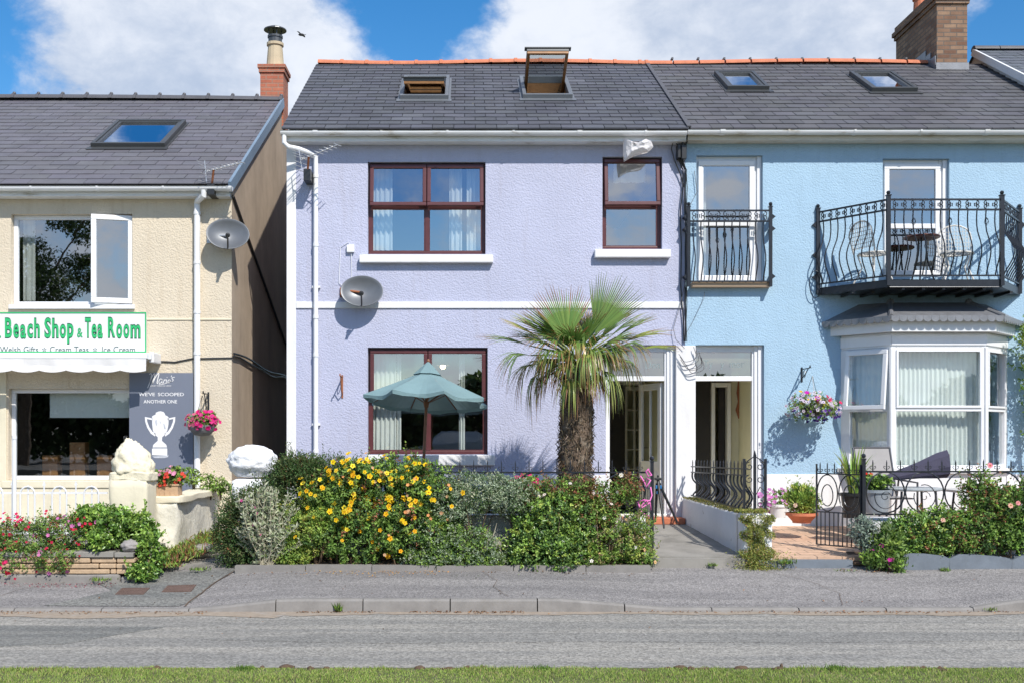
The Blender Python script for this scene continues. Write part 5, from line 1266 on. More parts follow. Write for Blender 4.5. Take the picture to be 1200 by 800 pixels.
# ================================================================ WALLS, PILLARS
def rock(name, c, rad, m, lab, cat, seed, nz=.28, ns=2.2, flat=None, fn=None, group=None, parent=None, n=40, mm=24):
    mb = MB(); blob(mb, c, rad, n, mm, nz, ns, seed, flat, fn); o = mb.build(name, m, parent, smooth=True)
    if lab: tag(o, lab, cat, group)
    return o
Yk = 13.1
kp = thing('gate_pillar', (wx(150, Yk), Yk + .25, .3), 'cream painted gate pillar topped by a jagged rock beside the shop forecourt', 'pillar', 'painted gate pillars topped by rocks')
def lumpy_box(mb, x0, x1, y0, y1, z0, z1, amp=.012, seed=0, n=(6, 5, 9), taper=0):
    bm = bmesh.new(); bmesh.ops.create_cube(bm, size=1)
    bmesh.ops.subdivide_edges(bm, edges=bm.edges[:], cuts=9, use_grid_fill=True)
    off_ = Vector((seed * 5.3, seed * 1.7, 0))
    for v in bm.verts:
        t_ = v.co.z + .5; k = 1 - taper * t_
        # round the corners
        e = sum(1 for q in v.co if abs(q) > .499)
        p = Vector(((x0 + x1) / 2 + v.co.x * (x1 - x0) * k, (y0 + y1) / 2 + v.co.y * (y1 - y0) * k, z0 + (z1 - z0) * t_))
        cn = Vector(((x0 + x1) / 2, (y0 + y1) / 2, p.z)); 
        if e >= 2: p += (Vector(((x0 + x1) / 2, (y0 + y1) / 2, (z0 + z1) / 2)) - p).normalized() * .018
        p += Vector(noise.noise_vector(p * 3.2 + off_)) * amp + Vector(noise.noise_vector(p * 9 + off_)) * amp * .4
        v.co = p
    b = len(mb.v); bm.verts.index_update()
    for v in bm.verts: mb.v.append(tuple(v.co))
    for f in bm.faces: mb.f.append(tuple(b + v.index for v in f.verts)); mb.mi.append(0)
    bm.free()
x0, x1 = wx(127, Yk), wx(172, Yk)
mb = MB(); lumpy_box(mb, x0, x1, Yk, Yk + .44, .22, wz(560, Yk), .016, 1); mb.build('shaft', M['cream_paint'], kp, smooth=True)
mb = MB(); lumpy_box(mb, x0 + .01, x1 + .005, Yk + .0, Yk + .44, wz(563, Yk), wz(552, Yk), .03, 2); mb.build('coping', M['cream_rock'], kp, smooth=True)
def peak(p):
    t_ = (p.z + .22) / .5; p.x = p.x * (1.08 - .42 * max(0, t_)) - .05 * t_; p.y *= (1.1 - .5 * max(0, t_)); return p
rock('rock', ((x0 + x1) / 2 + .015, Yk + .22, wz(543, Yk)), (.27, .22, .28), M['cream_rock'], None, None, 5, .17, 2.6, -.14, peak, parent=kp, n=60, mm=40)
# white pillar with a boulder
Yw = 13.55
wp_ = thing('gate_pillar', (wx(290, Yw), Yw + .2, .4), 'white painted gate pillar topped by a broad white boulder behind the dark shrub', 'pillar', 'painted gate pillars topped by rocks')
mb = MB(); lumpy_box(mb, wx(271, Yw), wx(308, Yw), Yw + .03, Yw + .42, .30, wz(561, Yw), .014, 3); mb.build('shaft', M['white_rock'], wp_, smooth=True)
rock('rock', (wx(292, Yw), Yw + .22, wz(541, Yw)), (.305, .26, .225), M['white_rock'], None, None, 8, .09, 3.0, -.19, lambda p: Vector((p.x, p.y, p.z if p.z < .15 else .15 + (p.z - .15) * .8)), parent=wp_, n=64, mm=40)
# rough white boundary wall running back from the cream pillar
mb = MB(); lumpy_box(mb, -3.86, -3.60, 13.55, 15.95, .10, wz(582, 14.6), .04, 4)
tag(mb.build('boundary_wall', mat('flaking_whitewash', (.62, .59, .50), .9, bump=.8, bs=9, bd=.03, var=.12, col2=(.36, .32, .25), c2scale=5, c2lo=.56, c2hi=.70, stretch=(1, 1.2, .7)), smooth=True), 'rough whitewashed boundary wall running back from the cream pillar to the shop', 'wall')
mb = MB(); lumpy_box(mb, -3.90, -3.54, 13.56, 15.95, wz(584, 14.6), wz(576, 14.6), .022, 5); tag(mb.build('wall_coping', M['cream_paint'], smooth=True), 'uneven cream coping slab lying on the rough whitewashed boundary wall', 'coping')
# low stone planter wall
Yq = 12.55
M['sandstone'] = mat('sandstone_course', (.47, .34, .22), .9, bump=.6, bs=22, bd=.015, var=.22, vs=7)
t = thing('planter_wall', (wx(70, Yq), Yq, .15), 'low planter wall of thin sandstone courses on a concrete footing by the pavement', 'wall')
mb = MB(); rnd = random.Random(3)
for r, (pya, pyb) in enumerate(((653, 659), (660, 665.5), (666.5, 672))):
    x = wx(-60, Yq) - rnd.random() * .3
    while x < wx(158, Yq):
        L = rnd.uniform(.22, .62); b = min(x + L, wx(158, Yq))
        gap = wx(136, Yq)
        if x < gap < b: b = gap
        if b - x > .04: mb.box(x + .004, b - .006, Yq + rnd.uniform(-.012, .01), Yq + .22, wz(pyb, Yq), wz(pya, Yq))
        x = b
mb.build('stone_courses', M['sandstone'], t, bevel=.012)
mb = MB(); x = wx(-60, Yq)
for k, L in enumerate((1.0, .9, .3, .45, .22, .25)):
    e = min(x + L, wx(157, Yq)); z_ = wz(646.5, Yq) + rnd.uniform(-.01, .006)
    mb.box(x + .006, e - .006, Yq - .015, Yq + .24, wz(652.4, Yq), z_); x = e
mb.build('capping', M['concrete'], t, bevel=.014)
mb = MB(); lumpy_box(mb, wx(-60, Yq), wx(140, Yq), Yq - .03, Yq + .2, .10, wz(672.5, Yq), .014, 6); lumpy_box(mb, wx(141, Yq), wx(152, Yq), Yq - .05, Yq + .12, .12, wz(674, Yq), .02, 7); lumpy_box(mb, wx(153, Yq), wx(162, Yq), Yq - .03, Yq + .2, .12, wz(670, Yq), .02, 8); mb.build('footing', M['kerb'], t, smooth=True)
mb = MB(); lumpy_box(mb, wx(-60, Yq), wx(150, Yq), Yq + .22, 13.2, .12, wz(656, Yq), .01, 9); mb.build('soil_fill', M['soil'], t)
rock('boulder', (wx(150, Yq), Yq + .08, wz(640, Yq)), (.105, .10, .075), mat('grey_boulder', (.30, .28, .27), .85, var=.2, vs=8, bump=.5, bs=30), 'rounded grey boulder on the right end of the sandstone planter wall', 'boulder', 3, .15)
# stones along the passage path
for i, (px, py, s, lab) in enumerate(((237, 642, .12, 'nearest of the two grey edging stones in the weeds beside the passage path'), (250, 628, .10, 'farther of the two grey edging stones in the weeds beside the passage path'))):
    Yz = 13.6 + .5 * i; rock('edging_stone', (wx(px, Yz), Yz, wz(py, Yz)), (s * 1.2, s * 1.3, s * .5), M['concrete'], lab, 'stone', 20 + i, .2, group='grey stones beside the passage path')

# low garden wall behind the bed, in front of the lilac house
mb = MB(); lumpy_box(mb, -2.55, 1.90, 13.16, 13.34, .28, .885, .012, 10); tag(mb.build('garden_wall', mat('grey_rubble', (.26, .25, .22), .95, bump=.8, bs=9, bd=.03, var=.3, vs=5), smooth=True), 'low grey rubble garden wall almost hidden behind the flowering shrubs', 'wall')
mb = MB(); lumpy_box(mb, 1.92, 2.16, 13.10, 13.38, .28, .88, .012, 11); tag(mb.build('wall_end', M['white_paint'], smooth=True), 'short white painted wall end beside the path to the lilac house', 'wall')

# white wall between the two paths: sloping top, running from the house to the pavement
ww = thing('party_wall', (3.3, 13.2, .4), 'white painted party wall between the grey path and the brick patio', 'wall')
xa, xb = 3.155, 3.30    # left face at house and at the street
def wfn(u, v, d):   # u along depth 0..1, v height, d thickness
    Y = 15.95 + (13.30 - 15.95) * u; return (xa + (xb - xa) * u + d, Y, v)
mb = MB(); nU = 30
zt_f = lambda u: wz(583, 15.95) * (1 - u) + wz(601, 13.3) * u
vs = []
for i in range(nU + 1):
    u = i / nU; z = zt_f(u) + .012 * noise.noise(Vector((u * 12, 5, 1)))
    for (d, zz) in ((.0, .3), (.0, .3 * .6 + z * .4), (0, z - .02), (.02, z), (.12, z + .006), (.2, z), (.22, z - .02), (.22, .3)):
        w_ = .016 * noise.noise(Vector((u * 14, zz * 6, d * 5))); vs.append(wfn(u, zz, d + w_))
n8 = 8; mb.add(vs, [(i * n8 + k, i * n8 + k + 1, (i + 1) * n8 + k + 1, (i + 1) * n8 + k) for i in range(nU) for k in range(n8 - 1)] + [tuple(range(n8)), tuple(nU * n8 + k for k in range(n8))[::-1]])
mb.build('wall_panel', mat('flaking_white_paint', (.74, .74, .74), .85, bump=.5, bs=12, bd=.015, var=.06, col2=(.33, .30, .25), c2scale=4.5, c2lo=.66, c2hi=.72), ww, smooth=True)
mb = MB(); lumpy_box(mb, wx(870, 13.05), wx(905, 13.05), 13.03, 13.32, .28, wz(601, 13.05), .012, 13); mb.build('end_pier', M['white_paint'], ww, smooth=True)

# ================================================================ IRON FENCES
def spike(mb, fn, u, z0, z1, curl=True, r=.008):
    mb.tube([fn(u, 0, z0), fn(u, 0, z1 - .03), fn(u, 0, z1)], [r, r, r * .25], 4)
    if curl:
        for s in (1, -1): mb.tube([fn(u, 0, z0 + .02), fn(u + s * .02, 0, z0 + .022), fn(u + s * .036, 0, z0 + .04), fn(u + s * .032, 0, z0 + .058), fn(u + s * .02, 0, z0 + .056), fn(u + s * .018, 0, z0 + .045)], .0045, 4, cap=False)
def ring_(mb, fn, u, z, r, rz=None, rad=.0095, n=22, a0=0, a1=2 * math.pi):
    rz = rz or r; pts = [fn(u + r * math.cos(a0 + (a1 - a0) * i / n), 0, z + rz * math.sin(a0 + (a1 - a0) * i / n)) for i in range(n + (0 if a1 - a0 > 6.2 else 1))]
    mb.tube(pts, rad, 5, closed=a1 - a0 > 6.2)
def fence(nm, p0, p1, zb, zr, zs, step, cr, lab, cat='fence', posts=True, phase=.5, group=None, spk_r=.008):
    fn, L = axes(p0, p1); t = thing(nm, (p0[0], p0[1], zb), lab, cat, group)
    mb = MB(); mb.box(0, L, -.012, .012, zr - .01, zr + .01, fn); mb.build('rail', M['iron'], t); mb = MB(); mb.box(0, L, -.012, .012, zb, zb + .02, fn); mb.build('rail', M['iron'], t)
    n = int(L / step)
    for i in range(n): s_ = MB(); spike(s_, fn, (i + phase) * L / n, zr + .01, zs + .004 * math.sin(i * 5)); s_.build('spike', M['iron'], t)
    nc = max(1, round(L / (2 * cr + .02)))
    H_ = (zr - zb) / 2
    for i in range(nc):
        u = L * (i + .5) / nc; m_ = MB(); ring_(m_, fn, u, zb + H_ + .01, min(cr, L / nc / 2 - .006), H_ - .014)
        ring_(m_, fn, u, zb + H_ * .85, cr * .55, H_ * .55, .006, 18, math.pi * .9, math.pi * 2.6); m_.tube(spiral((u, zb + H_ * .85), cr * .30, cr * .08, 0, 1.1, lambda a_, b_: fn(a_, 0, b_), 12), .005, 4)
        m_.build('scroll_ring', M['iron'], t)
    if posts:
        for u in (0, L): m_ = MB(); bpost(m_, fn, u, 0, zb - .2, zs + .01, .016); m_.build('post', M['iron'], t)
    return t, fn, L
zr_ = wz(553, 13.28); zs_ = wz(538.5, 13.28)
ft, fn, L = fence('garden_fence', (wx(336, 13.28), 13.28), (wx(758, 13.28), 13.28), .905, zr_, zs_, .166, .25, 'black iron spiked fence with ring scrolls in front of the lilac house', posts=False)
m_ = MB(); bpost(m_, lambda a_, b_, c_: (wx(764, 13.1) + a_, 13.1 - b_, c_), 0, 0, .38, wz(541, 13.1), .019); gp = tag(m_.build('gate_post', M['iron']), 'black iron gate post with a ball top beside the path to the lilac house', 'post')
# open gate of the lilac house, folded back against the fence end
gfn, gL = axes((wx(764, 13.16), 13.16), (wx(764, 13.16) - .05, 13.95))
gt = thing('garden_gate', (wx(764, 13.16), 13.16, .42), 'narrow black iron gate standing open edge-on beside the path to the lilac house', 'gate')
m_ = MB(); m_.box(0, gL, -.01, .01, 1.2, 1.22, gfn); m_.box(0, gL, -.01, .01, .52, .54, gfn); m_.box(gL - .02, gL, -.01, .01, .541, 1.199, gfn); m_.box(0, .02, -.01, .01, .541, 1.199, gfn); m_.build('gate_frame', M['iron'], gt)
for i in range(6): m_ = MB(); m_.tube([gfn(.1 + i * gL / 7, 0, .54), gfn(.1 + i * gL / 7, 0, 1.32)], .008, 4); m_.build('bar', M['iron'], gt)

# railing with belly bars on the white party wall, ending in a scrolled panel
r0, r1 = (3.27, 15.85), (3.41, 13.22)
rt = thing('wall_railing', (r1[0], r1[1], .9), 'black iron railing with bellied bars standing on the white party wall', 'railing')
fn, L = axes(r0, r1); zb0, zb1 = wz(581, 15.9) + .02, wz(600, 13.2) + .02; zt0, zt1 = wz(546, 15.9), wz(549, 13.2)
lerp = lambda a_, b_, t_: a_ + (b_ - a_) * t_
for (za_, zb_2) in ((zt0, zt1), (zt0 - .08, zt1 - .08), (zb0, zb1)):
    m_ = MB(); m_.tube([fn(L * i / 8, 0, lerp(za_, zb_2, i / 8)) for i in range(9)], .012, 4); m_.build('rail', M['iron'], rt)
for i in range(17):
    u = L * (i + .5) / 17; tt = u / L; m_ = MB(); zz0, zz1 = lerp(zb0, zb1, tt), lerp(zt0, zt1, tt)
    m_.tube(belly(fn, u, zz0, zz1 - .08, 0, -.10 if i % 2 else -.08, r=.011), .0125, 6); m_.build('baluster', M['iron'], rt)
    m_ = MB(); spike(m_, fn, u, zz1 - .02, zz1 + .10, False, .009); m_.tube([fn(u, 0, zz1 - .08), fn(u, 0, zz1)], .009, 4); m_.build('spike', M['iron'], rt)
pf_, pL = axes((wx(872, 13.16), 13.16), (wx(897, 13.16), 13.16)); zq = lambda py: wz(py, 13.16)
for u, py in ((0, 537), (pL, 537)): m_ = MB(); m_.box(u - .014, u + .014, -.014, .014, zq(601), zq(py), pf_); m_.build('post', M['iron'], rt)
m_ = MB(); m_.box(pL / 2 - .016, pL / 2 + .016, -.012, .012, zq(601), zq(534), pf_)
for zc, r in ((546, .055), (561, .055), (590, .05)):
    for s in (1, -1):
        m_.tube(spiral((pL / 2 + s * .065, zq(zc)), r, .012, math.pi / 2 if s > 0 else math.pi / 2, -1.2 * s, lambda a_, b_: pf_(a_, 0, b_), 14), .007, 4, cap=False)
m_.tube([pf_(0, 0, zq(576)), pf_(pL / 4, 0, zq(570)), pf_(pL / 2, 0, zq(582)), pf_(pL * .75, 0, zq(570)), pf_(pL, 0, zq(576))], .008, 4)
m_.tube([pf_(0, 0, zq(543)), pf_(pL / 4, 0, zq(538)), pf_(pL / 2, 0, zq(534)), pf_(pL * .75, 0, zq(538)), pf_(pL, 0, zq(543))], .008, 4)
m_.prism([(pL / 2 - .02, zq(534)), (pL / 2, zq(527)), (pL / 2 + .02, zq(534))], lambda a_, b_, d_: pf_(a_, d_, b_), -.008, .008)
m_.build('scroll_panel', M['iron'], rt)

# gate of the blue house, swung inward
gy = 13.10; hx_ = wx(1012, gy)
gt = thing('garden_gate', (hx_, gy, .42), 'black iron gate with two ring scrolls standing open over the brick patio', 'gate')
gfn, gL = axes((wx(957, 13.62), 13.62), (hx_ - .03, gy + .02))
zA = lambda u, a_, b_: a_ + (b_ - a_) * u / gL
def tu(m_, u0, u1, z0a, z0b, r=.010): m_.tube([gfn(u0, 0, z0a), gfn(u1, 0, z0b)], r, 4)
zt_a = wz(554, 13.62); zt_b = zt_a; zm_ = wz(600, 13.4); zb_ = .50
m_ = MB(); tu(m_, 0, gL, zt_a, zt_b); tu(m_, 0, gL, zm_, zm_); tu(m_, 0, gL, zb_, zb_); tu(m_, 0, 0, zb_, zt_a + .12, .013); tu(m_, gL, gL, zb_, zt_b + .12, .013); m_.build('gate_frame', M['iron'], gt)
for i in range(9): u = gL * (i + 1) / 10; m_ = MB(); m_.tube([gfn(u, 0, zb_), gfn(u, 0, zm_)], .008, 4); m_.build('bar', M['iron'], gt)
for i in range(6): u = gL * (i + .5) / 6; m_ = MB(); spike(m_, gfn, u, zt_a, zt_a + .14); m_.build('spike', M['iron'], gt)
for k in (0, 1):
    m_ = MB(); u = gL * (k * .5 + .25); ring_(m_, gfn, u, (zt_a + zm_) / 2, gL * .235, (zt_a - zm_) / 2 - .012, .008)
    ring_(m_, gfn, u, (zt_a + zm_) / 2 - .03, gL * .13, (zt_a - zm_) * .28, .007); m_.build('scroll_ring', M['iron'], gt)
m_ = MB(); bpost(m_, lambda a_, b_, c_: (hx_ + a_, gy - b_, c_), 0, 0, .35, wz(538, gy), .02); tag(m_.build('gate_post', M['iron']), 'black iron gate post with a ball top between the open gate and the rose fence', 'post')
fence('garden_fence', (hx_ + .05, 13.16), (wx(1290, 13.16), 13.16), wz(603, 13.16), wz(552, 13.16), wz(538, 13.16), .163, .235, 'black iron spiked fence with ring scrolls behind the climbing roses', posts=False)
mb = MB(); lumpy_box(mb, hx_ + .05, 8.6, 13.22, 13.38, .30, wz(606, 13.2), .012, 15); tag(mb.build('garden_wall', M['white_paint'], smooth=True), 'low white garden wall under the iron fence of the blue house', 'wall')

# white hoop-topped fence on the shop forecourt
Yh = 13.9
t = thing('hoop_fence', (wx(60, Yh), Yh, .5), 'low white hoop-topped metal fence along the shop forecourt', 'fence')
M['fence_white'] = mat('white_fence_paint', (.74, .75, .77), .4, var=.05)
hx0, hx1 = wx(-60, Yh), wx(126, Yh); zt_ = wz(577, Yh); 
m_ = MB(); m_.box(hx0, hx1, Yh - .012, Yh + .012, zt_ - .012, zt_ + .012); m_.build('rail', M['fence_white'], t); m_ = MB(); m_.box(hx0, hx1, Yh - .012, Yh + .012, .60, .625); m_.build('rail', M['fence_white'], t)
hs = 37.3 * Yh / FPX; x = wx(33, Yh) - 4 * hs
while x < hx1 - .02:
    for (c_, w_) in ((x, 8.5 * Yh / FPX),):
        m_ = MB(); zc_ = wz(578, Yh) ; m_.tube([(c_ - w_, Yh - .02, .6), (c_ - w_, Yh - .02, zc_)] + [(c_ - w_ * math.cos(math.pi * i / 8), Yh - .02, zc_ + w_ * 1.0 * math.sin(math.pi * i / 8)) for i in range(1, 8)] + [(c_ + w_, Yh - .02, zc_), (c_ + w_, Yh - .02, .6)], .011, 6); m_.build('hoop', M['fence_white'], t)
    for c_, zt2 in ((x, wz(573, Yh)), (x + hs / 2, wz(568, Yh))):
        if c_ < hx1: m_ = MB(); m_.tube([(c_, Yh, .62), (c_, Yh, zt2)], .010, 6); m_.prism([(c_ - .02, zt2), (c_, zt2 + .06), (c_ + .02, zt2)], lambda a_, b_, d_: (a_, Yh + d_, b_), -.006, .006); m_.build('bar', M['fence_white'], t)
    x += hs
m_ = MB(); m_.tube([(wx(18, Yh), Yh - .03, .5), (wx(18, Yh), Yh - .03, wz(514, Yh))], [.026, .026], 10); m_.tube([(wx(18, Yh), Yh - .03, wz(514, Yh)), (wx(18, Yh), Yh - .03, wz(510, Yh))], .032, 10); m_.build('post', M['fence_white'], t)

# tripod left by the door, and the pink ribbon on the gate post
t = thing('tripod', (wx(783, 14.4), 14.4, .5), 'folded black tripod with blue clamps leaning beside the lilac house door', 'tripod')
tz = lambda py: wz(py, 14.4); txx = lambda px: wx(px, 14.4)
for k, (a_, b_) in enumerate((((771, 562), (775, 617)), ((772, 565), (794, 612)), ((770, 566), (771, 612)))):
    m_ = MB(); m_.tube([(txx(a_[0]), 14.4, tz(a_[1])), (txx((a_[0] + b_[0]) / 2), 14.4 + .1 * (k - 1), tz((a_[1] + b_[1]) / 2)), (txx(b_[0]), 14.4 + .2 * (k - 1), tz(b_[1]))], [.020, .018, .013], 8); m_.build('leg', M['plastic_black'], t)
m_ = MB(); m_.box(txx(768), txx(775), 14.37, 14.43, tz(572), tz(568)); m_.box(txx(769), txx(774), 14.36, 14.44, tz(578), tz(575)); m_.build('clamp', mat('blue_plastic', (.02, .17, .42), .4), t, bevel=.004)
m_ = MB(); m_.tube([(txx(771), 14.4, tz(567)), (txx(771), 14.4, tz(556))], .014, 8); m_.box(txx(767), txx(775), 14.36, 14.44, tz(562), tz(559)); m_.build('head', M['plastic_black'], t, bevel=.004)
M['pink'] = mat('pink_ribbon', (.72, .16, .46), .5)
Yr = 13.02; m_ = MB(); P_ = lambda px, py, d=0: (wx(px, Yr), Yr - .02 + d, wz(py, Yr))
for pts in ([(760, 549), (757, 552), (759, 558), (763, 556), (760, 551)], [(750, 557), (755, 564), (757, 570), (762, 562), (757, 560)], [(762, 570), (764, 580), (761, 586), (754, 585), (747, 588), (752, 594), (761, 588), (763, 597)], [(748, 590), (752, 600), (760, 604)], [(762, 590), (757, 586), (750, 593)]):
    m_.tube([P_(a_, b_, .03 * math.sin(i * 2)) for i, (a_, b_) in enumerate(pts)], .010, 5)
tag(m_.build('ribbon', M['pink'], smooth=True), 'curly pink ribbon tied round the gate post by the path', 'ribbon')

# ================================================================ BALCONY AND PATIO FURNITURE
M['wicker'] = mat('white_metal_chair', (.62, .60, .56), .5, var=.12, vs=10)
def metal_chair(loc, rz, lab):
    t = local_thing('balcony_chair', lab, 'chair', 'white metal chairs on the balcony')
    m_ = MB(); m_.tube([(.22 * math.cos(a_), .20 * math.sin(a_), .44) for a_ in [i * math.pi / 8 for i in range(16)]], .014, 6, closed=True)
    for i in range(-4, 5): w_ = .20 * math.sqrt(1 - (i / 5) ** 2); m_.tube([(i * .043, -w_, .44), (i * .043, w_, .44)], .006, 4)
    for i in range(-3, 4): w_ = .22 * math.sqrt(1 - (i / 4.2) ** 2); m_.tube([(-w_, i * .045, .446), (w_, i * .045, .446)], .006, 4)
    m_.build('seat', M['wicker'], t)
    m_ = MB(); arch = [(-.21, .17, .44), (-.23, .22, .65)] + [(-.23 * math.cos(math.pi * i / 8), .24, .70 + .19 * math.sin(math.pi * i / 8)) for i in range(9)] + [(.23, .22, .65), (.21, .17, .44)]
    m_.tube(arch, .012, 6)
    for i in range(-5, 6): x = i * .038; zt = .70 + .19 * math.sqrt(max(0, 1 - (x / .23) ** 2)); m_.tube([(x, .19, .50), (x * 1.02, .235, zt)], .005, 4)
    for j in range(6): z = .52 + j * .055; w_ = .21 if z < .7 else .21 * math.sqrt(max(.05, 1 - ((z - .7) / .2) ** 2)); m_.tube([(-w_, .20 + .04 * j / 5, z), (w_, .20 + .04 * j / 5, z)], .005, 4)
    m_.build('backrest', M['wicker'], t)
    for sx in (-1, 1):
        for sy in (-1, 1): m_ = MB(); m_.tube([(sx * .17, sy * .14, .44), (sx * .12, sy * .10, .25), (sx * .20, sy * .20, .0)], .012, 6); m_.build('leg', M['wicker'], t)
    t.location = loc; t.rotation_euler = (0, 0, rz); LOC[t.name] = Vector((0, 0, 0)); return t
metal_chair((5.83, 15.62, 4.0), R(112), 'white metal chair at the left end of the balcony, seen side-on')
c2 = metal_chair((7.02, 15.62, 4.0), R(-15), 'white metal chair at the right end of the balcony facing the street')
t = local_thing('balcony_table', 'small round table with a dark red top between the balcony chairs', 'table'); t.location = (6.52, 15.62, 4.0)
m_ = MB(); m_.lathe([(.001, .66), (.24, .66), (.25, .675), (.24, .69), (.001, .69)], n=24); m_.build('tabletop', mat('oxblood_top', (.10, .03, .02), .4), t)
for i in range(3): a_ = i * 2.09; m_ = MB(); m_.tube([(.05 * math.cos(a_), .05 * math.sin(a_), .66), (.08 * math.cos(a_), .08 * math.sin(a_), .35), (.2 * math.cos(a_), .2 * math.sin(a_), 0)], .012, 6); m_.build('leg', M['iron'], t)

M['grey_mesh'] = mat('grey_chair_mesh', (.30, .285, .28), .7, bump=.3, bs=150, bd=.003); M['chair_frame'] = mat('dark_chair_frame', (.10, .10, .11), .4, metal=.4)
def patio_chair(loc, rz, lab):
    t = local_thing('patio_chair', lab, 'chair', 'grey mesh patio chairs')
    m_ = MB(); m_.box(-.25, .25, -.24, .24, .43, .445); m_.build('seat', M['grey_mesh'], t, bevel=.005)
    m_ = MB(); m_.add([(-.25, .24, .44), (.25, .24, .44), (.25, .43, 1.0), (-.25, .43, 1.0), (-.25, .255, .44), (.25, .255, .44), (.25, .445, 1.0), (-.25, .445, 1.0)], [(0, 1, 2, 3), (7, 6, 5, 4), (0, 3, 7, 4), (1, 5, 6, 2), (3, 2, 6, 7)]); m_.build('backrest', M['grey_mesh'], t)
    for s in (-1, 1):
        m_ = MB(); m_.tube([(s * .27, -.27, 0), (s * .27, -.27, .62), (s * .27, .2, .64), (s * .27, .25, .44), (s * .27, .44, 1.01)], .014, 8); m_.tube([(s * .27, .25, .44), (s * .27, .34, 0)], .014, 8); m_.build('side_frame', M['chair_frame'], t)
    m_ = MB(); m_.tube([(-.27, .44, 1.01), (.27, .44, 1.01)], .014, 8); m_.build('top_rail', M['chair_frame'], t)
    t.location = loc; t.rotation_euler = (0, 0, rz); return t
patio_chair((wx(1049, 14.5), 14.75, .50), R(8), 'grey mesh patio chair with a raised back behind the folded dark parasol').scale = (1, 1, 1.17)
def table(x, y, w_, lab, m='glass_frost', long=False):
    t = local_thing('patio_table', lab, 'table', 'patio tables in the front garden of the blue house'); t.location = (x, y, .49)
    m_ = MB()
    if long: m_.box(-w_, w_, -.4, .4, .62, .65)
    else: m_.lathe([(.001, .655), (w_, .655), (w_ + .015, .665), (w_ + .015, .68), (w_, .69), (.001, .69)], n=32)
    m_.build('tabletop', mat('table_top_' + ('b' if long else 'a'), (.33, .36, .38) if not long else (.45, .44, .42), .25), t)
    for sx in (-1, 1):
        for sy in (-1, 1): m_ = MB(); m_.tube([(sx * w_ * .6, sy * (.3 if long else w_ * .6), .65), (sx * w_ * .7, sy * (.33 if long else w_ * .7), 0)], .015, 8); m_.build('leg', M['chair_frame'], t)
    return t
table(wx(1074, 14.0), 14.15, .36, 'round grey patio table beneath the folded dark parasol')
table(wx(1172, 14.3), 14.5, .62, 'long pale patio table by the bay window at the right edge', long=True)
# folded parasol lying across the table
M['navy'] = mat('navy_canvas', (.045, .042, .075), .8, var=.1, bump=.5, bs=5, bd=.03)
Yn = 13.95; m_ = MB(); A_ = [(1033, 559), (1050, 551), (1075, 541), (1098, 530), (1110, 526.5)]; B_ = [(1033, 560), (1052, 562), (1078, 560), (1100, 560), (1110, 559)]
n_ = len(A_); vs = []
for i in range(n_):
    a_, b_ = A_[i], B_[i]; th = .03 + .10 * i / n_
    for (t_, dy) in ((0, 0), (.2, -th * .6), (.42, -th * .8), (.6, -th * .95), (.85, -th * .8), (1, 0), (.8, th), (.4, th * .8), (.15, th * .6)):
        vs.append((wx(a_[0] + (b_[0] - a_[0]) * t_, Yn), Yn + dy, wz(a_[1] + (b_[1] - a_[1]) * t_, Yn)))
m9 = 9; m_.add(vs, [(i * m9 + k, i * m9 + (k + 1) % m9, (i + 1) * m9 + (k + 1) % m9, (i + 1) * m9 + k) for i in range(n_ - 1) for k in range(m9)] + [tuple(range(m9)), tuple((n_ - 1) * m9 + k for k in range(m9))[::-1]])
fp = thing('folded_parasol', (wx(1075, Yn), Yn, wz(560, Yn)), 'dark navy folded parasol lying across the round patio table', 'parasol')
m_.build('canopy', M['navy'], fp); m_ = MB(); m_.tube([(wx(1108, Yn), Yn, wz(545, Yn)), (wx(1112, Yn), Yn, wz(532, Yn))], .012, 6); m_.build('pole', M['pole'], fp)

# horse brasses strap in the blue hall
Yl = 17.55; m_ = MB(); P_ = lambda px, py: (wx(px, Yl), Yl, wz(py, Yl)); m_.tube([P_(866, 446), (P_(865, 460)), P_(866, 470), P_(864, 480), P_(866, 490)], [.02, .028, .02, .03, .012], 6)
m_.tube([P_(866, 470), P_(863, 478), P_(866, 488), P_(869, 478)], .01, 4, closed=True); tag(m_.build('leather_strap', mat('brown_leather', (.30, .10, .04), .5)), 'brown leather strap hanging on the hall wall of the blue house', 'strap')
# the bird
Yv = 60; m_ = MB(); c_ = Vector((wx(353, Yv), Yv, wz(41, Yv))); blob(m_, c_, (.16, .09, .07), 12, 8, 0)
for s in (-1, 1): m_.add([tuple(c_ + Vector(v)) for v in ((.02, 0, .03), (s * .12 + .05, s * .3, .06), (s * .16 - .02, s * .5, .02), (-.08, s * .1, .02))], [(0, 1, 2, 3)])
m_.add([tuple(c_ + Vector(v)) for v in ((.12, .03, 0), (.12, -.03, 0), (.26, -.04, .01), (.26, .04, .01))], [(0, 1, 2, 3)])
m_.add([tuple(c_ + Vector(v)) for v in ((-.14, .02, .01), (-.14, -.02, .01), (-.21, 0, -.01))], [(0, 1, 2)])
tag(m_.build('bird', mat('dark_bird', (.04, .04, .045), .8), smooth=True), 'small dark bird flying above the lilac house roof', 'bird')

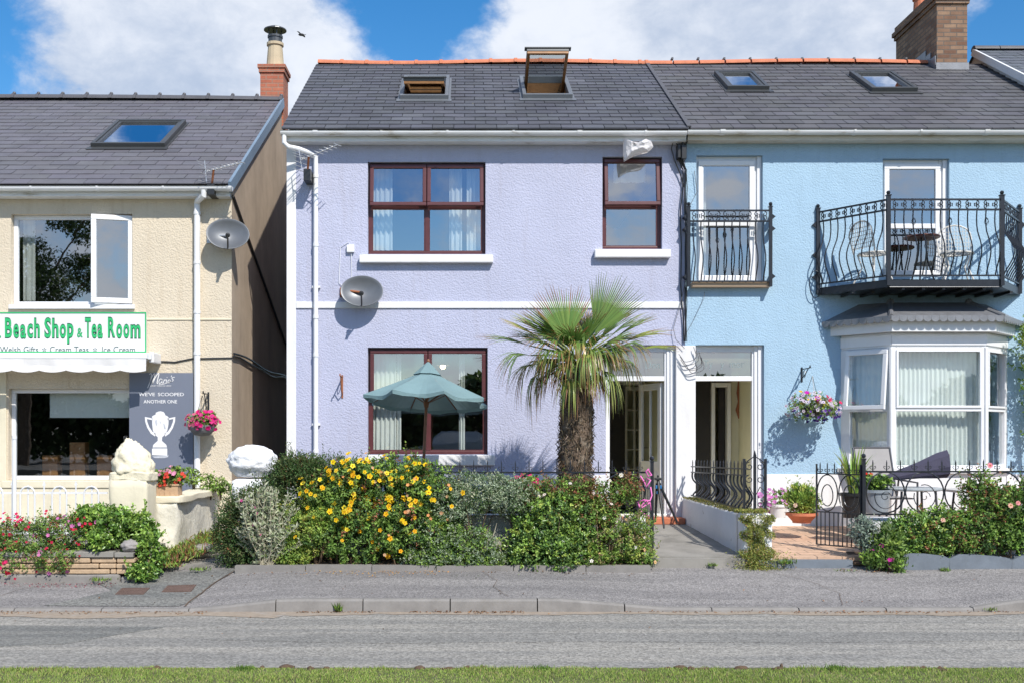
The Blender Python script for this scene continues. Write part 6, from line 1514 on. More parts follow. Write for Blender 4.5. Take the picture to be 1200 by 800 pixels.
# ================================================================ PLANTS
def leafmat(name, trans=.35, rough=.5, spec=.4):
    return mat(name, (.1, .2, .05), rough, attr=True, var=0.0, trans=trans, spec=spec)
M['leaf'] = leafmat('leaf'); M['leaf_gloss'] = leafmat('glossy_leaf', .25, .32, .5); M['petal'] = leafmat('petal', .3, .7, .2); M['blade'] = leafmat('grass_blade', .35, .6, .3)
M['stem'] = mat('brown_stem', (.13, .085, .05), .9, var=.25, vs=20); M['green_stem'] = mat('green_stem', (.12, .19, .06), .8, var=.2)
M['pale_stem'] = mat('pale_stem', (.42, .38, .28), .9, var=.25, vs=20)
class Foliage:
    def __init__(s, seed): s.r = np.random.default_rng(seed); s.V = []; s.F = []; s.C = []; s.n = 0
    def leaves(s, P, A, Nn, ln, wd, col, fold=.25, droop=.15):
        """P points, A long axis, Nn normal, ln/wd arrays, col (n,3)"""
        A = A / (np.linalg.norm(A, axis=1, keepdims=True) + 1e-9); S = np.cross(A, Nn); S /= (np.linalg.norm(S, axis=1, keepdims=True) + 1e-9); N = np.cross(S, A)
        ln = np.asarray(ln)[:, None]; wd = np.asarray(wd)[:, None]
        mid = P + A * ln * .45
        v = np.stack([P, mid + S * wd * .5 + N * wd * fold, P + A * ln - N * ln * droop, mid - S * wd * .5 + N * wd * fold], 1).reshape(-1, 3)
        n = len(P); f = (np.arange(n)[:, None] * 4 + np.array([[0, 1, 2], [0, 2, 3]]).reshape(1, 6)).reshape(-1, 3) + s.n
        s.V.append(v); s.F.append(f); s.C.append(np.repeat(np.concatenate([col, np.ones((n, 1))], 1), 4, 0)); s.n += 4 * n
    def build(s, name, m, parent=None):
        V = np.concatenate(s.V); F = np.concatenate(s.F); C = np.concatenate(s.C)
        L = root_loc(parent) if parent is not None else Vector((0, 0, 0)); V = V - np.array(L)
        me = bpy.data.meshes.new(name); me.vertices.add(len(V)); me.vertices.foreach_set('co', V.astype(np.float32).ravel())
        me.loops.add(F.size); me.loops.foreach_set('vertex_index', F.astype(np.int32).ravel())
        me.polygons.add(len(F)); me.polygons.foreach_set('loop_start', np.arange(0, F.size, 3, dtype=np.int32)); me.polygons.foreach_set('loop_total', np.full(len(F), 3, dtype=np.int32))
        a = me.color_attributes.new('tint', 'FLOAT_COLOR', 'POINT'); a.data.foreach_set('color', C.astype(np.float32).ravel())
        me.materials.append(m); me.update(calc_edges=True)
        o = bpy.data.objects.new(name, me); COL.objects.link(o)
        if parent is not None: o.parent = parent
        return o
def unit(r, n):
    d = r.normal(size=(n, 3)); return d / np.linalg.norm(d, axis=1, keepdims=True)
def B(px, py, rx, ry, Y=13.05, dy=.22):
    k = Y / FPX; return (wx(px, Y), Y, wz(py, Y), rx * k, dy, ry * k)
def in_blobs(r, blobs, n, inner=.55, lump=.22, zmin=.28, seed=0, low=None):
    """points near the lumpy surface of a union of ellipsoids, with outward directions"""
    b = np.array(blobs); w_ = (b[:, 3] * b[:, 5]) + .2 * b[:, 4]; w_ /= w_.sum(); k = r.choice(len(b), n, p=w_); d = unit(r, n)
    # lumps: nearest of random bumps pushes the surface out
    bumps = unit(np.random.default_rng(seed + 99), 26); amp = np.max(np.clip((d @ bumps.T - .80) / .20, 0, 1), 1)
    rad = (inner + (1 - inner) * r.random(n) ** .55) * (1 - lump + lump * 1.6 * amp)
    p = b[k, :3] + d * rad[:, None] * b[k, 3:6]; nn = d / b[k, 3:6]; nn /= np.linalg.norm(nn, axis=1, keepdims=True)
    keep = p[:, 2] > zmin; return p[keep], nn[keep], rad[keep]
def palette(r, n, cols, wts=None, var=.22):
    c = np.array(cols)[r.choice(len(cols), n, p=wts)]; return np.clip(c * (1 + r.uniform(-var, var, (n, 1))) * (1 + r.uniform(-.06, .06, (n, 3))), 0, 1)
def clump(fo, P, Nn, k, spread, ln, wd, cols, wts=None, up=.35, radial=.5):
    """k leaves round each point = a shoot"""
    r = fo.r; n = len(P) * k; p = np.repeat(P, k, 0) + r.normal(size=(n, 3)) * spread; nn = np.repeat(Nn, k, 0)
    ax = nn * radial + unit(r, n) * .8 + np.array([0, 0, up]); nrm = nn * .6 + unit(r, n) * .6 + np.array([0, -.15, .5])
    base = np.repeat(palette(r, len(P), cols, wts, .25), k, 0); c = np.clip(base * (1 + r.uniform(-.18, .18, (n, 1))), 0, 1)
    fo.leaves(p, ax, nrm, r.uniform(.7, 1.25, n) * ln, r.uniform(.75, 1.2, n) * wd, c)
def flowers(name, pts, nrm, size, cols, parent, seed, petals=5, centre=(.55, .30, .03), cup=.35, wts=None):
    n = len(pts); q = FLQ.get(parent.name, 100); rs = np.random.default_rng(seed + 7)
    for i in range(min(q, n)): flower_mesh('flower', pts[i:i + 1], nrm[i:i + 1], size, [tuple(np.array(cols)[rs.choice(len(cols), p=wts)])], parent, seed + i * 13, petals, centre, cup)
    FLQ[parent.name] = q - min(q, n)
    if n > q: o = flower_mesh('flowers', pts[q:], nrm[q:], size, cols, parent, seed, petals, centre, cup, wts); o['kind'] = 'stuff'
FLQ = {}
def flower_mesh(name, pts, nrm, size, cols, parent, seed, petals, centre, cup, wts=None):
    fo = Foliage(seed); r = fo.r; n = len(pts); col = palette(r, n, cols, wts, .12)
    nrm = nrm / np.linalg.norm(nrm, axis=1, keepdims=True); t = np.cross(nrm, unit(r, n)); t /= np.linalg.norm(t, axis=1, keepdims=True); b = np.cross(nrm, t); sz = r.uniform(.75, 1.2, n) * size
    for k in range(petals):
        a = 2 * math.pi * k / petals; ax = t * math.cos(a) + b * math.sin(a) + nrm * cup
        fo.leaves(pts, ax, nrm, sz, sz * 1.15, col * r.uniform(.88, 1.05, (n, 1)), .1, .12)
    if centre is not None:
        cc = np.tile(np.array(centre), (n, 1))
        for k in range(3): fo.leaves(pts + nrm * size * .10, unit(r, n) * .8 + nrm, nrm, sz * .5, sz * .4, cc)
    return fo.build(name, M['petal'], parent)
def stems(name, base, tips, parent, m='stem', r0=.012, seed=0, wob=.04):
    rnd = random.Random(seed); mb = MB()
    for tpt in tips:
        b = Vector(base[rnd.randrange(len(base))] if isinstance(base, list) else base); e = Vector(tpt); pts = []
        for i in range(6):
            t_ = i / 5; p = b.lerp(e, t_); p += Vector((rnd.uniform(-1, 1), rnd.uniform(-1, 1), .6 * math.sin(math.pi * t_))) * wob * math.sin(math.pi * t_); pts.append(p)
        mb.tube(pts, [r0 * (1 - .8 * i / 5) for i in range(6)], 5)
    return mb.build(name, M[m], parent)
def bush(nm, lab, cat, blobs, n, k, ln, wd, cols, seed, wts=None, m='leaf', inner=.5, lump=.25, spread=.02, up=.35, radial=.5, fl=None, stem='stem', group=None, zmin=.28, tips=None, nst=14, leaf_part='foliage'):
    c = blobs[0]; t = thing(nm, (c[0], c[1], zmin), lab, cat, group); fo = Foliage(seed)
    P, Nn, rad = in_blobs(fo.r, blobs, n, inner, lump, zmin, seed); clump(fo, P, Nn, k, spread, ln, wd, cols, wts, up, radial)
    if tips:   # loose outer shoots breaking the outline
        cnt, L, tc = tips; Q, QN, _ = in_blobs(fo.r, blobs, cnt, .97, lump, zmin, seed)
        for j in range(7):
            p = Q + (QN * .6 + np.array([0, 0, .6])) * L * (j / 6.0) + fo.r.normal(size=Q.shape) * .006
            for _ in range(2):
                cc = palette(fo.r, len(p), tc, None, .2); fo.leaves(p, unit(fo.r, len(p)) + QN * .5 + np.array([0, 0, .4]), unit(fo.r, len(p)) + np.array([0, -.2, .6]), np.full(len(p), ln * .85), np.full(len(p), wd * .85), cc)
    fo.build(leaf_part, M[m], t)
    idx = fo.r.choice(len(P), min(nst, len(P)), replace=False); bs = [(b[0] + random.uniform(-.5, .5) * b[3], b[1], zmin) for b in blobs]; bs = [min(bs, key=lambda q: abs(q[0] - P[i][0])) for i in idx]
    mb = MB()
    for i, b_ in zip(idx, bs): e = Vector(P[i]); b0 = Vector(b_); mb.tube([b0, b0.lerp(e, .5) + Vector((0, 0, .05)), e], [.012, .008, .003], 5)
    each(mb, 'stem', M[stem], t) if nst <= 10 else mb.build('stem', M[stem], t)
    if fl:
        for (cnt, size, fc, petals, cen, bias) in fl:
            Q, QN, _ = in_blobs(fo.r, blobs, cnt * 6, .98, lump, zmin, seed); sel = (QN[:, 1] < .15) & bias(Q); Q = Q[sel][:cnt]; QN = QN[sel][:cnt]
            Q = Q + QN * .03
            if len(Q) > 40: j = fo.r.integers(0, len(Q) // 3, len(Q)); mk = fo.r.random(len(Q)) < .6; Q = np.where(mk[:, None], Q[j] + fo.r.normal(size=Q.shape) * .045, Q); QN = np.where(mk[:, None], QN[j], QN)
            if len(Q): flowers('flowers', Q, QN * .6 + unit(fo.r, len(Q)) * .35 + np.array([0, -.5, .25]), size, fc, t, seed + 5, petals, cen)
    return t
G = dict(mid=(.165, .285, .06), light=(.29, .44, .085), dark=(.085, .16, .05), yel=(.40, .47, .10), grey=(.35, .42, .28), red=(.32, .13, .07), olive=(.16, .19, .07), pale=(.44, .48, .33))
allb = lambda Q: np.ones(len(Q), bool)
bush('dark_shrub', 'dark small-leaved evergreen shrub spilling round the white boulder pillar', 'shrub',
     [B(352, 578, 52, 36, 13.2), B(302, 602, 40, 32, 13.15), B(275, 630, 24, 42, 13.1, .15), B(395, 560, 55, 24, 13.2), B(350, 550, 26, 18, 13.2), B(300, 640, 30, 32, 13.1)], 4200, 12, .036, .014, [G['dark'], G['olive'], (.06, .11, .03), G['red']], 101, [.42, .3, .24, .04], inner=.4, tips=(90, .14, [G['olive'], (.09, .14, .04)]), radial=.9, spread=.03)
# silver twiggy plant
t = thing('silver_shrub', (wx(312, 12.88), 12.88, .30), 'pale silvery twiggy plant with tiny pink flowers at the left end of the bed', 'plant'); rnd = random.Random(5); mb = MB(); fo = Foliage(55); tipP = []
for i in range(150):
    a = rnd.gauss(0, .5); h = rnd.uniform(.35, .95); b0 = Vector((wx(312, 12.88) + rnd.uniform(-.08, .08), 12.88 + rnd.uniform(-.03, .06), .3)); e = b0 + Vector((math.sin(a) * h * .55 + rnd.uniform(-.05, .05), rnd.uniform(-.16, .12), h * math.cos(a)))
    mid = b0.lerp(e, .5) + Vector((rnd.uniform(-.06, .06), rnd.uniform(-.05, .05), .03)); mb.tube([b0, mid, e], [.007, .005, .003], 4); pts = []
    for q in range(9):
        u = .25 + .75 * q / 8; p = b0.lerp(mid, u * 2) if u < .5 else mid.lerp(e, u * 2 - 1); pts.append(p)
    for q in pts:
        tipP += [tuple(q)] * 6
    for s_ in range(2):
        q = mid.lerp(e, rnd.random()); e2 = q + Vector((rnd.uniform(-.09, .09), rnd.uniform(-.06, .06), rnd.uniform(.04, .13))); mb.tube([q, e2], [.004, .002], 4); tipP += [tuple(e2), tuple(q.lerp(e2, .6))]
mb.build('stem', M['pale_stem'], t); P = np.array(tipP); n = len(P); fo.leaves(P, unit(fo.r, n) + np.array([0, 0, .9]), unit(fo.r, n) + np.array([0, -.5, .3]), fo.r.uniform(.035, .075, n), fo.r.uniform(.014, .026, n), palette(fo.r, n, [(.50, .54, .38), (.38, .45, .26), (.55, .56, .42)])); fo.build('foliage', M['leaf'], t)
Q = np.array([(wx(a_, 12.75), 12.75, wz(b_, 12.75)) for a_, b_ in ((299, 594), (301, 601), (297, 615), (283, 586), (305, 625))]); flowers('flowers', Q, np.tile([0, -1., .3], (5, 1)), .018, [(.55, .05, .30)], t, 3)
bush('green_shrub', 'bright yellow-green small-leaved shrub left of the yellow-flowered bush', 'shrub',
     [B(350, 618, 40, 32, 12.98, .18), B(335, 648, 30, 20, 12.95, .15), B(385, 604, 26, 24, 12.98, .16), B(372, 580, 20, 14, 13.0, .14)], 1500, 11, .028, .017, [G['light'], G['yel'], G['mid']], 102, [.5, .3, .2], lump=.35, tips=(50, .07, [G['yel']]))
bush('yellow_bush', 'large green bush covered in bright yellow flowers in front of the parasol', 'bush',
     [B(455, 572, 48, 24, 13.08, .12), B(425, 600, 46, 30, 13.08, .12), B(440, 592, 76, 50, 13.0, .26), B(500, 572, 36, 34, 13.0, .24), B(412, 630, 62, 36, 12.98, .22), B(478, 625, 50, 42, 12.98, .22), B(470, 553, 40, 20, 13.0, .22), B(420, 556, 34, 17, 13.0, .2), B(392, 580, 34, 22, 13.0, .2)], 2500, 10, .044, .022, [G['mid'], G['dark'], G['light'], G['red']], 103, [.5, .27, .2, .03], lump=.3, inner=.3, tips=(110, .12, [(.13, .17, .05), G['light'], (.22, .13, .05)]),
     fl=[(250, .034, [(.92, .66, .02), (.94, .74, .06), (.90, .57, .02)], 5, (.70, .30, .02), lambda Q: Q[:, 2] > wz(612, 13)), (26, .034, [(.90, .52, .02)], 5, (.7, .3, .02), lambda Q: Q[:, 2] < wz(612, 13)), (55, .022, [(.80, .38, .15), (.72, .45, .25)], 5, None, allb)])
bush('grey_shrub', 'grey-green dense shrub right of the yellow bush at wall height', 'shrub',
     [B(560, 578, 46, 22, 13.05, .24), B(598, 582, 32, 20, 13.05, .22), B(530, 590, 26, 26, 13.02, .2)], 1500, 11, .034, .015, [G['grey'], (.14, .22, .10), G['pale'], (.10, .17, .05)], 104, [.45, .25, .12, .18], lump=.3, tips=(60, .08, [G['grey'], G['pale']]))
bush('low_shrub', 'low grey-green spreading shrub at pavement level below the yellow bush', 'shrub',
     [B(545, 642, 44, 24, 12.92, .17), B(512, 625, 30, 26, 12.95, .18), B(505, 655, 34, 12, 12.85, .1), B(575, 658, 22, 12, 12.9, .12)], 1300, 10, .032, .018, [G['grey'], G['mid'], G['light'], (.14, .22, .10)], 105, [.3, .3, .2, .2], lump=.3, tips=(40, .08, [G['grey'], G['light']]))
t = stems('dry_branch', [(wx(575, 12.95), 12.95, .35), (wx(585, 12.95), 12.92, .4)], [(wx(a_, 12.95), 12.9, wz(b_, 12.95)) for a_, b_ in ((572, 618), (595, 622), (600, 632), (570, 632), (590, 640), (582, 612), (604, 640), (568, 640))], None, 'pale_stem', .010, 4, .05); tag(t, 'tangle of bare dry twigs in the gap between the shrubs', 'twigs')
bush('glossy_shrub', 'dark glossy-leaved shrub reaching over the edging onto the pavement', 'shrub',
     [B(645, 615, 40, 34, 12.95, .24), B(622, 645, 30, 26, 12.9, .2), B(662, 650, 30, 22, 12.86, .18), B(682, 622, 18, 30, 12.97, .16)], 1500, 9, .044, .025, [G['mid'], G['dark'], G['light'], G['yel']], 106, [.42, .3, .22, .06], m='leaf_gloss', lump=.35, tips=(70, .10, [G['light'], G['yel']]))
bush('rose_bush', 'rose bush with red-tipped young leaves and small white roses against the iron fence', 'bush',
     [B(665, 582, 36, 22, 13.1, .2), B(630, 588, 22, 18, 13.08, .16), B(700, 586, 26, 22, 13.08, .16), B(735, 572, 14, 16, 13.1, .12), B(672, 600, 46, 24, 13.05, .2)], 1300, 10, .034, .019, [G['mid'], (.13, .16, .05), G['red'], G['light'], (.20, .12, .05)], 107, [.35, .2, .18, .15, .12], lump=.4, tips=(90, .12, [G['red'], (.22, .12, .05), G['mid']]),
     fl=[(14, .028, [(.78, .75, .68)], 6, (.6, .5, .2), allb)])
bush('loose_shrub', 'loose twiggy green shrub with white blossom at the right end of the bed', 'shrub',
     [B(722, 640, 30, 26, 12.95, .2), B(748, 622, 15, 24, 12.98, .14), B(752, 650, 16, 14, 12.92, .12), B(712, 604, 16, 14, 13.0, .13), B(700, 655, 22, 12, 12.88, .12)], 800, 9, .032, .018, [G['mid'], G['light'], G['yel'], (.30, .24, .12)], 108, [.4, .3, .15, .15], inner=.35, lump=.45, tips=(90, .12, [G['light'], G['olive']]),
     fl=[(22, .024, [(.76, .74, .68), (.70, .45, .25)], 5, (.6, .5, .2), allb)], nst=40)
# left planter
bush('fuchsia_bush', 'bush of red and pink drooping flowers on the sandstone planter wall', 'bush',
     [B(30, 634, 48, 32, 12.85, .26), B(75, 625, 36, 26, 12.85, .24), B(15, 650, 30, 22, 12.62, .16), B(60, 655, 28, 16, 12.55, .12), B(-20, 640, 40, 34, 12.85, .25), B(100, 612, 22, 14, 12.9, .2)], 2000, 9, .030, .017, [G['mid'], G['dark'], G['light'], G['red']], 109, [.45, .25, .2, .1], lump=.35, zmin=.22, tips=(90, .10, [G['mid'], G['light']]),
     fl=[(170, .019, [(.42, .012, .03), (.55, .02, .07)], 4, None, allb), (26, .026, [(.66, .22, .48)], 5, None, lambda Q: Q[:, 0] > wx(45, 12.8)), (60, .028, [(.72, .03, .14)], 5, None, lambda Q: Q[:, 0] < wx(22, 12.8))])
bush('ivy_plant', 'bright green ivy trailing over the planter wall end and up the cream pillar', 'plant',
     [B(130, 615, 32, 20, 12.85, .2), B(160, 625, 22, 24, 12.85, .18), B(176, 652, 16, 24, 12.7, .12), B(108, 606, 18, 12, 12.9, .16), B(165, 672, 14, 9, 12.5, .07), B(118, 634, 14, 10, 12.6, .1)], 1000, 9, .048, .034, [G['light'], G['mid'], (.11, .22, .04)], 110, [.4, .3, .3], m='leaf_gloss', lump=.35, zmin=.22, tips=(40, .12, [G['light']]))
# weeds along the passage
def weeds(nm, lab, cat, spots, cols, seed, ln=.045, wd=.010, group=None, kind=None):
    fo = Foliage(seed); r = fo.r
    for (px, py, Y, w_, n, h) in spots:
        x = wx(px, Y) + r.normal(size=n) * w_; y = Y + r.normal(size=n) * w_ * .7; z = np.full(n, wz(py, Y)); P = np.stack([x, y, z], 1)
        A = unit(r, n) * .7 + np.array([0, 0, 1.]); fo.leaves(P, A, unit(r, n) + np.array([0, -.6, .2]), r.uniform(.5, 1.2, n) * h, np.full(n, wd), palette(r, n, cols, None, .3), .15, .35)
    o = fo.build(nm, M['leaf']); return tag(o, lab, cat, group, kind)
weeds('weeds', 'straggling weeds along the foot of the rough white wall', 'weeds', [(200 + 7 * i, 657 - 3.6 * i, 13.15 + .12 * i, .09, 240, .10) for i in range(9)] + [(195, 664, 13.0, .08, 200, .08), (215, 650, 13.3, .10, 200, .12)], [G['mid'], G['yel'], (.30, .22, .10), G['light'], (.35, .14, .08)], 120, wd=.014, kind='stuff')
bush('wall_weed', 'small leafy weed growing by the banner foot on the forecourt wall', 'weed', [B(248, 565, 12, 9, 15.3, .12), B(226, 560, 7, 14, 15.3, .1), B(262, 572, 9, 6, 15.2, .1)], 130, 6, .05, .03, [G['mid'], G['olive'], G['light']], 121, zmin=.95, nst=10, lump=.4)
# moss and stonecrop over the end pier
fo = Foliage(131); r = fo.r; n = 9000; x = r.uniform(wx(864, 13), wx(910, 13), n); z = r.uniform(.28, wz(606, 13) + .03, n); kp_ = (np.sin(x * 19 + z * 9) + np.sin(z * 23 - x * 6) + 1.6 * r.random(n)) > -.35; kp_ &= (abs(x - wx(887, 13)) < .17 + .05 * np.sin(z * 31)); x = x[kp_]; z = z[kp_]; n = len(x); lump_ = .03 + .10 * np.abs(np.sin(x * 23) * np.sin(z * 17 + x * 8))
P = np.stack([x, 13.03 - lump_ * r.random(n) ** .5, z], 1); P2 = np.stack([r.uniform(wx(868, 13), wx(900, 13), 1500), r.uniform(13.0, 13.3, 1500), np.full(1500, wz(600, 13.05)) + r.random(1500) * .03], 1)
P3 = np.stack([wx(890, 12.9) + r.normal(size=2200) * .13, 12.93 + r.normal(size=2200) * .05, .27 + r.random(2200) ** 2 * .22], 1); P = np.concatenate([P, P2, P3]); n = len(P)
fo.leaves(P, unit(r, n) + np.array([0, -.4, .4]), unit(r, n) + np.array([0, -.7, .4]), r.uniform(.014, .03, n), r.uniform(.008, .016, n), palette(r, n, [(.34, .36, .08), (.22, .28, .07), (.42, .40, .12), (.38, .24, .10)], [.4, .35, .17, .08], .3))
tag(fo.build('stonecrop', M['leaf']), 'yellow-green stonecrop and moss covering the end pier between the two paths', 'moss', kind='stuff')
fo = Foliage(132); n = 2600; u = r.random(n); x = 3.16 + .14 * u + r.random(n) * .22; y = 15.95 - 2.65 * u; z = wz(583, 15.95) * (1 - u) + wz(601, 13.3) * u
fo.leaves(np.stack([x, y, z], 1), unit(r, n) + np.array([0, 0, .8]), unit(r, n) + np.array([0, -.3, .6]), r.uniform(.015, .045, n), r.uniform(.006, .014, n), palette(r, n, [(.20, .20, .06), (.30, .24, .08), (.12, .15, .04)], None, .3)); tag(fo.build('wall_moss', M['leaf']), 'moss and tiny stonecrop along the top of the sloping white party wall', 'moss', kind='stuff')
# right border
bush('border_roses', 'low leafy rose bush with yellow-green shoots behind the slate edging blocks', 'bush',
     [B(1085, 622, 40, 22, 13.02, .14), B(1062, 632, 26, 18, 12.98, .1), B(1110, 612, 24, 18, 13.05, .14), B(1098, 634, 22, 14, 12.96, .1)], 1300, 8, .042, .027, [G['mid'], G['light'], (.10, .19, .06), G['yel']], 111, [.45, .25, .2, .1], m='leaf_gloss', zmin=.34, lump=.4, tips=(60, .12, [G['light'], G['red']]))
bush('climbing_rose', 'tall loose rose bush with red young shoots climbing above the iron fence', 'bush',
     [B(1150, 620, 34, 26, 13.02, .14), B(1150, 580, 24, 22, 13.08, .1), B(1128, 632, 20, 14, 12.98, .1), B(1165, 598, 26, 22, 13.05, .12)], 900, 8, .040, .025, [G['mid'], G['dark'], (.17, .12, .05), G['light']], 112, [.45, .25, .12, .18], zmin=.34, inner=.3, lump=.5, tips=(120, .16, [G['red'], G['mid'], G['light']]), nst=34)
bush('pink_rose_bush', 'rose bush with two pink roses at the right edge of the border', 'bush',
     [B(1190, 612, 24, 28, 13.02, .14), B(1215, 600, 30, 34, 13.05, .15), B(1186, 632, 20, 14, 12.98, .1)], 900, 8, .042, .026, [G['mid'], G['dark'], G['light'], G['olive']], 113, [.4, .3, .2, .1], zmin=.34, lump=.4, tips=(60, .12, [G['mid']]), fl=[(3, .05, [(.75, .30, .35)], 8, None, allb)])
Q = np.array([(wx(a_, 12.86), 12.86, wz(b_, 12.86)) for a_, b_ in ((1193, 589), (1184, 592), (1105, 609), (1160, 545))]); o = flower_mesh('rose_heads', Q, np.tile([0., -1., .3], (4, 1)), .035, [(.80, .33, .38), (.85, .50, .40)], None, 9, 8, (.6, .3, .1), .35); tag(o, 'pink rose heads standing out above the border roses', 'roses', kind='stuff')
bush('dusty_plant', 'silver-grey leafy plant at the foot of the gate post in the border', 'plant', [B(1012, 622, 15, 13, 12.98, .1), B(1020, 640, 12, 10, 12.98, .09)], 200, 8, .05, .02, [(.32, .38, .33), (.22, .28, .22)], 114, zmin=.30, lump=.4)
bush('campion_plant', 'leafy green plant with magenta flowers leaning onto the pavement beside the slate block', 'plant', [B(1040, 640, 16, 22, 12.86, .1), B(1028, 655, 16, 9, 12.82, .09), B(1048, 660, 12, 9, 12.8, .08)], 260, 7, .07, .022, [G['light'], (.17, .26, .09), G['mid']], 115, zmin=.25, lump=.4, up=.7, fl=[(9, .028, [(.50, .03, .28)], 5, None, allb)])
weeds('pavement_weeds', 'small weeds rooted where the pavement meets walls and kerbs', 'weeds', [(920, 660, 12.92, .06, 120, .07), (835, 663, 12.9, .03, 50, .05), (397, 716, 11.43, .018, 50, .09), (1108, 669, 12.8, .04, 40, .06), (990, 668, 12.88, .12, 60, .03), (560, 673, 12.72, .2, 90, .03), (118, 680, 12.45, .06, 60, .05), (232, 668, 12.9, .06, 60, .05), (1162, 715, 11.42, .03, 20, .04)], [G['mid'], G['light'], G['olive']], 122, kind='stuff')

# ---------------- pots and baskets
def pot(nm, px, py_t, py_b, rt, rb, Y, m, lab, cat='flower pot', square=False, group=None):
    x = wx(px, Y); z0, z1 = wz(py_b, Y), wz(py_t, Y); t = thing(nm, (x, Y, z0), lab, cat, group); mb = MB(); h = z1 - z0
    if square:
        mb.box(x - rt, x + rt, Y - rt * .8, Y + rt * .8, z0, z1 - .025); mb.box(x - rt - .012, x + rt + .012, Y - rt * .8 - .012, Y + rt * .8 + .012, z1 - .0249, z1)
        for k in range(3): mb.box(x - rt * .7 + k * rt * .5, x - rt * .3 + k * rt * .5, Y - rt * .8 - .012, Y - rt * .8 - .001, z0 + h * .35, z0 + h * .62)
    else: mb.lathe([(.001, z0), (rb, z0), (rb * 1.02, z0 + .02), (rt * .95, z1 - .04), (rt * 1.05, z1 - .038), (rt * 1.05, z1), (rt * .95, z1), (rt * .93, z1 - .03), (.001, z1 - .03)], (x, Y, 0), 28)
    mb.build('pot', m if not isinstance(m, str) else M[m], t, smooth=False, bevel=.004 if square else 0); return t, x, z0, z1
def potted(t, blobs, n, k, ln, wd, cols, seed, fl=None, zmin=.5, m='leaf', lump=.35, up=.6, tips=None):
    fo = Foliage(seed); P, Nn, _ = in_blobs(fo.r, blobs, n, .3, lump, zmin, seed); clump(fo, P, Nn, k, .015, ln, wd, cols, None, up)
    if tips:
        cnt, L, tc = tips; Q, QN, _ = in_blobs(fo.r, blobs, cnt, .9, lump, zmin, seed)
        for j in range(6):
            p = Q + (QN * .5 + np.array([0, 0, .7])) * L * j / 5; fo.leaves(p, unit(fo.r, len(p)) + np.array([0, 0, .5]), unit(fo.r, len(p)) + np.array([0, -.3, .4]), np.full(len(p), ln * .8), np.full(len(p), wd * .8), palette(fo.r, len(p), tc))
    fo.build('foliage', M[m], t)
    for (cnt, size, fc, petals, cen, bias) in (fl or []):
        Q, QN, _ = in_blobs(fo.r, blobs, cnt * 5, .96, lump, zmin, seed); sel = (QN[:, 1] < .25) & bias(Q); Q = (Q + QN * .02)[sel][:cnt]; QN = QN[sel][:cnt]
        if len(Q): flowers('flowers', Q, QN * .5 + unit(fo.r, len(Q)) * .3 + np.array([0, -.6, .3]), size, fc, t, seed + 3, petals, cen)
M['box_planter'] = mat('buff_planter', (.46, .31, .19), .85, var=.12, bump=.4, bs=30)
t, x, z0, z1 = pot('flower_box', 198.5, 566, 590, .135, .13, 13.75, 'box_planter', 'square buff planter of pink and red geraniums on the wall behind the cream pillar', 'planter', True)
potted(t, [(x, 13.75, z1 + .07, .17, .13, .12)], 260, 7, .045, .035, [G['mid'], G['light'], G['olive']], 201, [(26, .026, [(.75, .30, .48)], 5, None, lambda Q: Q[:, 2] > z1 + .10), (22, .028, [(.72, .08, .05)], 5, None, lambda Q: Q[:, 2] < z1 + .12)], z1 - .02)
t, x, z0, z1 = pot('flower_pot', 939.5, 600, 612, .20, .12, 14.6, 'terracotta', 'shallow terracotta bowl of tall green plants and peach flowers on the patio against the plinth')
potted(t, [(x - .02, 14.6, z1 + .16, .17, .13, .18), (x + .1, 14.6, z1 + .12, .12, .1, .14)], 330, 7, .07, .02, [G['light'], G['yel'], G['mid']], 202, [(3, .045, [(.85, .42, .22), (.85, .62, .5)], 8, None, allb)], z1 - .02, up=1.2, tips=(24, .16, [G['light'], G['yel']]))
t, x, z0, z1 = pot('flower_pot', 912, 590, 606, .13, .10, 15.2, 'white_paint', 'small pot of trailing lilac-pink flowers behind the scrolled railing end')
potted(t, [(x, 15.2, z1 + .05, .24, .12, .13)], 90, 6, .04, .02, [G['mid'], G['light']], 203, [(46, .034, [(.68, .32, .62), (.60, .22, .52)], 5, None, allb)], z1 - .1)
M['zinc'] = mat('galvanised_zinc', (.34, .38, .42), .45, metal=.4, var=.2, vs=9)
t, x, z0, z1 = pot('flower_pot', 1026, 573, 600, .19, .15, 14.0, 'zinc', 'galvanised pot with red geranium behind the gate post', 'flower pot')
potted(t, [(x - .02, 14.0, z1 + .08, .20, .15, .10)], 220, 7, .045, .035, [G['mid'], G['light'], G['dark']], 204, [(4, .03, [(.75, .03, .015)], 6, None, allb)], z1 - .03)
t, x, z0, z1 = pot('flower_pot', 1000, 577, 606, .17, .13, 14.7, 'plastic_black', 'dark pot of tall strap-leaved green plant beside the bay window', 'flower pot')
fo = Foliage(205); r = fo.r
for i in range(90):   # arching strap leaves, four segments each
    a = r.uniform(0, 2 * math.pi); L = r.uniform(.35, .72); lean = r.uniform(.12, .6); b0 = np.array([x + .06 * math.cos(a), 14.7 + .06 * math.sin(a), z1]); col = palette(r, 1, [G['light'], G['yel'], (.13, .27, .05)])[0]; d = np.array([math.cos(a), math.sin(a), 0])
    pts = [b0 + d * L * lean * (u ** 1.8) + np.array([0, 0, L * (u - .35 * lean * u * u)]) for u in (0, .25, .5, .75, 1)]
    w_ = [.022, .026, .024, .018, .002]; s_ = np.array([-d[1], d[0], 0]) * (1 if r.random() < .8 else .6); v = []
    for p, ww in zip(pts, w_): v += [p - s_ * ww / 2, p + s_ * ww / 2]
    f = []
    for q in range(4): f += [(2 * q, 2 * q + 1, 2 * q + 3), (2 * q, 2 * q + 3, 2 * q + 2)]
    fo.V.append(np.array(v)); fo.F.append(np.array(f) + fo.n); fo.C.append(np.tile([*col, 1], (10, 1))); fo.n += 10
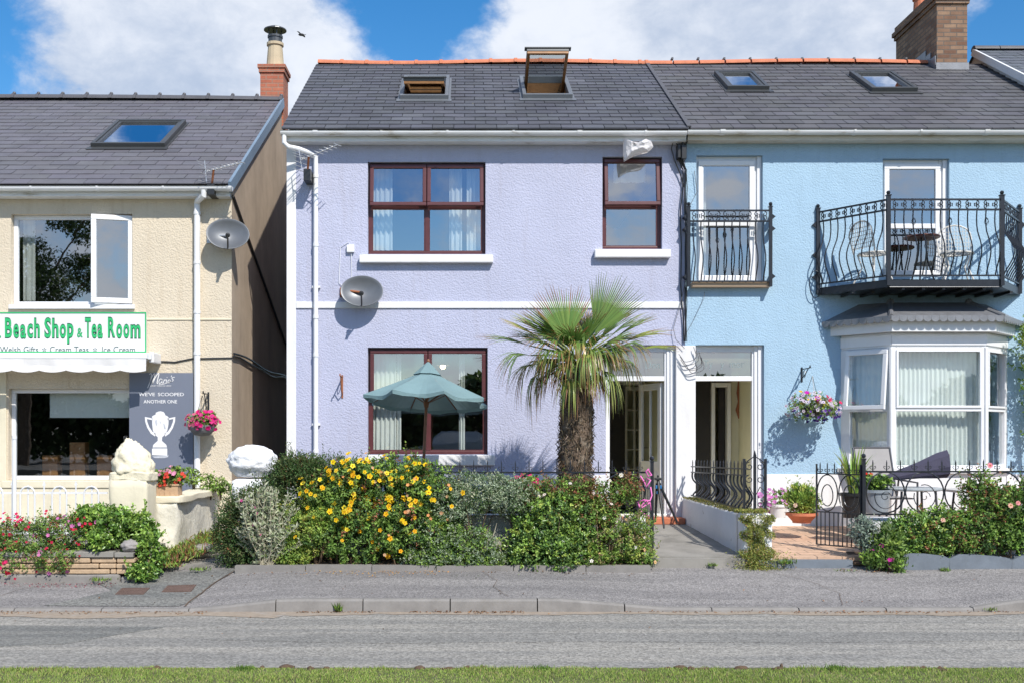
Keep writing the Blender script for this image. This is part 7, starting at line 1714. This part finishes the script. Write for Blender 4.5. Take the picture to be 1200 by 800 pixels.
fo.build('foliage', M['leaf'], t)
t, x, z0, z1 = pot('flower_pot', 1182, 585, 602, .14, .11, 14.0, 'plastic_black', 'dark pot of low green plants on the patio at the right edge')
potted(t, [(x, 14.0, z1 + .06, .22, .12, .09)], 160, 7, .04, .03, [G['mid'], G['light'], G['dark']], 206, None, z1 - .03)
t, x, z0, z1 = pot('flower_pot', 617, 572, 590, .15, .11, 14.2, 'plastic_black', 'pot of magenta flowers seen through the fence left of the palm trunk')
potted(t, [(x - .0, 14.2, z1 + .06, .20, .12, .09)], 160, 6, .04, .03, [G['mid'], G['light']], 207, [(30, .034, [(.62, .02, .15), (.70, .04, .22)], 5, None, allb)], z1 - .03)

def basket(px, py, r, out_, hook_z, m, lab, fo_blobs, cols, fl, seed):
    Y = F0 - out_; x = wx(px, Y); z = wz(py, Y); t = thing('hanging_basket', (x, Y, z - r), lab, 'hanging basket', 'hanging flower baskets')
    mb = MB(); mb.lathe([(.001, -r * .78), (r * .55, -r * .70), (r * .85, -r * .42), (r, -.0), (r * .97, .015), (r * .9, 0), (.001, -.02)], (x, Y, z), 24); mb.build('bowl', m, t, smooth=True)
    for k in range(3): a = 2 * math.pi * k / 3 + .5; mb = MB(); mb.tube([(x + r * .95 * math.cos(a), Y + r * .95 * math.sin(a), z), (x, Y, hook_z)], .004, 4); mb.build('chain', M['iron'], t)
    fo = Foliage(seed); bl = [(x + b[0], Y + b[1], z + b[2], b[3], b[4], b[5]) for b in fo_blobs]; P, Nn, _ = in_blobs(fo.r, bl, 420, .4, .3, z - r * 1.5, seed); clump(fo, P, Nn, 6, .015, .034, .020, cols, None, .1); fo.build('foliage', M['leaf'], t)
    for (cnt, size, fc, pt, cen, bias, wts) in fl:
        Q, QN, _ = in_blobs(fo.r, bl, cnt * 6, .97, .3, z - r * 1.6, seed); sel = (QN[:, 1] < .2) & bias(Q - np.array([x, Y, z])); Q = (Q + QN * .02)[sel][:cnt]; QN = QN[sel][:cnt]
        if len(Q): flowers('flowers', Q, QN * .7 + unit(fo.r, len(Q)) * .25 + np.array([0, -.5, .1]), size, fc, t, seed + int(1000 * size), pt, cen, wts=wts)
M['grey_bowl'] = mat('grey_woven_bowl', (.14, .14, .15), .7, var=.35, vs=25, bump=.8, bs=60, bd=.01)
basket(237, 499, .185, .30, wz(463, F0 - .3), M['grey_bowl'], 'grey bowl basket of bright pink flowers hanging by the banner on the cream wall', [(0, 0, .06, .20, .17, .12), (.05, 0, .12, .13, .12, .08)], [G['mid'], G['light'], G['olive']],
       [(60, .034, [(.75, .02, .22), (.80, .06, .30)], 5, None, lambda q: (q[:, 0] > -.06), None), (34, .028, [(.62, .14, .24)], 5, None, lambda q: q[:, 0] < 0, None)], 301)
basket(952, 478, .17, .36, wz(440, F0 - .36), M['plastic_black'], 'overflowing basket of small white and purple flowers hanging on the pale blue wall', [(0, 0, .0, .36, .26, .17), (-.03, 0, .10, .26, .2, .13), (.18, 0, -.02, .2, .18, .14)], [G['mid'], G['light'], G['olive']],
       [(150, .026, [(.68, .60, .72), (.74, .68, .76)], 5, (.12, .03, .16), lambda q: q[:, 2] > -.10, None), (45, .024, [(.07, .05, .32), (.16, .06, .36)], 5, None, lambda q: q[:, 2] < -.02, None), (20, .022, [(.80, .55, .04)], 5, None, lambda q: (q[:, 2] > .03), None), (9, .05, [(.62, .03, .50)], 6, None, lambda q: (q[:, 2] > .10) & (abs(q[:, 0] + .03) < .11), None), (7, .04, [(.70, .04, .14)], 5, None, lambda q: (q[:, 2] > .06) & (q[:, 0] > .06), None)], 302)
# climber at the right edge of the picture
bush('climber', 'leafy climber on the pale blue wall at the right edge beside the bay window', 'climber', [B(1222, 420, 24, 40, 15.7, .2), B(1204, 392, 12, 14, 15.6, .18), B(1222, 480, 16, 50, 15.75, .16)], 420, 7, .05, .03, [G['mid'], G['light'], G['yel']], 116, zmin=.6, inner=.2, lump=.5, tips=(50, .16, [G['light'], G['mid']]))

# ---------------- the palm
PY = 14.15; pc = Vector((wx(677, PY), PY, wz(424, PY)))
pt = thing('palm_tree', (wx(674, PY), PY, .45), 'fan palm with shaggy brown trunk and brown-tipped leaves in front of the lilac house', 'palm tree')
M['bark'] = mat('palm_bark', (.14, .10, .07), .95, var=.35, vs=14, bump=1.0, bs=34, bd=.03, col2=(.27, .22, .165), c2scale=9, c2lo=.5, c2hi=.68)
mb = MB(); prof = []; zb, ztp = .42, pc.z - .05; n = 46; b = 0; nn_ = 28
for j in range(n + 1):
    t_ = j / n; z = zb + (ztp - zb) * t_; r_ = .158 + .040 * math.sin(math.pi * min(1, t_ * 1.15)) + (.03 if t_ > .55 else 0) * math.sin(math.pi * (t_ - .55) / .45) - (.06 * max(0, (t_ - .86) / .14)); cx_ = wx(672, PY) + (pc.x - wx(672, PY)) * t_
    for i in range(nn_):
        a = 2 * math.pi * i / nn_; k = 1 + .10 * noise.noise(Vector((math.cos(a) * 2.5, math.sin(a) * 2.5, z * 9))) + .05 * noise.noise(Vector((math.cos(a) * 8, math.sin(a) * 8, z * 18))); mb.v.append((cx_ + math.cos(a) * r_ * k, PY + math.sin(a) * r_ * k, z))
for j in range(n):
    for i in range(nn_): mb.f.append((j * nn_ + i, j * nn_ + (i + 1) % nn_, (j + 1) * nn_ + (i + 1) % nn_, (j + 1) * nn_ + i)); mb.mi.append(0)
trunk = mb.build('trunk', M['bark'], pt, smooth=True)
fo = Foliage(401); r = fo.r; n = 3200; t_ = r.random(n); z = zb + (ztp - zb) * t_; a = r.uniform(0, 2 * math.pi, n); rr_ = .168 + .035 * np.sin(np.pi * np.minimum(1, t_ * 1.15)) - .05 * np.clip((t_ - .86) / .14, 0, 1); d = np.stack([np.cos(a), np.sin(a), np.zeros(n)], 1)
P = np.stack([wx(672, PY) + (pc.x - wx(672, PY)) * t_ + d[:, 0] * rr_, PY + d[:, 1] * rr_, z], 1); fo.leaves(P, d * .55 + np.array([0, 0, .9]) * np.where(r.random(n) < .55, 1, -1)[:, None] + unit(r, n) * .45, unit(r, n) + d, r.uniform(.04, .12, n), r.uniform(.006, .02, n), palette(r, n, [(.20, .15, .10), (.12, .085, .055), (.30, .24, .17)], None, .3)); fo.build('fibre', M['leaf'], trunk)
mb = MB(); rnd = random.Random(8)
for i in range(90):   # cut leaf bases
    t_ = rnd.uniform(.3, .97); a = rnd.uniform(0, 6.28); z = zb + (ztp - zb) * t_; c_ = Vector((wx(672, PY) + (pc.x - wx(672, PY)) * t_ + math.cos(a) * .17, PY + math.sin(a) * .17, z)); o_ = Vector((math.cos(a), math.sin(a), .9)).normalized(); mb.tube([c_ - o_ * .04, c_ + o_ * rnd.uniform(.04, .10)], [.022, .010], 5)
each(mb, 'leaf_base', M['bark'], trunk)
def fan(name, base, direction, normal, pet, Rf, spread, droop, cols, tip, seed, nl=34, limp=0.0, dead=False):
    """petiole then a palmate blade of narrow folded leaflets"""
    r = np.random.default_rng(seed); D = np.array(direction, float); D /= np.linalg.norm(D); N = np.array(normal, float); N -= D * N.dot(D); N /= np.linalg.norm(N); Sd = np.cross(N, D)
    base = np.array(base); C0 = base + D * pet - np.array([0, 0, .12 * droop * pet]); V = []; F = []; Cc = []
    mbp = MB(); mbp.tube([tuple(base), tuple(base + D * pet * .5 + np.array([0, 0, .02])), tuple(C0)], [.016, .011, .008], 5); 
    g0, g1 = np.array(cols[0]), np.array(cols[1]); tc_ = np.array(tip)
    for i in range(nl):
        th = (i / (nl - 1) - .5) * 2 * spread; L = Rf * (.80 + .20 * math.cos(th)) * r.uniform(.88, 1.08); dd = D * math.cos(th) + Sd * math.sin(th); lat = np.cross(N, dd); col = g0 + (g1 - g0) * r.random(); col = col * r.uniform(.8, 1.2); tipk = r.uniform(.55, .95) if not dead else .1; lm = limp * r.uniform(.4, 1.6) + droop * .35
        b_ = len(V); us = (.0, .2, .42, .65, .85, 1.0); bend = 0
        for q, u in enumerate(us):
            p = C0 + dd * L * u - N * 0; sag = lm * max(0, u - .3) ** 1.7 * L * 1.6; dz = np.array([0, 0, -1.]) * sag
            p = p + dz - dd * sag * .35
            hw = .5 * min((2 * spread * Rf / nl) * u * 1.05 + .004, .026) * (1 if u < .4 else max(.04, (1 - u) / .6) ** .75)
            if dead: hw *= .6
            f_ = N * hw * .5; V += [p - lat * hw, p + f_, p + lat * hw]; c = col if u < tipk else tc_ * r.uniform(.7, 1.2)
            Cc += [[*c, 1]] * 3
        for q in range(len(us) - 1):
            a_ = b_ + 3 * q; F += [(a_, a_ + 1, a_ + 4), (a_, a_ + 4, a_ + 3), (a_ + 1, a_ + 2, a_ + 5), (a_ + 1, a_ + 5, a_ + 4)]
    f_ = Foliage(seed); f_.V = [np.array(V)]; f_.F = [np.array(F)]; f_.C = [np.array(Cc)]; f_.n = len(V)
    bv = len(V); pv_ = np.array(mbp.v); tri = []
    for q in mbp.f:
        for w2 in range(1, len(q) - 1): tri.append((q[0] + bv, q[w2] + bv, q[w2 + 1] + bv))
    f_.V.append(pv_); f_.F.append(np.array(tri)); f_.C.append(np.tile([*(np.array((.22, .27, .07)) if not dead else np.array((.25, .18, .10))), 1], (len(pv_), 1)))
    return f_.build(name, M['leaf_gloss'], pt)
gr = [(.11, .21, .05), (.22, .33, .08)]; gy = [(.22, .30, .06), (.38, .40, .10)]; tipb = (.28, .15, .06); tipy = (.42, .30, .10)
c0 = np.array(pc)
def P0(dx, dy, dz): return c0 + np.array([dx, dy, dz])
# two upright fans, then narrow arching fronds and a skirt of short hanging ones
fan('frond', P0(-.05, -.05, .06), (-.42, -.14, 1), (0.1, -1, .25), .24, .72, R(56), .0, gr, tipb, 1, 40)
fan('frond', P0(.06, -.05, .06), (.50, -.10, .95), (-.35, -1, .3), .34, .78, R(36), .0, gr, (.16, .2, .06), 2, 30)
fan('frond', P0(.0, .1, .06), (.10, .30, .9), (0.2, -1, .6), .22, .56, R(44), .05, gr, tipb, 3, 24)
for i, (dx, dy, dz, pet, Rf, sp, dr, lm, c_, tp) in enumerate((
        (-1, -.10, .62, .34, .62, 22, .10, .1, gy, tipy), (-1, .10, .34, .46, .66, 20, .15, .2, gr, tipb), (-.9, -.3, .85, .26, .58, 26, .05, .1, gr, tipb),
        (-1, -.2, .12, .44, .55, 30, .4, .6, gr, tipb), (-.85, .3, -.05, .36, .5, 34, .5, .8, gy, tipb), (1, -.05, .66, .40, .58, 18, .05, .1, gr, tipb),
        (1, .08, .42, .46, .62, 20, .1, .15, gy, (.30, .18, .07)), (1, -.12, .18, .50, .62, 16, .1, .15, gy, (.30, .16, .07)), (.85, -.35, .30, .38, .52, 34, .3, .6, gr, tipb),
        (.9, .3, .05, .36, .5, 34, .5, .7, gr, tipy), (-.5, -.8, .75, .2, .5, 34, .2, .3, gr, tipb), (.5, -.8, .75, .2, .5, 34, .2, .3, gr, tipb), (0, -1, .55, .2, .48, 40, .3, .6, gr, tipy),
        (0, .6, .9, .2, .5, 44, .2, .2, gr, tipb), (.35, .3, 1.1, .2, .5, 30, .1, .1, gr, tipb), (-.55, .5, .8, .2, .55, 34, .1, .2, gr, tipb),
        (-.9, -.5, .45, .28, .52, 40, .25, .35, gr, tipb), (-1, .3, .6, .3, .58, 32, .15, .2, gr, tipb), (.95, .3, .55, .32, .56, 34, .15, .25, gr, tipb), (.8, -.6, .5, .28, .5, 38, .3, .35, gr, tipb), (-.6, -.7, .2, .3, .5, 42, .4, .5, gr, tipb), (.4, -.9, .3, .24, .46, 40, .4, .5, gr, tipb), (-.25, -.9, .9, .2, .46, 36, .1, .2, gr, tipb), (.3, -.5, 1, .22, .5, 30, .1, .1, gr, tipb),
        (-.75, -.3, .95, .28, .56, 26, .05, .1, gr, tipb), (.78, .2, .85, .34, .56, 24, .05, .1, gr, tipb), (-.88, .1, .75, .34, .58, 24, .08, .15, gr, (.36, .36, .1)), (.88, -.2, .72, .34, .56, 26, .1, .2, gr, (.36, .36, .1)), (-.7, -.6, .5, .3, .5, 40, .25, .3, gr, tipb), (.7, -.55, .25, .3, .48, 40, .3, .4, gr, tipb))):
    fan('frond', P0(.07 * dx, .07 * dy, .04), (dx, dy, dz), (-.25 * dx, -.25 * dy - .25, 1), pet * (1.28 if abs(dx) > .8 else 1.08), Rf * 1.14, R(sp), dr, c_, tp, 10 + i, max(13, int(sp * .72)), lm)
rnd = random.Random(21)
for i in range(24):
    a = 2 * math.pi * i / 24 + rnd.uniform(-.2, .2); el = rnd.choice([.45, .2, -.05, .1, -.3]); d = (math.cos(a), math.sin(a) * .95, el)
    fan('frond', P0(.07 * d[0], .07 * d[1], .0), d, (-.2 * d[0], -.2 * d[1], 1), rnd.uniform(.20, .42), rnd.uniform(.36, .50), R(rnd.uniform(26, 48)), rnd.uniform(.3, .7), gr if rnd.random() < .75 else gy, rnd.choice([tipb, tipy, (.30, .33, .09)]), 30 + i, 17, rnd.uniform(.5, 1.2))
for i in range(9):
    a = 2 * math.pi * i / 9 + rnd.uniform(-.2, .2); d = (math.cos(a), math.sin(a), rnd.uniform(-.7, -.2))
    fan('dead_frond' if i % 2 else 'frond', P0(.06 * d[0], .06 * d[1], -.06), d, (.6 * d[0], .6 * d[1], 1), rnd.uniform(.22, .36), rnd.uniform(.26, .42), R(rnd.uniform(30, 50)), .5, [(.26, .17, .09), (.38, .27, .14)] if i % 2 else gy, (.25, .13, .06), 60 + i, 15, .9, dead=bool(i % 2))

# ---------------- grass strip, fallen leaves and petals
fo = Foliage(501); r = fo.r
n = 60000; x = r.uniform(-6.2, 6.6, n); edge = 8.60 + .035 * np.sin(x * 2.1) + .03 * np.sin(x * 7.3 + 1) + .02 * np.sin(x * 17); y = edge - r.random(n) ** 1.2 * 1.0
dens = np.sin(x * 3.1 + 2 * np.sin(x)) + np.sin(y * 9 + x * 2); h = r.uniform(.015, .036, n) * (1 + .25 * np.clip(dens, -1, 1)); P = np.stack([x, y, np.full(n, .01)], 1)
fo.leaves(P, unit(r, n) * .55 + np.array([0, 0, 1.]), unit(r, n) + np.array([0, -1, .1]), h, r.uniform(.003, .006, n), palette(r, n, [(.30, .42, .09), (.38, .47, .13), (.20, .30, .06), (.46, .42, .20)], [.4, .3, .15, .15], .25), .1, .3)
for cx_, k in ((2.9, 130), (-1.75, 120), (.6, 60)):
    P = np.stack([cx_ * np.ones(k) + r.normal(size=k) * .05, 8.56 + r.normal(size=k) * .03, np.full(k, .01)], 1); fo.leaves(P, unit(r, k) * .8 + np.array([0, 0, 1.]), unit(r, k) + np.array([0, -1, .1]), r.uniform(.03, .06, k), r.uniform(.004, .009, k), palette(r, k, [(.15, .27, .05), (.2, .33, .06)]), .1, .3)
tag(fo.build('grass', M['blade']), kind='stuff', label='mown grass along the near edge of the road', cat='grass')
mb = MB(); rnd = random.Random(6)
for i in range(46): blob(mb, (rnd.uniform(-5.6, 6), 8.60 + rnd.gauss(0, .03), .012), (rnd.uniform(.015, .07), rnd.uniform(.01, .04), rnd.uniform(.012, .032)), 8, 6, .4, 2, i)
tag(mb.build('soil_clods', M['soil'], smooth=True), kind='stuff', label='small clods of soil along the edge of the grass', cat='soil')
def litter(nm, spots, cols, seed, lab, size=.03):
    fo = Foliage(seed); r = fo.r
    for (x0, x1, y0, y1, n, road) in spots:
        x = r.uniform(x0, x1, n); y = y0 + (y1 - y0) * r.random(n) ** 2; z = np.array([.012 if road else pz(a_, b_) + .010 for a_, b_ in zip(x, y)]); P = np.stack([x, y, z], 1)
        fo.leaves(P, unit(r, n) * np.array([1, 1, .25]), unit(r, n) * .35 + np.array([0, 0, 1.]), r.uniform(.5, 1.3, n) * size, r.uniform(.3, .7, n) * size, palette(r, n, cols, None, .3), .25, .1)
    return tag(fo.build(nm, M['petal']), lab, 'litter', kind='stuff')
litter('fallen_leaves', [(-1.75, -.95, 11.43, 11.36, 60, 1), (-.6, -.05, 11.43, 11.36, 55, 1), (0, .6, 11.43, 11.33, 90, 1), (1.6, 2.4, 11.43, 11.38, 25, 1), (3.4, 4.9, 11.43, 11.33, 110, 1), (4.9, 5.8, 11.43, 11.36, 40, 1), (-4.9, -2.7, 11.43, 11.28, 150, 1), (2.4, 3.3, 11.43, 11.36, 30, 1), (-5, 6, 11.4, 9, 22, 1), (-4, 6, 11.7, 12.8, 40, 0), (4.4, 5.0, 12.75, 12.95, 50, 0), (-3.0, 2, 12.70, 12.6, 60, 0)], [(.26, .13, .06), (.36, .19, .09), (.17, .09, .045)], 511, 'dry brown leaves collected in the gutter and along the pavement')
litter('fallen_petals', [(-1.9, -.2, 12.73, 12.55, 110, 0), (-1.2, -.6, 12.7, 12.4, 25, 0)], [(.80, .36, .03), (.75, .45, .1)], 512, 'yellow petals dropped on the pavement below the yellow bush', .022)
litter('red_petals', [(-5.3, -4.0, 12.48, 12.30, 150, 0)], [(.35, .03, .06), (.45, .08, .12)], 513, 'red petals dropped on the pavement below the fuchsia', .022)

# ================================================================ ACROSS THE ROAD (behind the camera, seen only in the window glass)
mb = MB(); mb.box(-60, 60, -70, -7, -.05, .60); terr('car_park', mb, M['patch'])
def car(x, y, col, lab, h=1.45, L=4.2):
    t = thing('parked_car', (x, y, .6), lab, 'car', 'cars parked across the road')
    pm = mat('car_paint', col, .25, metal=.2, var=0)
    fn = lambda u, v, d: (x + u, y + d, .6 + v)
    mb = MB(); H_ = h; prof = [(-L / 2, .35), (-L / 2 + .03, .68), (-L * .30, .86), (-L * .14, H_), (L * .20, H_ + .02), (L * .38, .98), (L / 2 - .03, .86), (L / 2, .38)]
    rows = []
    for d, k in ((-.86, .0), (-.84, 1), (-.62, 1), (.62, 1), (.84, 1), (.86, 0)):
        w_ = .0 if abs(d) > .7 else 1
        rows.append([fn(u, v if (v < 1.0 or w_) else .92, d) for u, v in prof])
    b = []
    for r_ in rows: b += r_
    n = len(prof); mb.add(b, [(i * n + k, i * n + k + 1, (i + 1) * n + k + 1, (i + 1) * n + k) for i in range(len(rows) - 1) for k in range(n - 1)] + [tuple(range(n)), tuple(5 * n + k for k in range(n))])
    body = mb.build('body', pm, t, bevel=.03)
    for s in (-1, 1):
        g = MB(); g.add([fn(u, v, s * (.87 - .22 * max(0, (v - .92) / .5))) for u, v in ((-L * .25, .93), (-L * .13, H_ - .06), (L * .19, H_ - .05), (L * .33, .97))], [(0, 1, 2, 3)]); g.build('side_window', M['glass_sky'], body)
        for u in (-L * .31, L * .31):
            wl = MB(); wl.lathe([(.001, -.02), (.16, -.02), (.2, 0), (.31, 0), (.32, .03), (.32, .18), (.001, .18)], (0, 0, 0), 20, lambda a_, b_, c_, u=u, s=s: (x + u + a_, y + s * (.87 - c_ + .0), .6 + .32 + b_)); wl.build('wheel', M['plastic_black'], t)
        hl = MB(); hl.box(-L / 2 - .01, -L / 2 + .10, s * .6 - .14, s * .6 + .14, .60, .72, lambda a_, b_, c_: fn(a_, c_, b_)); hl.build('headlight', M['alu'], t)
    return t
car(-7.2, -12.2, (.03, .05, .09), 'dark blue parked car reflected in the shop window glass', 1.5)
car(-.4, -12.4, (.35, .42, .50), 'pale silver-blue parked car reflected in the ground floor window of the lilac house', 1.42)
def big_tree(x, y, h, r, seed, lab):
    t = thing('broadleaf_tree', (x, y, .6), lab, 'tree'); rnd = random.Random(seed); mb = MB()
    mb.tube([(x, y, .5), (x + .1, y, h * .3), (x - .1, y, h * .55), (x, y, h * .85)], [.32, .26, .18, .05], 9)
    bl = []
    for i in range(11):
        a = rnd.uniform(0, 6.28); rr = rnd.uniform(.2, 1) * r; z = h * rnd.uniform(.42, .92); e = Vector((x + rr * math.cos(a), y + rr * math.sin(a), z)); mb.tube([(x, y, z * .6), tuple(e)], [.10, .03], 5); bl.append((e.x, e.y, e.z, r * .45, r * .45, r * .30))
    mb.build('trunk', M['bark'], t); fo = Foliage(seed); P, Nn, _ = in_blobs(fo.r, bl, 5200, .4, .4, 1, seed); clump(fo, P, Nn, 8, .09, .12, .08, [(.05, .09, .02), (.08, .13, .03), (.035, .06, .018)], None, .1); fo.build('crown', M['leaf'], t)
big_tree(-18.8, -14, 12.0, 3.0, 71, 'tall broadleaf tree reflected in the upper window of the cream house')
fo = Foliage(90); r = fo.r; n = 60000; x = r.uniform(-45, 45, n); y = -19 + r.normal(size=n) * .5; top_ = 3.4 + .7 * np.sin(x * .55) + .5 * np.sin(x * 1.7 + 1); z = .6 + top_ * r.random(n) ** .6
fo.leaves(np.stack([x, y, z], 1), unit(r, n), unit(r, n) + np.array([0, .5, .3]), r.uniform(.28, .5, n), r.uniform(.2, .34, n), palette(r, n, [(.05, .09, .025), (.08, .12, .03), (.03, .06, .02)], None, .3)); tag(fo.build('hedge', M['leaf']), 'dark hedge across the road reflected in the lower windows', 'hedge', kind='stuff')  # unseen leaf row, added to darken what the lower panes reflect
